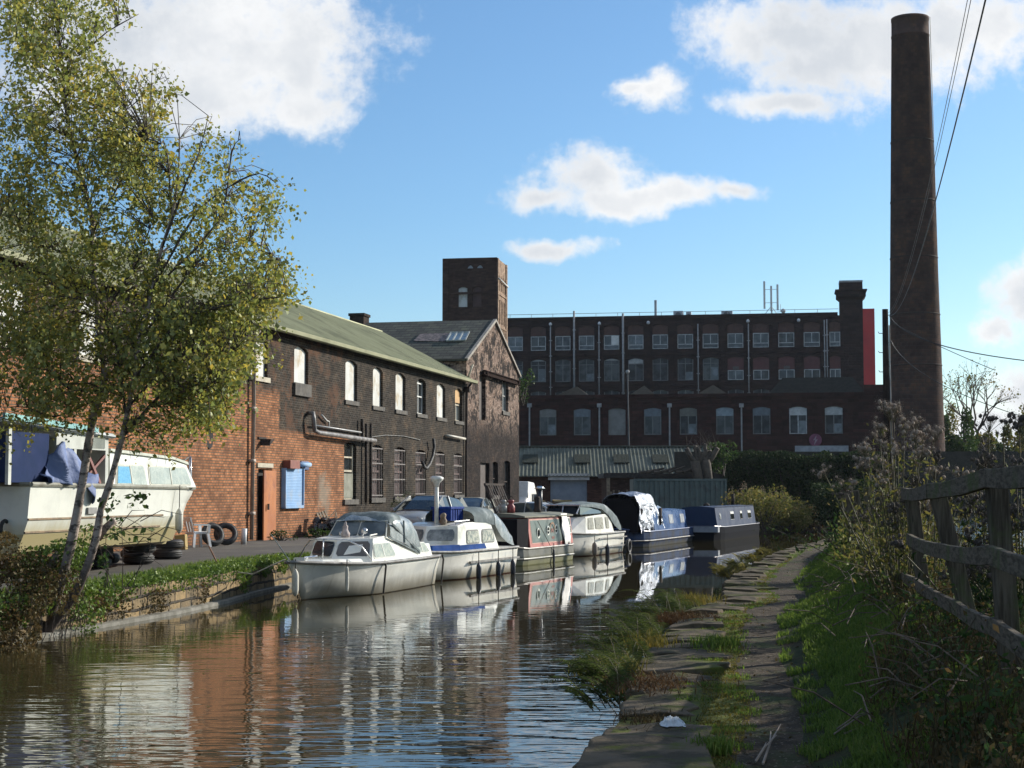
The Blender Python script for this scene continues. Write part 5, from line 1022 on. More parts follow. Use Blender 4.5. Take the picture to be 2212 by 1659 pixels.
fender(C, 4.0, 1.0, .50, .50, fg, 'grey brown fender at the bow of the small cream cruiser', .09, .7); fender(C, 2.75, 1.08, .40, .50, fb, 'dark navy fender amidships on the small cream cruiser', .075, .7)
t = T('tyre_fender', 'black tyre hung at the stern corner of the small cream cruiser', 'fender', 'fenders hanging from the moored boats', tuple(C.w(.05, 1.08, .22)), C.a); m = MB(); m.torus(.22, .06, (0, 0, 0), 'y', 18, 8); m.obj('tyre', blackp, t, True)
# ---- blue narrowboat wrapped in foil sheet
D = Frame(8.27-.3*1., 72, 71.4); D = Frame(D.w(-9.0, 1.0).x, D.w(-9.0, 1.0).y, 71.4)
b = boat('narrowboat', 'blue narrowboat with its near end wrapped in a crumpled silver sheet', D)
bhull = hullmat('worn_blue_black_hull', (.025, .03, .045), (.09, .085, .065), 0., .25, .6, low=(.04, .04, .03), c2=(.02, .045, .11))
def nbh2(L, hb, zt, bowlen=.16):
    m = MB(); rings = []; edge = []; n = 22
    for i in range(n+1):
        t = i/n; x = L*t; k = max(0, (bowlen-t)/bowlen); w = hb*(1-k**2*.93); top = zt+.12*k*k
        rings.append([(x, w, top), (x, w*1.02, zt*.55), (x+.15*k, w*.95, .0), (x+.3*k, w*.8, -.3), (x+.3*k, -w*.8, -.3), (x+.15*k, -w*.95, 0), (x, -w*1.02, zt*.55), (x, -w, top)]); edge.append((x, w, top))
    m.loft(rings); return m, edge
hm, ed = nbh2(9.2, 1.0, .62); hm.obj('hull', bhull, b); deck(ed, .01).obj('deck', grey_trim, b); gunwale(ed, .03).obj('gunwale', M('blue_gunwale', (.03, .07, .2), rough=.4), b)
m = MB(); m.tube([(x, -w*1.03, .26) for x, w, z in ed], .03, 6); m.obj('rubbing_strake', grey_trim, b)
navyc = M('glossy_blue_paint', (.05, .115, .27), (.04, .09, .22), 1., .3, coat=.2); yb, yt, z0, z1 = .86, .74, .62, 1.40
m = MB(); ubox(m, 2.6, 8.7, yb, yt, z0, z1); m.obj('cabin', navyc, b)
for xa in (3.5, 5.4, 7.5):
    m = sidepanel(rrect(xa-.03, xa+.75, .86, 1.24, .05), yb, yt, z0, z1, -1, .012); o = m.obj('side_window', M('steel_window_frame', (.4, .42, .46), rough=.3), b); m = sidepanel(rrect(xa, xa+.72, .89, 1.21, .04), yb, yt, z0, z1, -1, .02); m.obj('pane', M('white_blind_glass', (.55, .58, .60), rough=.25) if xa > 4 else dglass, o)
m = MB(); m.tube([(3.6, -.82, .85), (3.95, -.78, 1.50)], .07, 10); m.obj('stove_chimney', iron, b, True)
m = MB(); m.add([(5.3+.28*math.cos(a)*k, -.1+.2*math.sin(a)*k, 1.47+.12*(2-k)+.05*math.sin(3*a)) for k in (1, 2, 1.5) for a in [2*math.pi*j/8 for j in range(8)]], [(i, (i+1) % 8, (i+1) % 8+8, i+8) for i in range(8)]); m.wob(.08, 4); o = m.obj('crumpled_sheet', M('pale_blue_sheet', (.30, .38, .48), rough=.5), None, True); o.location = (D.o[0], D.o[1], 0); o.rotation_euler.z = D.a; tag(o, 'small heap of pale blue sheeting on the blue narrowboat roof', 'sheet')
silver = M('crumpled_silver_foil', (.42, .44, .48), (.16, .18, .22), 4, .33, .8, bump=.10, bscale=6)
secs = []
for i in range(26):
    x_ = .35+4.7*i/25; f_ = 1-abs(i/25-.38)*.12; ztop = 2.12*f_+.05 if i < 15 else 2.12*f_-(i-15)*.085
    bot = .62+.45*(abs(math.sin(i*1.1))**3)*.35-(.25 if i > 21 else 0); bot = .55 if i < 3 else bot
    W_ = .78
    ring = []
    for s_ in (1, -1):
        seg = [(W_*1.06, bot), (W_*1.06, bot+.25), (W_*1.0, min(1.25, ztop-.5)), (W_*.92, ztop-.30), (W_*.66, ztop-.03), (.25, ztop)]
        ring += [(x_, s_*a, z_) for a, z_ in (seg if s_ > 0 else seg[::-1])]
    rr = []
    for p0_, p1_ in zip(ring, ring[1:]):
        for k in range(3): rr.append(tuple(p0_[j]+(p1_[j]-p0_[j])*k/3 for j in range(3)))
    rr.append(ring[-1]); secs.append(rr)
m = MB(); m.loft(secs, closed=False); m.v = [(x, y+.10*math.sin(x*9+z*2)*mn.noise((x*2, z*1.4, 3))*2*(1 if y > 0 else 1), z+.03*mn.noise((x*5, y*3, z*4))) for x, y, z in m.v]; m.wob(.11, 3.2, 4)
o = m.obj('foil_sheet', silver, None, True); md = o.modifiers.new('s', 'SUBSURF'); md.levels = 1; md.render_levels = 1; md = o.modifiers.new('t', 'SOLIDIFY'); md.thickness = .012; o.location = (D.o[0], D.o[1], 0); o.rotation_euler.z = D.a; tag(o, 'big crumpled silver foil sheet draped over the blue narrowboat end', 'tarpaulin')
m = MB(); m.loft([[(x_, .74, .6), (x_, .72, 1.5), (x_, .45, zt_-.08), (x_, -.45, zt_-.08), (x_, -.72, 1.5), (x_, -.74, .6)] for x_, zt_ in ((.28, 2.0), (2.9, 2.0))]); m.obj('cratch_cover', M('black_tarpaulin', (.008, .008, .011), rough=.95, spec=.1), b)
# ---- navy narrowboat, farthest
E_ = Frame(8.84, 71., 71.4); E_ = Frame(E_.w(1.0, .98).x, E_.w(1.0, .98).y, 71.4)
b = boat('narrowboat', 'long navy blue narrowboat farthest away beside the bushes', E_)
hm, ed = nb_hull(12., 1.0, .62, .05); hm.obj('hull', hullmat('navy_black_hull', (.003, .005, .010), (.010, .010, .009), 0, .12, .95, low=(.01, .01, .008)), b); deck(ed, .01).obj('deck', grey_trim, b); gunwale(ed, .03).obj('gunwale', M('navy_gunwale', (.02, .03, .07), rough=.4), b)
yb, yt, z0, z1 = .86, .74, .62, 1.48; m = MB(); ubox(m, .25, 9.9, yb, yt, z0, z1); m.obj('cabin', M('navy_paint', (.015, .032, .075), (.02, .042, .09), 1.2, .7, spec=.2), b)
m = MB(); m.box(-.1, .3, -.95, .95, .40, .66); m.obj('stern_board', M('dull_white_board', (.28, .30, .33), rough=.6), b)
for xa, ww_ in ((3.6, .8), (6.0, .5), (8.0, .8)):
    m = sidepanel(rrect(xa-.03, xa+ww_+.03, .90, 1.30, .05), yb, yt, z0, z1, -1, .012); o = m.obj('side_window', steel_m, b); m = sidepanel(rrect(xa, xa+ww_, .93, 1.17, .04), yb, yt, z0, z1, -1, .02); m.obj('pane', dglass, o); m = sidepanel(rrect(xa, xa+ww_, 1.17, 1.27, .02), yb, yt, z0, z1, -1, .022); m.obj('blind', white_p, o)
m = sidepanel(rrect(1.0, 1.35, .95, 1.25, .15), yb, yt, z0, z1, -1, .015); m.obj('porthole', steel_m, b)
m = MB(); m.tube([(8.9, .1, 1.5), (8.9, .1, 2.1)], .08, 10); m.obj('stove_chimney', iron, b, True); m = MB(); m.lathe([(.12, 1.52), (.16, 1.6), (.05, 1.68)], 10, (2.5, .1, 0)); m.obj('roof_vent', iron, b, True)
m = MB(); m.tube([(.3, -.74, 1.52), (9.8, -.74, 1.52)], .02, 5); m.obj('handrail', M('navy_gunwale', (.03, .04, .08), rough=.4), b)

# ---- white boat standing ashore on tyres
LB = Frame(-9.62, 28.75, 78); b = TF('laid_up_cruiser', 'large white boat propped ashore on car tyres at the left behind the birch', 'boat', LB)
m = MB(); rings = []; ed = []
L_ = 9.75
for i in range(25):
    t = i/24; x = L_*t; k = max(0, (t-.55)/.45); w = 1.2*(1-k**2.1*.97); top = 2.33-.06*t; rk = 1.3*k**1.3
    sect = [(1, top, 0), (.985, top-.16, .12), (.97, 1.95, .4), (.955, 1.70, .62), (.965, 1.695, .625), (.90, 1.47, .83), (.905, 1.465, .83), (.80, 1.14, 1.), (.05, 1.02, 1.02)]
    ring = [(x-rk*q, w*f, z) for f, z, q in sect]+[(x-rk*q, -w*f, z) for f, z, q in reversed(sect)]; rings.append(ring); ed.append((x, w, top))
m.loft(rings); m.obj('hull', hull_land, b, False); deck(ed, .02).obj('deck', white_gel, b); gunwale(ed, .045).obj('gunwale', M('weathered_grey_gunwale', (.32, .32, .27), (.2, .19, .15), 5, .8), b)
mm = MB()
for zz_, q in ((1.71, .62), (1.48, .83)): mm.tube([(x-1.3*max(0, (x/L_-.55)/.45)**1.3*q, -w*.965 if zz_ > 1.6 else -w*.91, zz_) for x, w, z in ed[:15]], .022, 5)
mm.obj('chine_strip', M('rotten_wood_strip', (.28, .2, .12), (.14, .1, .06), 5, .8), b)
yb, yt = 1.08, .96
cabin([(3.35, 2.30), (7.62, 2.28), (7.22, 2.80), (6.5, 2.90), (3.7, 3.02), (3.55, 2.98)], yb, yt, 2.3, 3.0).obj('cabin', white_gel, b, bevel=.03)
m = MB(); m.loft([[(7.6, -1.07, 2.29), (8.3, -.55, 2.27), (8.4, 0, 2.27), (8.3, .55, 2.27), (7.6, 1.07, 2.29)], [(7.2, -1.0, 2.79), (7.6, -.5, 2.78), (7.65, 0, 2.78), (7.6, .5, 2.78), (7.2, 1.0, 2.79)]], closed=False); m.add([(7.2, -1.0, 2.79), (7.6, -.5, 2.78), (7.65, 0, 2.78), (7.6, .5, 2.78), (7.2, 1.0, 2.79)], [tuple(range(5))]); m.obj('cabin_front', white_gel, b)
m = MB(); m.loft([[(x_, y_, z_+dz) for y_, dz in ((1.02, 0), (1.0, .06), (.5, .11), (0, .13), (-.5, .11), (-1.0, .06), (-1.02, 0))] for x_, z_ in ((3.5, 2.99), (6.5, 2.89), (7.3, 2.79))]); m.obj('cabin_roof', M('pale_green_grey_deck', (.46, .48, .40), (.36, .38, .31), 3, .7), b)
for (a_, b_, c_, d_, s0, s1) in (((3.62), 5.02, 2.34, 2.72, .16, -.06), (5.2, 7.3, 2.36, 2.71, .05, -.2)):
    m = MB(); q2 = MB(); q = sidepanel(rrect(a_-.04, b_+.04, c_-.03, d_+.03, .07, s0, s1), yb, yt, 2.3, 3.0, -1, .012); m.add(q.v, q.f); q = sidepanel(rrect(a_, b_, c_, d_, .06, s0, s1), yb, yt, 2.3, 3.0, -1, .02); q2.add(q.v, q.f)
    o = m.obj('side_window', M('cream_window_surround', (.55, .55, .46), rough=.5), b); q2.obj('pane', M('green_white_curtained_glass', (.42, .46, .40), (.34, .38, .33), 5, .25), o)
    mid = (a_+b_)/2; q = sidepanel(rrect(mid-.02, mid+.02, c_, d_, .004), yb, yt, 2.3, 3.0, -1, .03); q.obj('window_bar', M('cream_window_surround', (.55, .55, .46), rough=.5), o)
    if a_ < 4: q = sidepanel([(a_+.04, c_+.03), (mid-.05, c_+.03), (mid-.05, d_-.02), (a_+.16, d_-.02)], yb, yt, 2.3, 3.0, -1, .024); q.obj('curtain', M('bright_blue_curtain', (.05, .28, .50), (.10, .38, .58), 20, .7), o)
# wheelhouse with teal roof edge and open back
m = MB(); m.box(-.6, 3.3, 1.0, 1.08, 2.3, 3.3); m.box(3.2, 3.32, -1.04, 1.0, 2.32, 3.28); m.box(1.2, 3.2, -1.045, -.985, 3.0, 3.3); m.box(1.9, 2.0, -1.04, -.98, 2.32, 3.0); m.box(-.5, -.4, -1.04, -.98, 2.32, 3.3); m.obj('wheelhouse', M('off_white_wheelhouse', (.55, .57, .52), (.42, .44, .40), 3, .6), b)
m = MB(); m.loft([[(x_, y_, z_+dz) for y_, dz in ((1.15, 0), (1.1, .06), (0, .16), (-1.1, .06), (-1.15, 0), (-1.1, -.03), (1.1, -.03))] for x_, z_ in ((-.9, 3.42), (3.45, 3.27))]); m.obj('wheelhouse_roof', M('pale_grey_hardtop', (.50, .53, .50), rough=.6), b)
m = MB(); m.obox((-.9, -1.16, 3.50), (2.6, -1.16, 3.38), .05, .10); m.obj('roof_edge', M('teal_trim', (.22, .48, .46), (.18, .40, .40), 3, .5), b)
m = sidepanel(rrect(2.5, 3.15, 3.03, 3.25, .03), 1.05, 1.05, 2.3, 3.3, -1, .0); m.obj('wheelhouse_window', paleglass, b)
m = MB(); m.obox((3.05, -1.0, 2.36), (2.55, -.95, 2.98), .05, .06); m.obox((2.45, -.9, 2.36), (3.2, -1.02, 2.9), .04, .05); m.obj('windscreen_post', M('maroon_post', (.25, .08, .07), rough=.5), b)
bt_ = M('blue_tarpaulin', (.16, .21, .37), (.11, .15, .29), 1.5, .6, bump=.03, bscale=4, spec=.2); navt = M('navy_canvas_panel', (.025, .04, .09), (.035, .05, .12), 2, .9, spec=.05)
m = MB(); m.box(-.45, 1.0, -1.0, -.96, 2.36, 3.25); m.box(-.46, -.42, -1.0, 1.0, 2.36, 3.25); m.obj('canvas_panel', navt, b)
secs = []; nn = 22
for i in range(nn+1):
    s_ = i/nn; x_ = .55+2.2*s_; ztop = 2.55+.62*math.exp(-((s_-.42)/.22)**2)-.05*abs(math.sin(i*1.9)); zlow = 2.33 if s_ < .72 else 2.33-.38*math.sin((s_-.72)/.28*math.pi)
    row = []
    for j in range(13): 
        t_ = j/12; y_ = -1.02-.22*math.sin(t_*1.4+.2)*(1-.2*s_)-.10*math.sin(i*1.05+t_*2.2)-.04*math.sin(i*2.3); row.append((x_+.22*(t_-.5)*math.sin(s_*5), y_, ztop+(zlow-ztop)*t_))
    secs.append(row)
m = MB(); m.loft(secs, closed=False); m.wob(.06, 3.5, 2); o = m.obj('blue_tarpaulin', bt_, None, True); md = o.modifiers.new('t', 'SOLIDIFY'); md.thickness = .012; o.location = (LB.o[0], LB.o[1], 0); o.rotation_euler.z = LB.a; tag(o, 'crumpled blue tarpaulin bunched over the side of the white boat ashore', 'tarpaulin')
m = MB(); m.tube([(7.6, -.95, 2.3), (7.9, -.8, 2.95), (8.3, -.6, 3.0), (8.9, -.35, 2.28)], .02, 6); m.tube([(8.3, -.6, 3.0), (8.3, -.6, 2.3)], .018, 6); m.tube([(8.3, -.6, 3.0), (9.3, 0, 2.9), (8.3, .6, 3.0), (8.3, .6, 2.3)], .02, 6); m.tube([(9.3, 0, 2.9), (9.35, 0, 2.28)], .02, 6); m.obj('pulpit_rail', steel_m, b, True)
m = MB(); m.box(2.2, 2.55, -1.20, -1.165, 1.78, 1.90); m.obj('hull_vent', grey_trim, b); m = MB(); m.torus(.14, .035, (-.06, -.75, 1.55), 'y', 14, 6); m.obj('outdrive_hose', blackp, b, True)
m = MB(); m.lathe([(.05, 0), (.09, .03), (.02, .1)], 8, (4.9, -.9, 2.98), 'z'); m.obj('mushroom_vent', iron, b, True)
p = LB.w(6.35, -1.22, 0); t = T('boat_fender', 'long chalky white fender hanging against the white boat ashore', 'fender', 'fenders hanging from the moored boats', (p.x, p.y, 0)); m = MB(); m.lathe([(.01, 1.86), (.04, 1.82), (.085, 1.74), (.085, 1.42), (.04, 1.34), (.01, 1.30)], 10); m.obj('fender_body', fw, t, True); m = MB(); m.tube([(0, 0, 1.84), (0, .02, 2.34)], .01, 5); m.obj('rope', rope_m, t)
p = G(391, 1187, .6); m = MB(); m.box(-.17, .13, -.15, .15, 0, .40); m.wob(.04, 4); o = m.obj('bow_chock', M('yellowish_timber_block', (.42, .30, .10), (.28, .2, .08), 4, .8), None, bevel=.02); o.location = (p.x, p.y+.1, .6); tag(o, 'yellowish block standing on the yard just left of the white plastic chair', 'block')
# tyres
def tyre(label, loc, group, rot=(0, 0, 0), R_=.23, r_=.085, sq=1.25):
    t = T('tyre', label, 'tyre', group, loc, rot[2], rot[0], rot[1]); m = MB(); m.torus(R_, r_, (0, 0, 0), 'z', 26, 10, sq)
    o = m.obj('carcass', blackp, t, True); g_ = MB()
    for zz_ in (-.045, 0, .045): g_.torus(R_+r_-.004, .012, (0, 0, zz_), 'z', 26, 5)
    g_.obj('tread', M('dusty_tread', (.05, .048, .045), rough=.8), t, True); return t
for nm, px, py in (('leftmost', 191, 1228), ('middle', 286, 1219), ('rightmost', 350, 1208)):
    p = G(px, py, .6); n_ = 2
    for k in range(n_): tyre(f'{"upper" if k else "lower"} tyre in the {nm} stack under the white boat ashore', (p.x+.10+.03*k, p.y+.12, .72+.235*k), 'tyres propping the white boat ashore', R_=.26, r_=.09)
    q = T('tyre', f'tyre lying behind the {nm} stack under the white boat ashore', 'tyre', 'tyres propping the white boat ashore', (p.x-.72, p.y+.35, .72)); m = MB(); m.torus(.26, .09, (0, 0, 0), 'z', 26, 10, 1.25); m.obj('carcass', blackp, q, True)
p = G(462, 1180, .6); tyre('leaning tyre next to the white plastic chair', (p.x, p.y-.2, .95), 'tyres leaning on the workshop wall', (math.radians(68), 0, math.radians(38)), .27, .08)
p = G(490, 1178, .6); tyre('leaning tyre farther from the white plastic chair', (p.x, p.y-.2, .95), 'tyres leaning on the workshop wall', (math.radians(62), 0, math.radians(20)), .27, .08)
# ================================================================ YARD THINGS
p = G(426, 1182, .6); t = T('plastic_chair', 'white moulded plastic garden chair beside the bow of the boat ashore', 'chair', None, (p.x, p.y, .6), math.radians(130)); wp = M('white_garden_plastic', (.82, .82, .80), (.6, .6, .57), 3, .4)
m = MB(); m.box(-.22, .22, -.24, .24, .38, .45); m.obj('seat', wp, t, bevel=.02)
for sx_ in (-1, 1):
    for sy_ in (-1, 1): m = MB(); m.obox((sx_*.22, sy_*.21, .42), (sx_*.27, sy_*.27, 0), .075, .06, (1, 0, 0)); m.obj('leg', wp, t)
m = MB(); [m.obox((x_, .23, .44), (x_*1.1, .32, .80), .10, .03, (0, 1, 0)) for x_ in (-.15, 0, .15)]; m.obox((-.21, .33, .80), (.21, .33, .80), .04, .12); m.obj('backrest', wp, t)
for sx_ in (-1, 1): m = MB(); m.obox((sx_*.27, .28, .66), (sx_*.27, -.22, .64), .07, .05); m.obox((sx_*.27, -.22, .64), (sx_*.25, -.22, .42), .08, .06, (1, 0, 0)); m.obj('armrest', wp, t)
def pallet(label, loc, rot, mt, wd=1.0, hd=.8, n=7):
    t = T('wooden_pallet', label, 'pallet', 'pallets leaning by the workshop', loc, rot[2], rot[0], rot[1]); m = MB()
    for k in range(n): x_ = -wd/2+(wd-.09)*k/(n-1); m.box(x_, x_+.09, -.02, 0, 0, hd)
    m.obj('slats', mt, t); m = MB()
    for z_ in (.02, hd/2-.04, hd-.1): m.box(-wd/2, wd/2, 0.001, .08, z_, z_+.08)
    m.obj('bearers', mt, t)
p = G(716, 1158, .6); pallet('bare wooden pallet leaning upright against the brick wall', (p.x, p.y-.4, .6), (math.radians(-18), math.radians(-12), LW.a-.3), wood_w, .55, .95, 4)
p = LW.w(63.8, -.9, .95); pallet('whitish wooden pallet lying on the junk under the broken window', tuple(p), (math.radians(-55), 0, LW.a-.5), white_p, 1.0, .6, 6)
p = LW.w(59.6, -.75, .6); t = T('rubbish_heap', 'heap of black bags and scrap beside the rusty door', 'rubbish', None, tuple(p), LW.a)
random.seed(3); m = MB()
for k in range(26):
    r_ = random.uniform(.12, .28); cx = random.gauss(0, .75); q = MB(); q.lathe([(.02, -r_*.7), (r_*.8, -r_*.4), (r_, 0), (r_*.6, r_*.6), (.03, r_*.8)], 9, (0, 0, 0)); q.wob(.12, 5, k); m.add([(x+cx, y+random.uniform(-.3, .3)*0+math.sin(k*2.1)*.3, z+max(0, .62-abs(cx)*.5)*random.Random(k).random()+.12) for x, y, z in q.v], q.f)
m.obj('black_bags', M('shiny_black_plastic', (.015, .015, .02), (.05, .05, .055), 12, .25), t, False)
m = MB(); q = MB(); q.lathe([(.05, -.75), (.2, -.6), (.24, 0), (.18, .6), (.03, .8)], 10, (0, 0, 0), 'x'); q.wob(.1, 3); m.add([(x, y-.55, z*.55+.14) for x, y, z in q.v], q.f); m.obj('white_sack', M('dirty_white_sack', (.48, .47, .44), (.36, .35, .32), 5, .6), t, True)
m = MB(); [m.tube([(random.uniform(-1, 1.2), random.uniform(-.4, .2), .3), (random.uniform(-1, 1.2), random.uniform(-.4, .2), random.uniform(.4, 1.0))], .018, 5) for k in range(7)]; m.obj('scrap_sticks', wood_w, t)
p = G(494, 1176, .6); m = MB(); m.tube([(0, 0, 0), (0.02, .0, .48)], .085, 12); o = m.obj('plastic_pipe_offcut', wp, None, True); o.location = (p.x+.45, p.y, .6); tag(o, 'short upright piece of white plastic pipe right of the leaning tyres', 'pipe')
# cars
def car(label, fr_loc, ang, col, suv=0.):
    t = T('parked_car', label, 'car', 'vehicles parked in the yard', fr_loc, ang); W_ = .84
    st = [(-1.98, .55, .45, .62, .78), (-1.9, .72, .30, .9, .95), (-1.3, .80, .28, .95, 1.0), (0, .84, .28, .93, 1.0), (.9, .83, .28, .92, .99), (1.25, .82, .28, .90, .93), (1.75, .76, .30, .74, .80), (1.98, .62, .38, .62, .68)]
    m = MB(); m.loft([[(x, w, zb), (x, w*1.0, (zb+zs)/2), (x, w*.96, zs), (x, w*.6, zt), (x, -w*.6, zt), (x, -w*.96, zs), (x, -w, (zb+zs)/2), (x, -w, zb)] for x, w, zb, zs, zt in st]); o = m.obj('body', col, t, True); md = o.modifiers.new('s', 'SUBSURF'); md.levels = 1; md.render_levels = 2
    gs = [(-1.88, .70, .62, .95, 1.02), (-1.55, .78, .60, .95, 1.36+suv), (-.6, .80, .62, .95, 1.46+suv), (.1, .80, .62, .95, 1.45+suv), (.55, .79, .60, .95, 1.30+suv), (1.12, .76, .66, .93, .98)]
    m = MB(); m.loft([[(x, w, zb), (x, wt_, zt-.04), (x, wt_*.6, zt), (x, -wt_*.6, zt), (x, -wt_, zt-.04), (x, -w, zb)] for x, w, wt_, zb, zt in gs]); m.obj('windows', glass('car_glass', (.03, .04, .045), .05, (.07, .09, .09)), t, False)
    m = MB(); m.loft([[(x, wt_+.015, zt-.045), (x, wt_*.6, zt+.012), (x, -wt_*.6, zt+.012), (x, -wt_-.015, zt-.045)] for x, w, wt_, zb, zt in gs[1:4]], closed=False); m.obj('roof', col, t, True)
    m = MB()
    for s_ in (1, -1):
        m = MB(); m.obox((1.14, s_*.775, .94), (.10, s_*.63, 1.43+suv), .05, .07); m.obox((-.35, s_*.805, .93), (-.35, s_*.63, 1.44+suv), .03, .07); m.obox((-1.86, s_*.72, .95), (-1.50, s_*.62, 1.36+suv), .05, .16); m.obox((.65, s_*.80, .93), (.55, s_*.64, 1.26+suv), .025, .03); m.obj('pillars', col, t)
    for sx_ in (1.22, -1.28):
        for s_ in (1, -1):
            m = MB(); m.torus(.22, .08, (sx_, s_*.74, .31), 'y', 20, 8); o = m.obj('wheel', blackp, t, True); m = MB(); m.lathe([(.17, s_*.74-.05), (.17, s_*.74+.05)], 14, (sx_, 0, .31), 'y'); m.obj('rim', steel_m, o)
    for s_ in (1, -1):
        m = MB(); m.lathe([(.02, -.04), (.11, -.02), (.12, .02), (.03, .05)], 12, (1.84, s_*.56, .64), 'x'); m.obj('headlight', M('headlight_glass', (.6, .62, .62), rough=.1), t, True)
        m = MB(); m.box(.75, .95, s_*.92-.07, s_*.92+.07, .92, 1.04); m.obj('wing_mirror', col, t, bevel=.02)
    m = MB(); m.box(1.955, 2.0, -.35, .35, .42, .52); m.obj('grille', blackp, t); m = MB(); m.box(1.97, 2.02, -.26, .26, .32, .40); m.obj('number_plate', white_p, t); return t
silv = M('silver_car_paint', (.42, .43, .42), (.38, .39, .38), 1, .35, .25, coat=.3)
car('silver hatchback parked nose towards the canal behind the two near cruisers', (-3.0, 57.5, .6), math.radians(-112), silv)
car('pale beige car half hidden behind the cruiser radar pole', (-1.75, 66, .6), math.radians(-100), M('pale_beige_car_paint', (.50, .49, .42), rough=.3), -.1)
car('silver blue car tucked behind the narrowboat roof next to the skip', tuple(AT(1165, 1100, 70).xy)+(.35,), math.radians(-25), silv, -.05)
# van
p = AT(1116, 1070, 96); t = T('white_van', 'white van with dark side windows parked in front of the shed', 'van', 'vehicles parked in the yard', (p.x, 96.5, .4), math.radians(-96))
m = MB(); sec = [(-2.6, .95, .4, 1.7, 2.35), (1.3, .98, .35, 1.7, 2.4), (1.9, .95, .35, 1.25, 1.5), (2.6, .85, .4, .95, 1.1)]
m.loft([[(x, w, zb), (x, w, zs), (x, w*.85, zt), (x, -w*.85, zt), (x, -w, zs), (x, -w, zb)] for x, w, zb, zs, zt in sec]); m.obj('body', white_p, t, bevel=.06)
m = MB()
for xa in (-2.3, -1.2, -.1): m.box(xa, xa+.8, -.985, .985, 1.2, 1.65)
m.add([(1.33, -.85, 2.2), (1.33, .85, 2.2), (1.95, .85, 1.42), (1.95, -.85, 1.42)], [(0, 1, 2, 3)]); m.box(-2.615, -2.6, -.7, .7, 1.3, 2.0); m.obj('windows', dglass, t)
for sx_ in (1.6, -1.7):
    for s_ in (1, -1): m = MB(); m.torus(.24, .09, (sx_, s_*.86, .34), 'y', 18, 8); m.obj('wheel', blackp, t, True)
# skip, leaning rack, bin
p = AT(1190, 1085, 80); t = T('rubbish_skip', 'brown metal skip full of junk in front of the roller door', 'skip', None, (p.x, 80, .6), math.radians(4)); H_ = p.z-.6+.02
m = MB(); m.loft([[(-1.2*k, -.8*k, z_), (1.2*k, -.8*k, z_), (1.2*k, .8*k, z_), (-1.2*k, .8*k, z_)] for k, z_ in ((.75, 0), (1.1, H_))], caps=True); m.box(-1.36, 1.36, -.93, .93, H_-.08, H_); m.obj('body', M('brown_skip_paint', (.12, .085, .06), (.08, .06, .05), 2, .7), t)
m = MB(); m.box(.1, 1.0, -.5, .4, H_, H_+.09); m.box(-.9, -.3, -.4, .5, H_, H_+.05); m.wob(.05, 2); m.obj('cardboard', M('yellowish_cardboard', (.45, .34, .16), rough=.8), t)
pA = AT(1081, 1112, 55); t = T('steel_rack', 'dark barred steel panel leaning at a slant beside the gabled warehouse', 'rack', None, (0, 0, 0)); cs = [AT(1047, 1046, 56), AT(1087, 1047, 58.5), AT(1115, 1112, 57.5), AT(1074, 1114, 55)]
m = MB(); m.obox(cs[0], cs[1], .07, .07); m.obox(cs[1], cs[2], .07, .07, (0, 1, 0)); m.obox(cs[2], cs[3], .07, .07); m.obox(cs[3], cs[0], .07, .07, (0, 1, 0)); m.obj('rack_frame', iron, t); m = MB()
for k in range(1, 8): m.tube([cs[0].lerp(cs[1], k/8), cs[3].lerp(cs[2], k/8)], .016, 5)
m.obj('bars', M('pale_worn_bars', (.20, .18, .16), rough=.8, spec=.1), t)
m = MB(); 
for k in (2, 3): m.tube([cs[k], (cs[k].x+(.1 if k == 2 else -.1), cs[k].y+.5, .6)], .04, 6)
m.obj('prop', iron, t)
# litter, mooring rope, post
p = G(1452, 1556, .63); m = MB(); q = []
for i in range(19):
    for j in range(15): a_, b_ = i/18-.5, j/14-.5; k_ = max(0, 1-4*(a_*a_+b_*b_)); h_ = .055*k_**.6*(.45+.9*abs(mn.noise((a_*7, b_*7, 2)))+.5*abs(mn.noise((a_*16, b_*16, 5)))); q.append((p.x+.16*a_*(1+.5*mn.noise((b_*5, 0, 1))), p.y+.24*b_*(1+.4*mn.noise((a_*5, 3, 1))), .605+h_))
m.add(q, [(i*15+j, (i+1)*15+j, (i+1)*15+j+1, i*15+j+1) for i in range(18) for j in range(14)])
tag(m.obj('plastic_bag', M('grubby_white_plastic', (.55, .58, .58), (.40, .43, .42), 20, .3), None, True), 'crumpled whitish plastic bag lying on the mossy canal edge', 'litter')
for i, (a_, b_, lb) in enumerate((((1648, 1650), (1665, 1590), 'pale forked dead twig upright in the middle of the towpath'), ((1632, 1645), (1655, 1615), 'short pale dead twig left of the forked one on the towpath'))):
    pa = G(*a_, .62); pb = G(*b_, .66); m = MB(); m.tube([pa, (pa+pb)/2+Vector((.02, 0, .04)), pb+Vector((0, 0, .03))], [.008, .007, .003], 5); m.tube([(pa+pb)/2+Vector((.02, 0, .04)), pb+Vector((.08, .1, .06))], [.006, .003], 5); tag(m.obj('dead_twig', M('pale_dead_wood', (.30, .25, .2), rough=.9)), lb, 'twig', 'twigs on the towpath')
p = G(458, 1218, .6); m = MB(); m.tube([(p.x+.15, p.y, .55), (p.x-.12, p.y+.25, .98)], .018, 6); tag(m.obj('mooring_pin', M('rusty_mooring_pin', (.2, .1, .06), rough=.8)), 'thin slanting iron mooring pin on the quay edge grass', 'mooring pin')
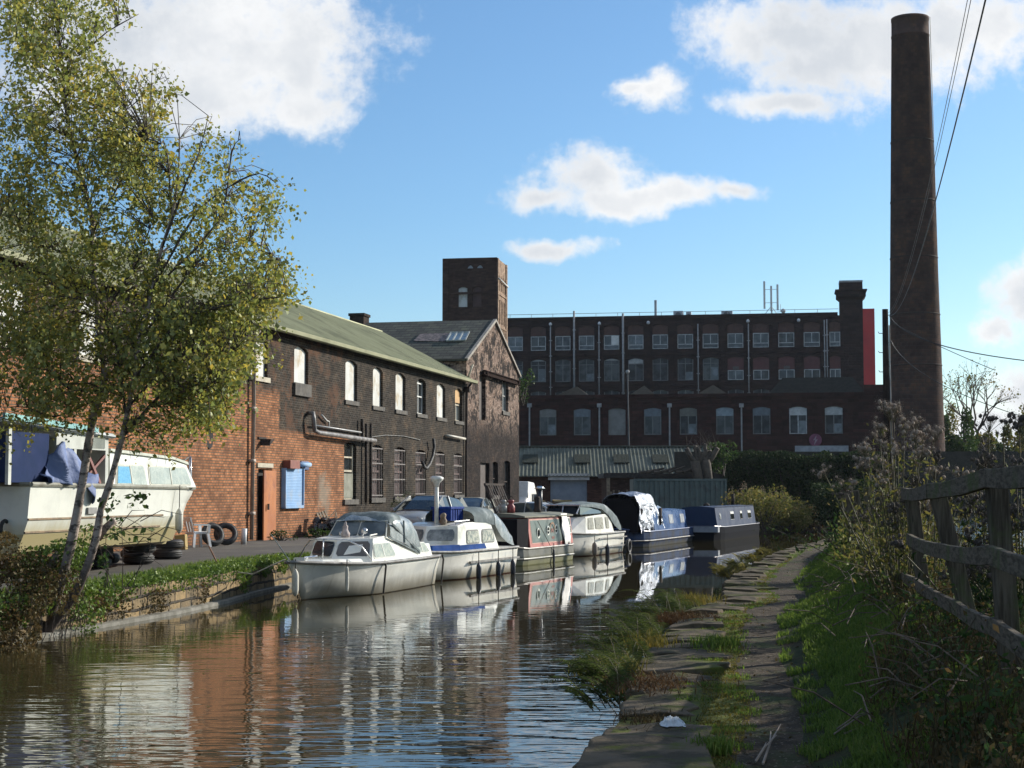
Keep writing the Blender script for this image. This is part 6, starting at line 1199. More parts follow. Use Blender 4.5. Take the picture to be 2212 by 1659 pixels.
# ================================================================ VEGETATION HELPERS
def quads(name, verts, mat, parent=None, nv=4):
    "verts: (N,nv,3) array, one face each"
    verts = np.asarray(verts, dtype=np.float32); n = len(verts); me = bpy.data.meshes.new(name)
    me.vertices.add(n*nv); me.vertices.foreach_set('co', verts.reshape(-1)); me.loops.add(n*nv); me.loops.foreach_set('vertex_index', np.arange(n*nv, dtype=np.int32))
    me.polygons.add(n); me.polygons.foreach_set('loop_start', np.arange(n, dtype=np.int32)*nv); me.polygons.foreach_set('loop_total', np.full(n, nv, dtype=np.int32))
    me.materials.append(mat); me.update(calc_edges=True); o = bpy.data.objects.new(name, me); COL.objects.link(o); o.parent = parent; return o
def unit(a): return a/np.maximum(np.linalg.norm(a, axis=-1, keepdims=True), 1e-9)
def leafquads(c, size, asp=.62, flat=0.):
    n = len(c); a = rng.normal(size=(n, 3)); a[:, 2] -= .3; a = unit(a); b = rng.normal(size=(n, 3)); 
    if flat: a[:, 2] *= (1-flat); a = unit(a); b[:, 2] *= (1-flat)
    b = unit(b-a*np.sum(a*b, -1, keepdims=True)); s = (size*np.clip(rng.lognormal(-.05, .28, n), .5, 1.8))[:, None]
    return np.stack([c-a*s*.5, c+b*s*asp*.5-a*s*.08, c+a*s*.5, c-b*s*asp*.5-a*s*.08], 1)
def blades(base, h, lean, wd, az=None):
    n = len(base); az = rng.uniform(0, 2*np.pi, n) if az is None else az; h = h*rng.uniform(.55, 1.25, n); l = lean*h*rng.uniform(.3, 1.4, n)
    d = np.stack([np.cos(az), np.sin(az), np.zeros(n)], 1); sd = np.stack([-np.sin(az), np.cos(az), np.zeros(n)], 1)*(wd*rng.uniform(.7, 1.3, n))[:, None]
    mid = base+d*(l*.35)[:, None]; mid[:, 2] += h*.6; tip = base+d*l[:, None]; tip[:, 2] += h*np.clip(1-.35*(l/h)**2, .2, 1)
    q1 = np.stack([base-sd, base+sd, mid+sd*.8, mid-sd*.8], 1); q2 = np.stack([mid-sd*.8, mid+sd*.8, tip, tip-sd*.05], 1); return np.concatenate([q1, q2])
birch_leaf = leafmat('birch_leaf', [(0, (.13, .17, .045)), (.35, (.21, .245, .055)), (.62, (.32, .31, .06)), (.82, (.49, .38, .06)), (1, (.52, .30, .06))], .55, .7, .3)
ivy_leaf = leafmat('ivy_leaf', [(0, (.04, .08, .012)), (.5, (.10, .17, .025)), (1, (.22, .27, .045))], .35, 1.2, .2)
green_leaf = leafmat('green_leaf', [(0, (.02, .045, .012)), (.5, (.04, .08, .018)), (1, (.09, .12, .03))], .4, 1.)
dark_leaf = leafmat('dark_ivy_leaf', [(0, (.010, .022, .008)), (.55, (.020, .038, .012)), (.8, (.045, .07, .018)), (1, (.09, .10, .03))], .25, .6, .12)
brown_leaf = leafmat('brown_leaf', [(0, (.035, .03, .012)), (.4, (.07, .055, .02)), (.7, (.12, .075, .03)), (1, (.16, .12, .04))], .4, 1.4)
yellow_leaf = leafmat('autumn_willowherb', [(0, (.05, .07, .015)), (.4, (.12, .13, .03)), (.7, (.22, .18, .05)), (1, (.30, .20, .10))], .45, .9)
grass_m = leafmat('grass_blade', [(0, (.055, .075, .015)), (.4, (.095, .16, .024)), (.7, (.155, .225, .036)), (1, (.25, .24, .06))], .6, 1.3, .1)
grass_y = leafmat('yellow_grass', [(0, (.06, .07, .012)), (.5, (.16, .14, .025)), (1, (.32, .22, .05))], .4, 1.6, .1)
dead_m = leafmat('dead_stalk', [(0, (.025, .020, .010)), (.5, (.065, .045, .022)), (1, (.14, .10, .05))], .3, 1.6, .05)
grass_r = leafmat('red_brown_dead_grass', [(0, (.04, .022, .010)), (.5, (.10, .05, .022)), (1, (.17, .10, .04))], .3, 1.6, .1)
fern_m = leafmat('fern_frond', [(0, (.025, .040, .010)), (.5, (.055, .080, .018)), (.8, (.11, .135, .028)), (1, (.28, .24, .06))], .4, 2.2, .05)
bark = bpy.data.materials.new('birch_bark'); bark.use_nodes = True; N = NT(bark.node_tree); co = N.obj(); x, y, z = N.sep(co)
nz = N.noise(N.comb(N.m('MULTIPLY', x, 6.), N.m('MULTIPLY', y, 6.), N.m('MULTIPLY', z, 9.)), 1., 6., .7)
low = N.m('SUBTRACT', 1., N.ss(N.m('ADD', z, N.m('MULTIPLY', nz, 1.2)), 1.1, 2.2))
f = N.m('MAXIMUM', N.ss(nz, .49, .60), low)
col = N.mix(f, (.40, .32, .27), (.075, .055, .045)); col = N.mix(N.ss(N.noise(co, 4., 5.), .45, .7), col, (.28, .22, .17), 'MIX')
p = N.n('BsdfPrincipled', {'Base Color': N.mix(f, col, (.08, .06, .05)), 'Roughness': .75, 'Normal': N.n('Bump', {'Strength': 1., 'Distance': .02, 'Height': nz})}); N.set(N.n('OutputMaterial').inputs[0], p)
twigm = M('dark_twig_bark', (.07, .05, .04), (.04, .03, .025), 6, .8)

# ================================================================ BIRCH
bt_root = G(100, 1366, .05); t = T('birch_tree', 'twin stemmed silver birch with yellowing leaves leaning over the canal at the left', 'tree', None, (bt_root.x, bt_root.y, 0))
off = Vector((bt_root.x, bt_root.y, 0))
def P3(pts, Y0, dY=0.): return [AT(px, py, Y0+dY*i/len(pts))-off for i, (px, py) in enumerate(pts)]
Yb0 = bt_root.y
trA = P3([(96, 1372), (112, 1324), (140, 1229), (160, 1144), (177, 1048), (191, 960), (206, 879), (226, 820), (214, 700), (203, 600), (198, 531), (200, 478), (176, 382), (145, 255), (134, 133), (122, 42), (112, -60)], Yb0, .6)
trB = P3([(88, 1376), (118, 1340), (158, 1291), (191, 1217), (210, 1151), (218, 1100), (236, 1048), (257, 971), (273, 905), (290, 820), (300, 740), (328, 627), (346, 547), (370, 470), (384, 390), (388, 300)], Yb0-.1, -.8)
trC = P3([(60, 1350), (75, 1300), (95, 1240), (128, 1195)], Yb0+.4, .2)
def sm(pts, k=3):
    out = []
    for i in range(len(pts)-1):
        p0 = pts[max(i-1, 0)]; p1 = pts[i]; p2 = pts[i+1]; p3 = pts[min(i+2, len(pts)-1)]
        for j in range(k): q = j/k; out.append(.5*((2*p1)+(p2-p0)*q+(2*p0-5*p1+4*p2-p3)*q*q+(3*p1-p0-3*p2+p3)*q**3))
    return out+[pts[-1]]
sA, sB, sC = sm(trA), sm(trB), sm(trC)
def rad(n, r0, r1, base=.05): return [r0+(r1-r0)*(i/n)+base*max(0, 1-i/4)+random.uniform(-.006, .006) for i in range(n)]
m = MB(); m.tube(sA, rad(len(sA), .088, .014), 10); m.tube(sB, rad(len(sB), .075, .012), 10); m.tube(sC, rad(len(sC), .10, .06), 8)
stump = P3([(212, 1165), (228, 1140), (248, 1124)], Yb0-.15); m.tube(stump, [.05, .055, .06], 8); m.obj('trunk', bark, t, True)
limbs = []
LD = [(sA, 20, [(150, 840), (90, 790), (30, 760), (-40, 730)]), (sA, 24, [(250, 640), (300, 560), (330, 470)]), (sA, 29, [(120, 540), (60, 500), (0, 470), (-60, 440)]), (sA, 33, [(240, 430), (290, 330), (330, 230)]),
      (sA, 38, [(230, 300), (290, 210), (345, 172)]), (sA, 40, [(90, 260), (40, 230), (-10, 220)]), (sA, 43, [(170, 120), (230, 70), (300, 30)]), (sA, 44, [(80, 100), (20, 60)]),
      (sB, 30, [(400, 600), (460, 540), (540, 520), (600, 560)]), (sB, 33, [(420, 467), (494, 404), (560, 375), (600, 400)]), (sB, 36, [(400, 400), (430, 330), (450, 250)]), (sB, 27, [(380, 700), (450, 670), (540, 650), (620, 640)]),
      (sB, 24, [(250, 740), (220, 690), (180, 650)]), (sB, 39, [(360, 330), (320, 300)]), (sB, 25, [(370, 780), (430, 760), (500, 760)]), (sA, 19, [(120, 900), (60, 880), (0, 880)]), (sB, 22, [(350, 850), (400, 850), (460, 830)]), (sB, 33, [(470, 480), (500, 330), (520, 300)])]
m = MB()
for (st_, idx, pp_) in LD:
    dy = random.uniform(-1.3, 1.3); b0 = st_[min(idx, len(st_)-1)]; pts = [b0]+[AT(px, py, Yb0+b0.y+dy*(i+1)/len(pp_))-off for i, (px, py) in enumerate(pp_)]
    s_ = sm(pts); m.tube(s_, rad(len(s_), .019, .004, 0.), 6); limbs += s_
m.obj('branches', M('birch_branch_bark', (.10, .075, .06), (.05, .04, .035), 8, .8), t, True)
skel = np.array([tuple(p) for p in sA[18:]+sB[20:]+limbs])
cr = [(110,60,100,80,9),(130,190,110,100,12),(60,60,70,70,5),(250,250,100,100,11),(60,350,85,130,11),(200,420,190,130,24),(330,200,50,45,2),(300,340,90,70,7),(420,420,90,100,5),(470,330,55,60,1.6),(520,460,85,75,5.),(580,440,30,60,1.2),
      (450,620,150,110,18),(560,630,60,60,6),(600,600,30,45,1.2),(250,640,240,120,30),(60,620,100,160,17),(60,800,90,110,11),(400,760,120,90,20),(490,740,90,90,12),(360,850,150,80,17),(440,880,60,60,7),(170,790,120,95,11),(140,880,90,50,4),(330,940,60,35,1.6),(30,950,40,40,1.5),(215,20,50,40,2)]
tot = sum(c[4] for c in cr); cents = []; NC = 4500
for (cx, cy, rx, ry, wt) in cr:
    for k in range(int(NC*wt/tot)):
        r_ = math.sqrt(random.random()); a = random.uniform(0, 2*math.pi); px = cx+rx*r_*math.cos(a)*1.02; py = cy+ry*r_*math.sin(a)*1.02
        if mn.noise((px*.012, py*.012, 5.)) < -.30 and random.random() < .75: continue
        cents.append(AT(px, py, Yb0+random.gauss(0, .95))-off)
cents = np.array([tuple(c) for c in cents]); leaves = []; m = MB()
for i, c in enumerate(cents):
    dd = skel-c; dist = np.linalg.norm(dd*np.array([1, .7, 1]), axis=1)+np.where(skel[:, 2] > c[2]+.3, .4, 0); j = int(np.argmin(dist)); s0 = skel[j]
    ln = random.uniform(.25, .55); dr = unit(np.array([random.gauss(0, .5), random.gauss(0, .5), -1.0])); st0 = np.array(c)+np.array([0, 0, ln*.4])
    n_ = random.randint(10, 19); tt = rng.uniform(0, 1, n_)[:, None]; pos = st0+dr*ln*tt+np.array([dr[0], dr[1], 0])*.3*tt**2+rng.normal(0, .06, (n_, 3)); leaves.append(pos)
    if dist[j] < 1.15 and i % 2 == 0:
        mid = (s0+st0)/2+np.array([0, 0, .12]); m.tube([Vector(s0), Vector(mid), Vector(st0), Vector(st0+dr*ln)], [.007, .006, .004, .0025], 4, False)
m.obj('twigs', twigm, t)
leaves = np.concatenate(leaves); quads('crown', leafquads(leaves, .066, .74), birch_leaf, t)
# shoots with big leaves near the base
def bushy(name, label, cat, blobs_, n, size, mat, Yf, stem_n=14, group=None, stemmat=None, spread=.5, asp=.62, dome=False):
    P = []; 
    for (px, py, rx, ry, w_) in blobs_:
        for k in range(int(n*w_)):
            r_ = math.sqrt(random.random()); a = random.uniform(0, 2*math.pi); x_, y_ = px+rx*r_*math.cos(a), py+ry*r_*math.sin(a)
            if mn.noise((x_*.03, y_*.03, 9.)) < -.22 and random.random() < .7: continue
            P.append(tuple(AT(x_, y_, (Yf(x_, y_) if callable(Yf) else Yf)+random.gauss(0, spread))))
    P = np.array(P); c = P.mean(0); zb = P[:, 2].min(); t = T(name, label, cat, group, (c[0], c[1], zb)); o_ = np.array([c[0], c[1], zb])
    quads('foliage', leafquads(P-o_, size, asp), mat, t); m = MB()
    for k in range(stem_n):
        q = P[random.randrange(len(P))]-o_; m.tube([(q[0]*.6+random.uniform(-.2, .2), q[1]*.7, -.15), (q[0]*.8+random.uniform(-.1, .1), q[1]*.9, q[2]*.45), tuple(q)], [.007, .005, .003], 4)
    m.obj('stems', stemmat or twigm, t); return t
bushy('bramble_bush', 'brown and green bramble thicket at the water edge under the birch, far left', 'bush', [(50, 1260, 75, 80, 1), (30, 1370, 60, 70, 1), (10, 1190, 40, 40, .4), (120, 1270, 60, 60, .4), (15, 1430, 30, 35, .2)], 2600, .055, brown_leaf, lambda x, y: 24.6-(y-1260)*.012, 40, spread=.35)
bushy('ivy_shoots', 'fresh green leafy shoots around the foot of the birch stems', 'plant', [(110, 1215, 90, 38, 1), (150, 1190, 50, 30, .4), (60, 1240, 60, 30, .3), (170, 1330, 60, 40, .3), (200, 1150, 60, 20, .1)], 1700, .06, ivy_leaf, lambda x, y: 25.6, 20, spread=.3)
bushy('ivy_shoots', 'thin shoots with large leaves rising from the cut birch stub', 'plant', [(235, 1085, 25, 22, 1), (300, 1080, 30, 25, .8), (250, 1140, 50, 25, 1.), (225, 1215, 12, 35, 1.2), (300, 1150, 40, 20, .6)], 38, .09, green_leaf, Yb0-.2, 8, spread=.2)
m = MB(); 
for k in range(16): a = AT(random.uniform(190, 330), random.uniform(1120, 1200), Yb0+random.uniform(-.3, .3)); b_ = a+Vector((random.uniform(.3, .9), random.uniform(-.2, .2), random.uniform(-.3, .25))); m.tube([a, (a+b_)/2+Vector((0, 0, .12)), b_], [.007, .006, .003], 4)
tag(m.obj('dead_brambles', twigm), 'tangle of bare bramble stems in front of the hull of the boat ashore', 'twigs', kind='stuff')
# ivy and grass on the quay edge
pts = []
for k in range(9000):
    Y = random.uniform(23, 41)+random.random()**2*0; X = lqx(Y)+random.gauss(-.18, .20); h_ = random.random()**2*.22
    if Y < 25 and random.random() < .5: continue
    pts.append((min(X, lqx(Y)+.06), Y, .60+h_*(.6+.9*mn.noise((Y*.8, 1, 0)))))
for k in range(5200):       # hanging down the stone in curtains
    Y = random.uniform(23.2, 41); dn_ = mn.noise((Y*1.1, 3.3, 0)); 
    if dn_ < -.05 and random.random() < .85: continue
    pts.append((lqx(Y)+.05+random.random()*.09, Y, .58-random.random()**1.3*(.18+.42*max(0, dn_+.2))))
pts = np.array(pts); q = T('quay_ivy', 'bright green ivy and weeds spilling over the top of the stone quay wall', 'ivy', None, (0, 0, 0)); q['kind'] = 'stuff'
quads('foliage', leafquads(pts, .058, .8), ivy_leaf, q)
pts = np.array([(lqx(Y)+.1+random.random()*.05, Y, random.uniform(.1, .5)) for Y in [random.choice((26.2, 26.5, 28.4, 28.7, 30.9, 27.2))+random.gauss(0, .16) for k in range(900)]]); quads('withered_foliage', leafquads(pts, .05), brown_leaf, q)
b_ = np.array([(random.uniform(lqx(Y)-1.5, lqx(Y)-.05), Y, .6) for Y in [random.uniform(22, 42) for k in range(7000)]]); quads('grass_blades', blades(b_, .10, .5, .006), grass_m, q)
# bushes by the workshop wall
p = LW.w(67.8, -1.3, .6); 
def roundbush(name, label, cat, loc, rx, ry, rz_, n, size, mat, group=None, trunk=True, seed=1, sub=9, dens=.55):
    t = T(name, label, cat, group, loc); random.seed(seed); P = []; lob = [(random.uniform(-.6, .6)*rx, random.uniform(-.6, .6)*ry, random.uniform(.15, .8)*rz_*1.2, random.uniform(.35, dens)) for k in range(sub)]
    for k in range(n):
        lx, ly, lz, lr = random.choice(lob); v_ = unit(rng.normal(size=3))*(rng.uniform(.35, 1)**.5)*lr; P.append((lx+v_[0]*rx, ly+v_[1]*ry, max(.02, lz+v_[2]*rz_*.8)))
    quads('crown' if trunk else 'foliage', leafquads(np.array(P), size), mat, t); m = MB()
    for lx, ly, lz, lr in lob: m.tube([(random.uniform(-.08, .08)*rx, 0, -.1), (lx*.5, ly*.5, lz*.5), (lx, ly, lz)], [.03*max(rz_, 1), .02*max(rz_, 1), .008], 5)
    m.obj('trunk' if trunk else 'stems', twigm, t); return t
roundbush('buddleia_bush', 'straggly grey green bush against the workshop wall left of the silver car', 'bush', tuple(p), .9, .6, 1.3, 1700, .075, leafmat('buddleia_leaf', [(0, (.05, .06, .035)), (1, (.20, .20, .13))], .3), None, False, 11)
p = LW.w(54.6, -.9, .6); roundbush('weed_clump', 'low weeds at the foot of the long downpipe', 'plant', tuple(p), .5, .4, .35, 350, .06, green_leaf, 'weeds along the workshop wall', False, 12)
p = LW.w(57.8, -1.1, .6); roundbush('weed_clump', 'low weeds between the rusty door and the rubbish heap', 'plant', tuple(p), .6, .4, .3, 380, .06, green_leaf, 'weeds along the workshop wall', False, 13)
p = AT(1128, 830, 93); t_ = roundbush('wall_buddleia', 'bush sprouting from the right eave of the gabled warehouse', 'bush', (p.x, 93.5, p.z-1.1), .8, .8, 1.6, 900, .12, green_leaf, None, False, 14)

# ================================================================ RIGHT BANK: FENCE
FP = [(6.9, .05), (9.8, .04), (12.6, .16), (16.4, .08), (19.4, .03), (22.6, .05), (26.4, .04), (30.3, .08), (34.4, .05), (38.6, .04)]
wood_r = grainmat('weathered_rail_grain', (.15, .125, .095), (.065, .052, .038), (.09, .10, .045)); wood_p = grainmat('weathered_post_grain', (.12, .10, .075), (.05, .04, .03), (.07, .08, .035), (38., 38., 2.5))
fence = T('timber_fence', 'leaning grey timber post and rail fence along the towpath bank', 'fence', None, (0, 0, 0))
def fpt(Y, z, ln=0.): return Vector((fx(Y)-ln, Y, z))
tops = []
for (Y, ln) in FP:
    zb_ = gz(fx(Y), Y)-.15; tops.append((Y, ln)); m = MB(); m.obox(fpt(Y, zb_, -ln), fpt(Y+.02, 2.24+.02*math.sin(Y), ln), .125, .085, (0, 1, 0)); m.wob(.015, 4, Y); m.obj('post', wood_p, fence, bevel=.01)
for lv, (z_, fr_l, th_) in enumerate(((2.26, .95, .115), (1.80, .3, .115), (1.36, -.4, .11))):
    for (a_, b2_) in zip(FP, FP[1:]):
        za = z_+{6.9: .10, 9.8: .08, 12.6: .0, 16.4: -.02}.get(a_[0], -.03-.004*(a_[0]-16)); zb2 = z_+{9.8: .08, 12.6: .0, 16.4: -.02}.get(b2_[0], -.03-.004*(b2_[0]-16))
        if (lv == 1 and a_[0] > 15) or (lv == 0 and 16 < a_[0] < 30) or (lv == 2 and a_[0] > 23): continue
        m = MB(); pa = fpt(a_[0]-.12, za-th_/2, a_[1]*fr_l+.07); pb = fpt(b2_[0]+.12, zb2-th_/2, b2_[1]*fr_l+.07+.004*lv); n_ = 6; rings = []
        for k in range(n_+1):
            q = pa.lerp(pb, k/n_); q.z += -.02*math.sin(math.pi*k/n_); w_ = .022; h_ = th_/2*(1+.12*mn.noise((q.y*2, lv, 0)))
            rings.append([(q.x-w_, q.y, q.z-h_), (q.x+w_, q.y, q.z-h_), (q.x+w_, q.y, q.z+h_), (q.x-w_, q.y, q.z+h_)])
        m.loft(rings); m.obj('rail', wood_r, fence, bevel=.006)
xw = lambda px, Y: (px-1106)/F*Y
# hemp agrimony with fluffy seed heads
fluff = M('fluffy_seed_head', (.42, .34, .27), (.26, .20, .15), 30, .95, bump=.02, bscale=60); fluffd = M('dark_seed_head', (.12, .095, .08), (.07, .055, .045), 30, .95, bump=.02, bscale=60)
stalkm = M('green_brown_stalk', (.10, .10, .04), (.07, .045, .025), 8, .8)
def seedplant(label, px, Y, ptop, n_st, spread, mat=fluff, leaf=yellow_leaf, seed=1, group='hemp agrimony plants along the fence', hs=1., lsize=.075, lz=.12):
    random.seed(seed); X = (px-1106)/F*Y; zb_ = gz(X, Y)-.05; top = AT(px, ptop, Y).z; H_ = top-zb_; t = T('seedhead_plant', label, 'plant', group, (X, Y, zb_)); st_ = MB(); hd = []; lf = []
    for k in range(n_st):
        dx = random.gauss(0, spread); dy = random.gauss(0, spread*.8); h_ = H_*random.uniform(.55, 1.02)*(1-.25*min(abs(dx)/spread/2, 1)); 
        if k == 0: h_ = H_; dx = .0
        pts_ = [(dx*.25, dy*.25, 0), (dx*.6, dy*.6, h_*.5), (dx, dy, h_*.97)]; st_.tube(pts_, [.010, .008, .005], 5)
        for b_i in range(random.randint(9, 17)):
            u_ = random.gauss(0, .055*hs); v_ = random.gauss(0, .05*hs); w_ = random.gauss(0, .035*hs); c_ = Vector((dx+u_, dy+v_, h_+w_)); st_.tube([(dx, dy, h_*.93), c_], .003, 3); hd.append((c_, random.uniform(.016, .038)*hs))
        for b_i in range(44):
            q = random.uniform(.15, .93); lf.append((dx*(.25+.75*q)+random.gauss(0, lz), dy*(.25+.75*q)+random.gauss(0, lz), h_*q+random.gauss(0, .04)))
    st_.obj('stalks', stalkm, t); m = MB(); pf = []
    for c_, r_ in hd:
        m.lathe([(r_*.15, -r_*.7), (r_*.6, -r_*.35), (r_*.65, r_*.1), (r_*.45, r_*.5), (r_*.1, r_*.7)], 6, tuple(c_))
        v_ = unit(rng.normal(size=(64, 3)))*r_*rng.uniform(.7, 2.1, (64, 1)); pf.append(np.array(c_)+v_)
    m.wob(.008, 60); m.obj('seed_heads', mat, t, True)['kind'] = 'stuff'; quads('fluff', leafquads(np.concatenate(pf), .011, .3), mat, t)
    quads('leaves', leafquads(np.array(lf), lsize, .34), leaf, t); return t
seedplant('tall fluffy seedhead plant in front of the utility pole, its top head highest', 1938, 18.2, 880, 26, .34, seed=21)
seedplant('fluffy seedhead plant with a single raised head right of the tallest clump', 1978, 18.8, 908, 5, .14, seed=22)
seedplant('shorter seedhead plant with dull heads leaning over the fence at the base of the chimney', 2010, 18.0, 985, 9, .22, fluffd, seed=23)
seedplant('small seedhead plant on the left edge of the fence plants', 1868, 22.0, 1000, 7, .25, fluffd, seed=24)
for k, (px, Y, pt) in enumerate(((2135, 15.5, 905), (2168, 15.0, 912), (2205, 14.5, 905))): seedplant(['dark headed plant nearest the distant bare tree at the right', 'dark headed plant in the middle of the three at the right edge', 'dark headed plant cut by the right edge of the view'][k], px, Y, pt, 6, .13, fluffd, yellow_leaf, seed=30+k)
seedplant('low plant with dark heads between the two nearest fence posts', 2115, 15.3, 1095, 14, .34, fluffd, dark_leaf, seed=35)
seedplant('low plant with dark heads beyond the nearest fence post', 2195, 14.0, 1120, 12, .3, fluffd, dark_leaf, seed=36)
seedplant('bright leaved nettle plant under the middle of the fence', 1945, 20.5, 1095, 30, .35, stalkm, yellow_leaf, seed=37, hs=.3)
seedplant('yellow leaved nettle plant under the far fence rails', 1885, 24.5, 1090, 30, .35, stalkm, yellow_leaf, seed=38, hs=.3)
seedplant('leafy green bush of nettles at the far visible end of the fence', 1850, 29, 1085, 30, .5, stalkm, green_leaf, seed=39, hs=.3, lsize=.10, lz=.2)
# ================================================================ GRASS AND UNDERGROWTH
random.seed(5)
def scat(n, Ya, Yb_, d0, d1, cond=None):
    out = []
    while len(out) < n:
        u_ = random.random(); Y = Ya+(Yb_-Ya)*u_**1.6; d_ = random.uniform(d0, d1); X = rbx(Y)+d_
        if X > .335*Y+.3: continue
        if cond and not cond(d_, X, Y): continue
        out.append((X, Y, gz(X, Y)-.005))
    return np.array(out)
fd = lambda Y: fx(Y)-rbx(Y)
ug = lambda Y: .95-.55*min(max((Y-10.5)/4, 0), 1)
P_ = scat(72000, 6.4, 45, 1.2, 3.2, lambda d, X, Y: d > pw1(Y)-.03+.1*mn.noise((X*2, Y*2, 0)) and (d < fd(Y)-ug(Y)+.2 or mn.noise((X*1.3, Y*1.3, 2)) > .1) and not (d < pw1(Y)+.22 and mn.noise((X*3, Y*2, 11)) < .05))
tag(quads('verge_grass', blades(P_, .075, .7, .0042), grass_m), 'short green grass on the sloping verge between towpath and fence', 'grass', kind='stuff')
P_ = scat(9000, 8.5, 50, .35, 1.0, lambda d, X, Y: mn.noise((X*2.5, Y*2., 8)) > .12 and d < pw0(Y)+.12)
P2 = scat(16000, 8.3, 40, .55, 1.05, lambda d, X, Y: d < pw0(Y)+.05); tag(quads('moss_tufts', blades(P2, .022, .9, .0045), grass_y), 'yellow green moss between the coping stones', 'moss', kind='stuff')
tag(quads('path_edge_grass', blades(P_, .036, .7, .0035), grass_m), 'tufts of short bright grass between coping stones and towpath', 'grass', kind='stuff')
P_ = scat(30000, 6.3, 42, 1.7, 4.8, lambda d, X, Y: d > fd(Y)-ug(Y)+.35*mn.noise((X*.9, Y*.9, 4)) and mn.noise((X*1.2, Y*1.2, 6)) > -.25); P_[:, 2] += rng.exponential(.07, len(P_))
tag(quads('undergrowth', leafquads(P_, .04, .5), brown_leaf), 'dark brown and green tangled undergrowth below the timber fence', 'undergrowth', kind='stuff')
P_ = scat(18000, 6.3, 42, 1.9, 5.0, lambda d, X, Y: d > fd(Y)-ug(Y)+.1+.35*mn.noise((X*.9, Y*.9, 4))); P_[:, 2] += rng.exponential(.08, len(P_))
tag(quads('nettle_leaves', leafquads(P_, .055, .45), green_leaf), 'dark nettle and bramble leaves low along the fence', 'undergrowth', kind='stuff')
P_ = scat(9000, 6.4, 60, 1.7, 4.8, lambda d, X, Y: d > fd(Y)-ug(Y)+.1 and mn.noise((X*.8, Y*.8, 16)) > -.1)
tag(quads('dead_grass', blades(P_, .30, .9, .0035), dead_m), 'dead brown grass stems leaning through the fence', 'grass', kind='stuff')
m = MB()
for k in range(90):
    Y = random.uniform(9, 24); X = fx(Y)-random.uniform(.0, .9); z_ = gz(X, Y)+random.uniform(.02, .15); a = random.uniform(0, 6.28); ln = random.uniform(.25, .8); e_ = Vector((X+ln*math.cos(a), Y+ln*math.sin(a), z_+random.uniform(-.05, .3)))
    m.tube([(X, Y, z_), (Vector((X, Y, z_))+e_)/2+Vector((0, 0, .06)), e_], [.006, .005, .003], 4)
tag(m.obj('bramble_stems', M('dead_stem', (.17, .12, .08), (.08, .055, .04), 9, .85)), 'arching dead bramble stems in the undergrowth below the fence', 'twigs', kind='stuff')
random.seed(15)
for k in range(9):
    a = G(random.uniform(1800, 1900), random.uniform(1555, 1590), .72); b_ = a+Vector((random.uniform(.15, .45), random.uniform(-.25, .5), random.uniform(.0, .09))); m = MB(); m.tube([a, (a+b_)/2+Vector((.02, .02, .03)), b_], [.006, .005, .003], 5)
    tag(m.obj('dead_stick', M('grey_stick', (.20, .16, .12), (.11, .085, .065), 9, .85)), 'thin dead stick in the loose pile on the dark verge', 'stick', 'sticks in the pile on the verge')
# ferns on the canal edge
def fern(label, base, n, ln, mat, seed, az0=2.6, spread=1.3, group='ferns along the towpath edge'):
    random.seed(seed); t = T('fern', label, 'fern', group, tuple(base)); Q = []; m = MB()
    for k in range(n):
        az = az0+random.uniform(-spread, spread); L_ = ln*.74*random.uniform(.6, 1.1); up = random.uniform(.6, 1.5); pts = []; ox, oy = random.gauss(0, .10), random.gauss(0, .16)
        for j in range(13): q = j/12; r_ = L_*q; pts.append(np.array([ox+math.cos(az)*r_, oy+math.sin(az)*r_, up*r_*1.1-L_*.95*q*q*(.35+up*.55)+.10*q]))
        m.tube([Vector(p) for p in pts[::3]], [.005, .004, .003, .002, .001], 4, False); sd = np.array([-math.sin(az), math.cos(az), 0])
        for j in range(2, 13):
            d_ = unit(pts[j]-pts[j-1]); wd = .13*ln/.7*math.sin(math.pi*min(1, (j+1)/14))**.8*random.uniform(.8, 1.1)
            for s_ in (1, -1):
                for h_ in (0, .5):
                    p0 = pts[j-1]*(1-h_)+pts[j]*h_; tip = p0+sd*s_*wd+d_*wd*.45+np.array([0, 0, -.15*wd]); Q.append([p0-d_*.006, p0+sd*s_*wd*.5+d_*wd*.3-d_*.010, tip, p0+sd*s_*wd*.5+d_*wd*.25+d_*.008])
    m.obj('stems', stalkm, t); quads('fronds', np.array(Q), mat, t); return t
ferns = [(1352, 1492, 42, .80, 'large dark fern nearest the camera drooping over the water'), (1372, 1448, 34, .75, 'fern just behind the nearest one, fronds reaching far left'), (1400, 1405, 32, .80, 'fern in the middle of the overhanging clump'), (1428, 1372, 30, .80, 'fern right of the middle of the overhanging clump'), (1455, 1345, 30, .85, 'tall fern with feathery tips at the back of the clump'), (1485, 1322, 24, .75, 'rearmost fern of the near clump beside the dead grass'), (1338, 1512, 20, .5, 'low dark fern hanging into the shade at the broken coping')]
for i, (px, py, n_, L_, lb) in enumerate(ferns): p = G(px, py, .52); fern(lb, (p.x-.05, p.y, .46), n_, L_, fern_m, 50+i)
def tuft(label, px, py, n, h, mat, r_=.25, lean=.8, seed=1, az=None, z_=.55):
    random.seed(seed); p = G(px, py, z_); b_ = np.array([(random.gauss(0, r_*.6), random.gauss(0, r_), 0) for k in range(n)]); t = quads('grass_tuft', blades(b_, h, lean, .0045, az), mat); t.location = (p.x, p.y, z_); return tag(t, label, 'grass', 'grass tufts on the towpath edge')
tuft('golden grass tuft glowing between the nearest ferns', 1318, 1460, 600, .20, grass_y, .22, .9, 1); tuft('golden green grass tuft above the nearest coping stones', 1388, 1400, 550, .18, grass_y, .28, .8, 2)
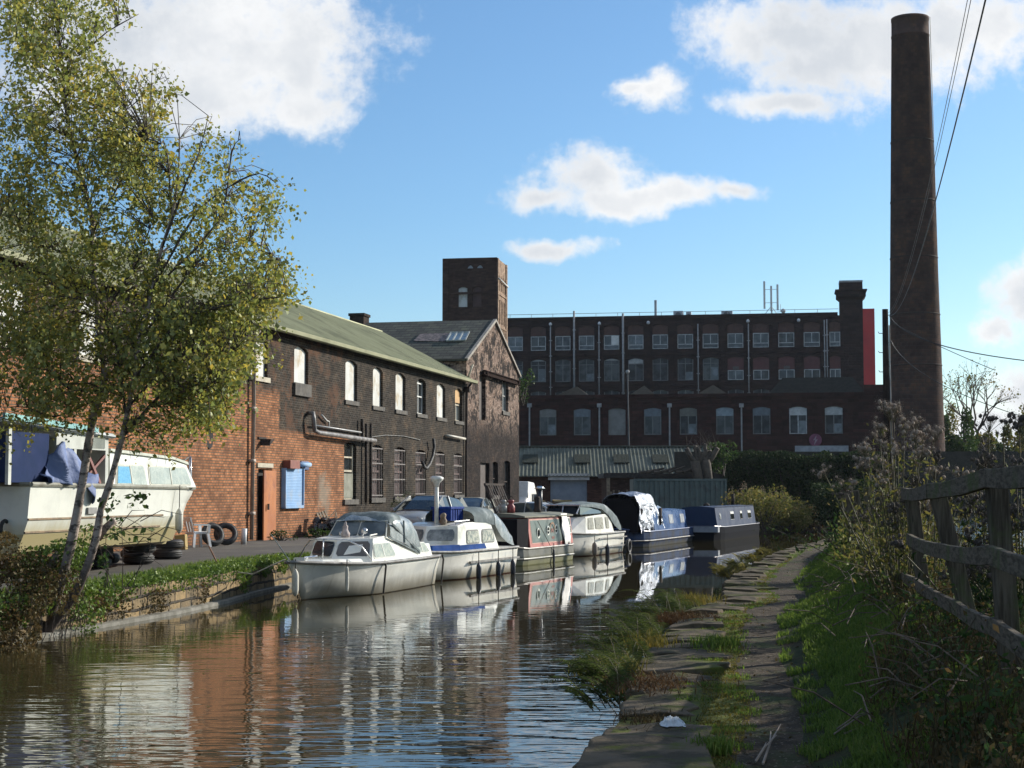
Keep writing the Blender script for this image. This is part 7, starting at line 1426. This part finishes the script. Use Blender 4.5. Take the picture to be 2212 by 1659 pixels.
tuft('reddish brown dead grass clump lying over the coping', 1465, 1345, 1300, .17, grass_r, .34, 1.7, 3); tuft('orange green grass clump at the back of the ferns', 1500, 1305, 500, .18, grass_y, .3, .9, 4)
tuft('dead red stems spread flat on the coping near the ferns', 1400, 1478, 420, .09, grass_r, .34, 2.4, 5, None, .62); tuft('small green grass tuft by the broken slab', 1540, 1625, 260, .11, grass_m, .09, .8, 6, None, .6)
tuft('green grass tuft beside the bright coping stones', 1545, 1395, 420, .12, grass_m, .22, .8, 7, None, .6); tuft('tuft of grass in the gap behind the broken slab', 1400, 1560, 300, .08, dead_m, .2, 1.2, 8, None, .56)
for k, (px, py, h, lb) in enumerate(((1575, 1245, .5, 'yellow fern tuft nearest on the far part of the towpath edge'), (1600, 1228, .45, 'yellow fern tuft second along the far towpath edge'), (1625, 1212, .4, 'orange brown tuft third along the far towpath edge'), (1655, 1198, .35, 'low orange tuft farthest along the towpath edge'))):
    p = G(px, py, .5); fern(lb, (p.x, p.y, .45), 46, h*1.1, grass_y if k != 1 else yellow_leaf, 70+k, 2.0, 2.2); 
# floating leaves on the water
random.seed(9); P_ = np.array([(random.uniform(lqx(Y)+.3, rbx(Y)-.6), Y, .006) for Y in [random.uniform(11, 34) for k in range(260)]]); tag(quads('fallen_leaves', leafquads(P_, .045, .7, 1.), yellow_leaf), 'scattered yellow leaves floating on the canal', 'leaves', kind='stuff')
P_ = scat(2600, 8.5, 40, .1, 1.8); P_[:, 2] += .015; tag(quads('path_litter', leafquads(P_, .03, .6, .9), brown_leaf), 'fallen brown leaves littering the towpath', 'leaves', kind='stuff')

# ================================================================ FAR VEGETATION
def wallveg(name, label, cat, X0, X1, Y, ztop, n, size, mat, depth=.7, seed=1, bumps=.5, kind=None):
    random.seed(seed); P = []
    for k in range(n):
        x_ = random.uniform(X0, X1); zt_ = ztop(x_)+bumps*mn.noise((x_*.6, seed, 0))+bumps*.5*mn.noise((x_*2., seed, 0)); z_ = random.uniform(.1, 1)**.8*zt_; P.append((x_, Y+random.uniform(-depth, depth)-.35*mn.noise((x_*.8, z_*.8, seed)), z_))
    t = T(name, label, cat, None, (0, 0, 0)); quads('foliage', leafquads(np.array(P), size, .8), mat, t)
    m = MB()
    for k in range(10): x_ = X0+(X1-X0)*(k+.5)/10; m.tube([(x_, Y, 0), (x_+.3, Y-.2, ztop(x_)*.5), (x_-.1, Y, ztop(x_)*.85)], [.09, .06, .03], 5)
    m.obj('stems', twigm, t); return t
xw = lambda px, Y: (px-1106)/F*Y
wallveg('ivy_hedge', 'tall mass of dark ivy smothering the wall at the end of the canal', 'ivy', xw(1562, 97), xw(1900, 97), 96.8, lambda x: 4.55, 34000, .11, dark_leaf, .8, 3, .45)
wallveg('ivy_hedge', 'lower dark ivy bank beside the towpath below the chimney', 'ivy', xw(1760, 88), xw(1880, 88), 88, lambda x: 2.7, 12000, .10, dark_leaf, 1.6, 4, .6)
wallveg('ivy_hedge', 'dark ivy hedge behind the timber fence at the foot of the chimney', 'ivy', xw(1890, 104), xw(2060, 104), 104, lambda x: 3.9, 14000, .11, dark_leaf, .8, 5, .4)
wallveg('pond_hedge', 'long rough hedge growing along the stone wall beyond the pond', 'hedge', 27.5, 74, 117.2, lambda x: 3.9+.03*(x-28), 22000, .17, green_leaf, .8, 6, 1.1)
for k, (px, py, Y, lb, mt) in enumerate(((1560, 985, 93, 'small light green shrub left of the dark ivy beside the pollards', green_leaf),)):
    p = AT(px, py, Y); roundbush('shrub', lb, 'bush', (p.x, Y, 3.2), 1.1, .8, 1.5, 1100, .15, mt, None, False, 80)
for k, (px, Y, ptop, rx, lb, mt) in enumerate(((1600, 87, 1068, 1.5, 'willowherb bush right behind the navy narrowboat', yellow_leaf), (1650, 85, 1075, 1.7, 'olive yellow bush overhanging the water next to the navy narrowboat', yellow_leaf), (1700, 86, 1092, 1.6, 'rounded yellow green bush right of the navy narrowboat bushes', yellow_leaf), (1738, 90, 1105, 1.2, 'small brownish bush at the right end of the waterside bushes', brown_leaf))):
    h_ = AT(px, ptop, Y).z; roundbush('waterside_bush', lb, 'bush', (xw(px, Y), Y, .1), rx, 1.2, h_*1.0, 2400, .12, mt, 'bushes on the far bank', False, 90+k, 9, .6)
random.seed(4); P = []; m = MB()      # willowherb spikes
for k in range(60):
    px = random.uniform(1560, 1720); Y = random.uniform(88, 91); x_ = xw(px, Y); zt_ = AT(px, 1035+abs(px-1620)*.35+random.uniform(0, 35), Y).z; m.tube([(x_, Y, .6), (x_+.05, Y, zt_)], .02, 4)
    for j in range(26): P.append((x_+random.gauss(0, .07), Y+random.gauss(0, .07), zt_-random.random()*.9))
t = T('willowherb_stand', 'stand of pinkish brown willowherb spikes behind the waterside bushes', 'plants', None, (0, 0, 0)); t['kind'] = 'stuff'; m.obj('stalks', stalkm, t); quads('seed_spikes', leafquads(np.array(P), .10, .4), leafmat('pinkish_seed', [(0, (.12, .08, .05)), (1, (.30, .22, .16))], .3), t)
# pollarded trees above the container
for k, (px, py0, py1, lb) in enumerate(((1506, 1032, 968, 'left pollarded tree stub above the container'), (1528, 1030, 965, 'right pollarded tree stub above the container'))):
    a = AT(px, py0, 90.5); b_ = AT(px-3, py1, 90.5); t = T('pollarded_tree', lb, 'tree', 'pollarded trees above the container', (a.x, a.y, .6)); H_ = b_.z-.6; m = MB(); m.tube([(0, 0, 0), (.05, 0, H_*.6), (-.1, 0, H_*.82)], [.34, .26, .27], 9)
    for (dx, dz, r_) in ((-.6, 1., .14), (-.1, 1.04, .12), (.55, .98, .15), (.2, .95, .1)): m.tube([(-.05, 0, H_*.78), (dx*.6, .1, H_*.88), (dx, 0, H_*dz)], [.2, r_, r_*.8], 7)
    m.wob(.07, 2.2, k); m.obj('trunk', M('grey_brown_bark', (.10, .08, .06), (.055, .045, .035), 3, .9, bump=.02), t, True); m = MB()
    for j in range(9): m.tube([(random.uniform(-.6, .6), 0, H_*.98), (random.uniform(-.8, .8), 0, H_+random.uniform(.4, 1.4))], [.015, .005], 4)
    m.obj('twigs', twigm, t)
m = MB(); a = AT(1375, 1018, 91); 
for k in range(7): m.tube([AT(1380+k*16, 1020, 90.6), AT(1420+k*15, 1012+random.uniform(-6, 8), 90.8)], [.10, .06], 6)
tag(m.obj('cut_logs', M('grey_brown_log', (.09, .07, .055), (.05, .04, .03), 3, .9)), 'cut branches and logs piled on the flat felt roof', 'logs')
# background trees on the right
def tree(label, px, Y, ptop, wpx, n, size, mat, seed, group='trees beyond the pond', bare=False, base=.6, X=None, dens=.5, trunk_r=.25):
    random.seed(seed); X = xw(px, Y) if X is None else X; H_ = ((AT(px, ptop, Y).z if ptop is not None else wpx)-base)*(1.3 if bare else 1); R_ = (wpx/2/F*Y) if ptop is not None else H_*.42; t = T('bare_tree' if bare else 'broadleaf_tree', label, 'tree', group, (X, Y, base)); m = MB(); tips = []
    def br(p, d, L_, r_, lv):
        q = p+d*L_; mid = (p+q)/2+Vector((random.gauss(0, .04), random.gauss(0, .04), .02))*L_; m.tube([p, mid, q], [r_, r_*.85, r_*.7], 6 if lv < 2 else 4, lv == 0); tips.append((q, lv))
        if lv >= (6 if bare else 3): return
        for k in range(3 if lv < (4 if bare else 3) else 2):
            nd_ = (d+Vector((random.gauss(0, .5), random.gauss(0, .5), random.gauss(.12 if bare else .05, .22)))).normalized(); br(q, nd_, L_*random.uniform(.62, .82), r_*(.56 if bare else .62), lv+1)
    br(Vector((0, 0, -.2)), Vector((0, 0, 1)), H_*(.26 if bare else .3), trunk_r, 0)
    m.obj('trunk', twigm if bare else M('tree_bark', (.08, .06, .045), (.045, .035, .03), 3, .9), t, True)
    if not bare:
        lob = [(random.gauss(0, .42)*R_, random.gauss(0, .42)*R_, random.uniform(.25, .88)*H_, random.uniform(.22, dens)) for k in range(16)]; P = []
        for lx, ly, lz, lr in lob:
            v_ = unit(rng.normal(size=(n//16, 3)))*(rng.uniform(.2, 1, (n//16, 1))**.5)*lr; P.append(np.array([lx, ly, lz])+v_*np.array([R_, R_, H_*.42]))
        P = np.concatenate(P); P = P[P[:, 2] > H_*.08]; P = P[P[:, 2] < H_]; quads('crown', leafquads(P, size), mat, t)
    elif n:
        P = np.array([tuple(p+Vector((random.gauss(0, .12), random.gauss(0, .12), random.gauss(0, .12)))) for p, lv in tips if lv >= 4]); quads('crown', leafquads(P[:n], size), mat, t)
    return t
tree('nearly bare tree with thin spreading twigs against the sky right of the chimney', 2105, 150, 782, 130, 700, .22, yellow_leaf, 7, bare=True, trunk_r=.34)
tree('dark evergreen tree right beside the base of the chimney', 2075, 140, 880, 80, 5200, .3, green_leaf, 8)
tree('pale yellowish tree half hidden directly behind the chimney base', 2055, 165, 850, 60, 2200, .26, yellow_leaf, 9)
tree('olive brown tree right of the dark evergreen', 2120, 150, 928, 90, 4200, .28, yellow_leaf, 10)
tree('yellow green tree at the right edge of the view', 2205, 150, 870, 90, 4200, .28, yellow_leaf, 11)
tree('olive green tree between the brown and yellow trees', 2165, 158, 925, 70, 3200, .28, green_leaf, 12)
tree('low yellow tree low over the far side of the pond', 2125, 116, 1030, 60, 1600, .2, yellow_leaf, 13)
# trees standing beyond the right edge of the view, whose shade falls on the bank
SH_T = [(15.5, 15., 8.5, 3400), (13.2, 16.3, 8.6, 3400), (8.8, 13.5, 8.0, 3000), (18., 31., 4.6, 2000), (24.5, 43., 6., 2200), (13., 11., 9.5, 3000), (31, 60, 7.5, 2200)]
for k, (X, Y, H_, n) in enumerate(SH_T): tree(f'broadleaf tree on the pond bank, {["opposite the near fence", "second along the pond bank", "closest to the camera", "third along the pond bank", "fourth along the pond bank", "set back from the near fence", "farthest along the pond bank"][k]}', 0, Y, None, H_+.8, n, .17, green_leaf, 40+k, 'trees on the pond bank outside the right of the view', X=X, base=.8, dens=.42)

# ================================================================ THIN AUTUMN HAZE
hm_ = bpy.data.materials.new('thin_haze'); hm_.use_nodes = True; N = NT(hm_.node_tree)
pv = N.n('VolumePrincipled', {'Color': (.86, .92, 1.0), 'Density': .00008, 'Anisotropy': .35}); N.t.links.new(pv.outputs[0], N.n('OutputMaterial').inputs['Volume'])
m = MB(); m.box(-620, 640, -330, 1000, -2.3, 60); tag(m.obj('haze', hm_), kind='stuff')
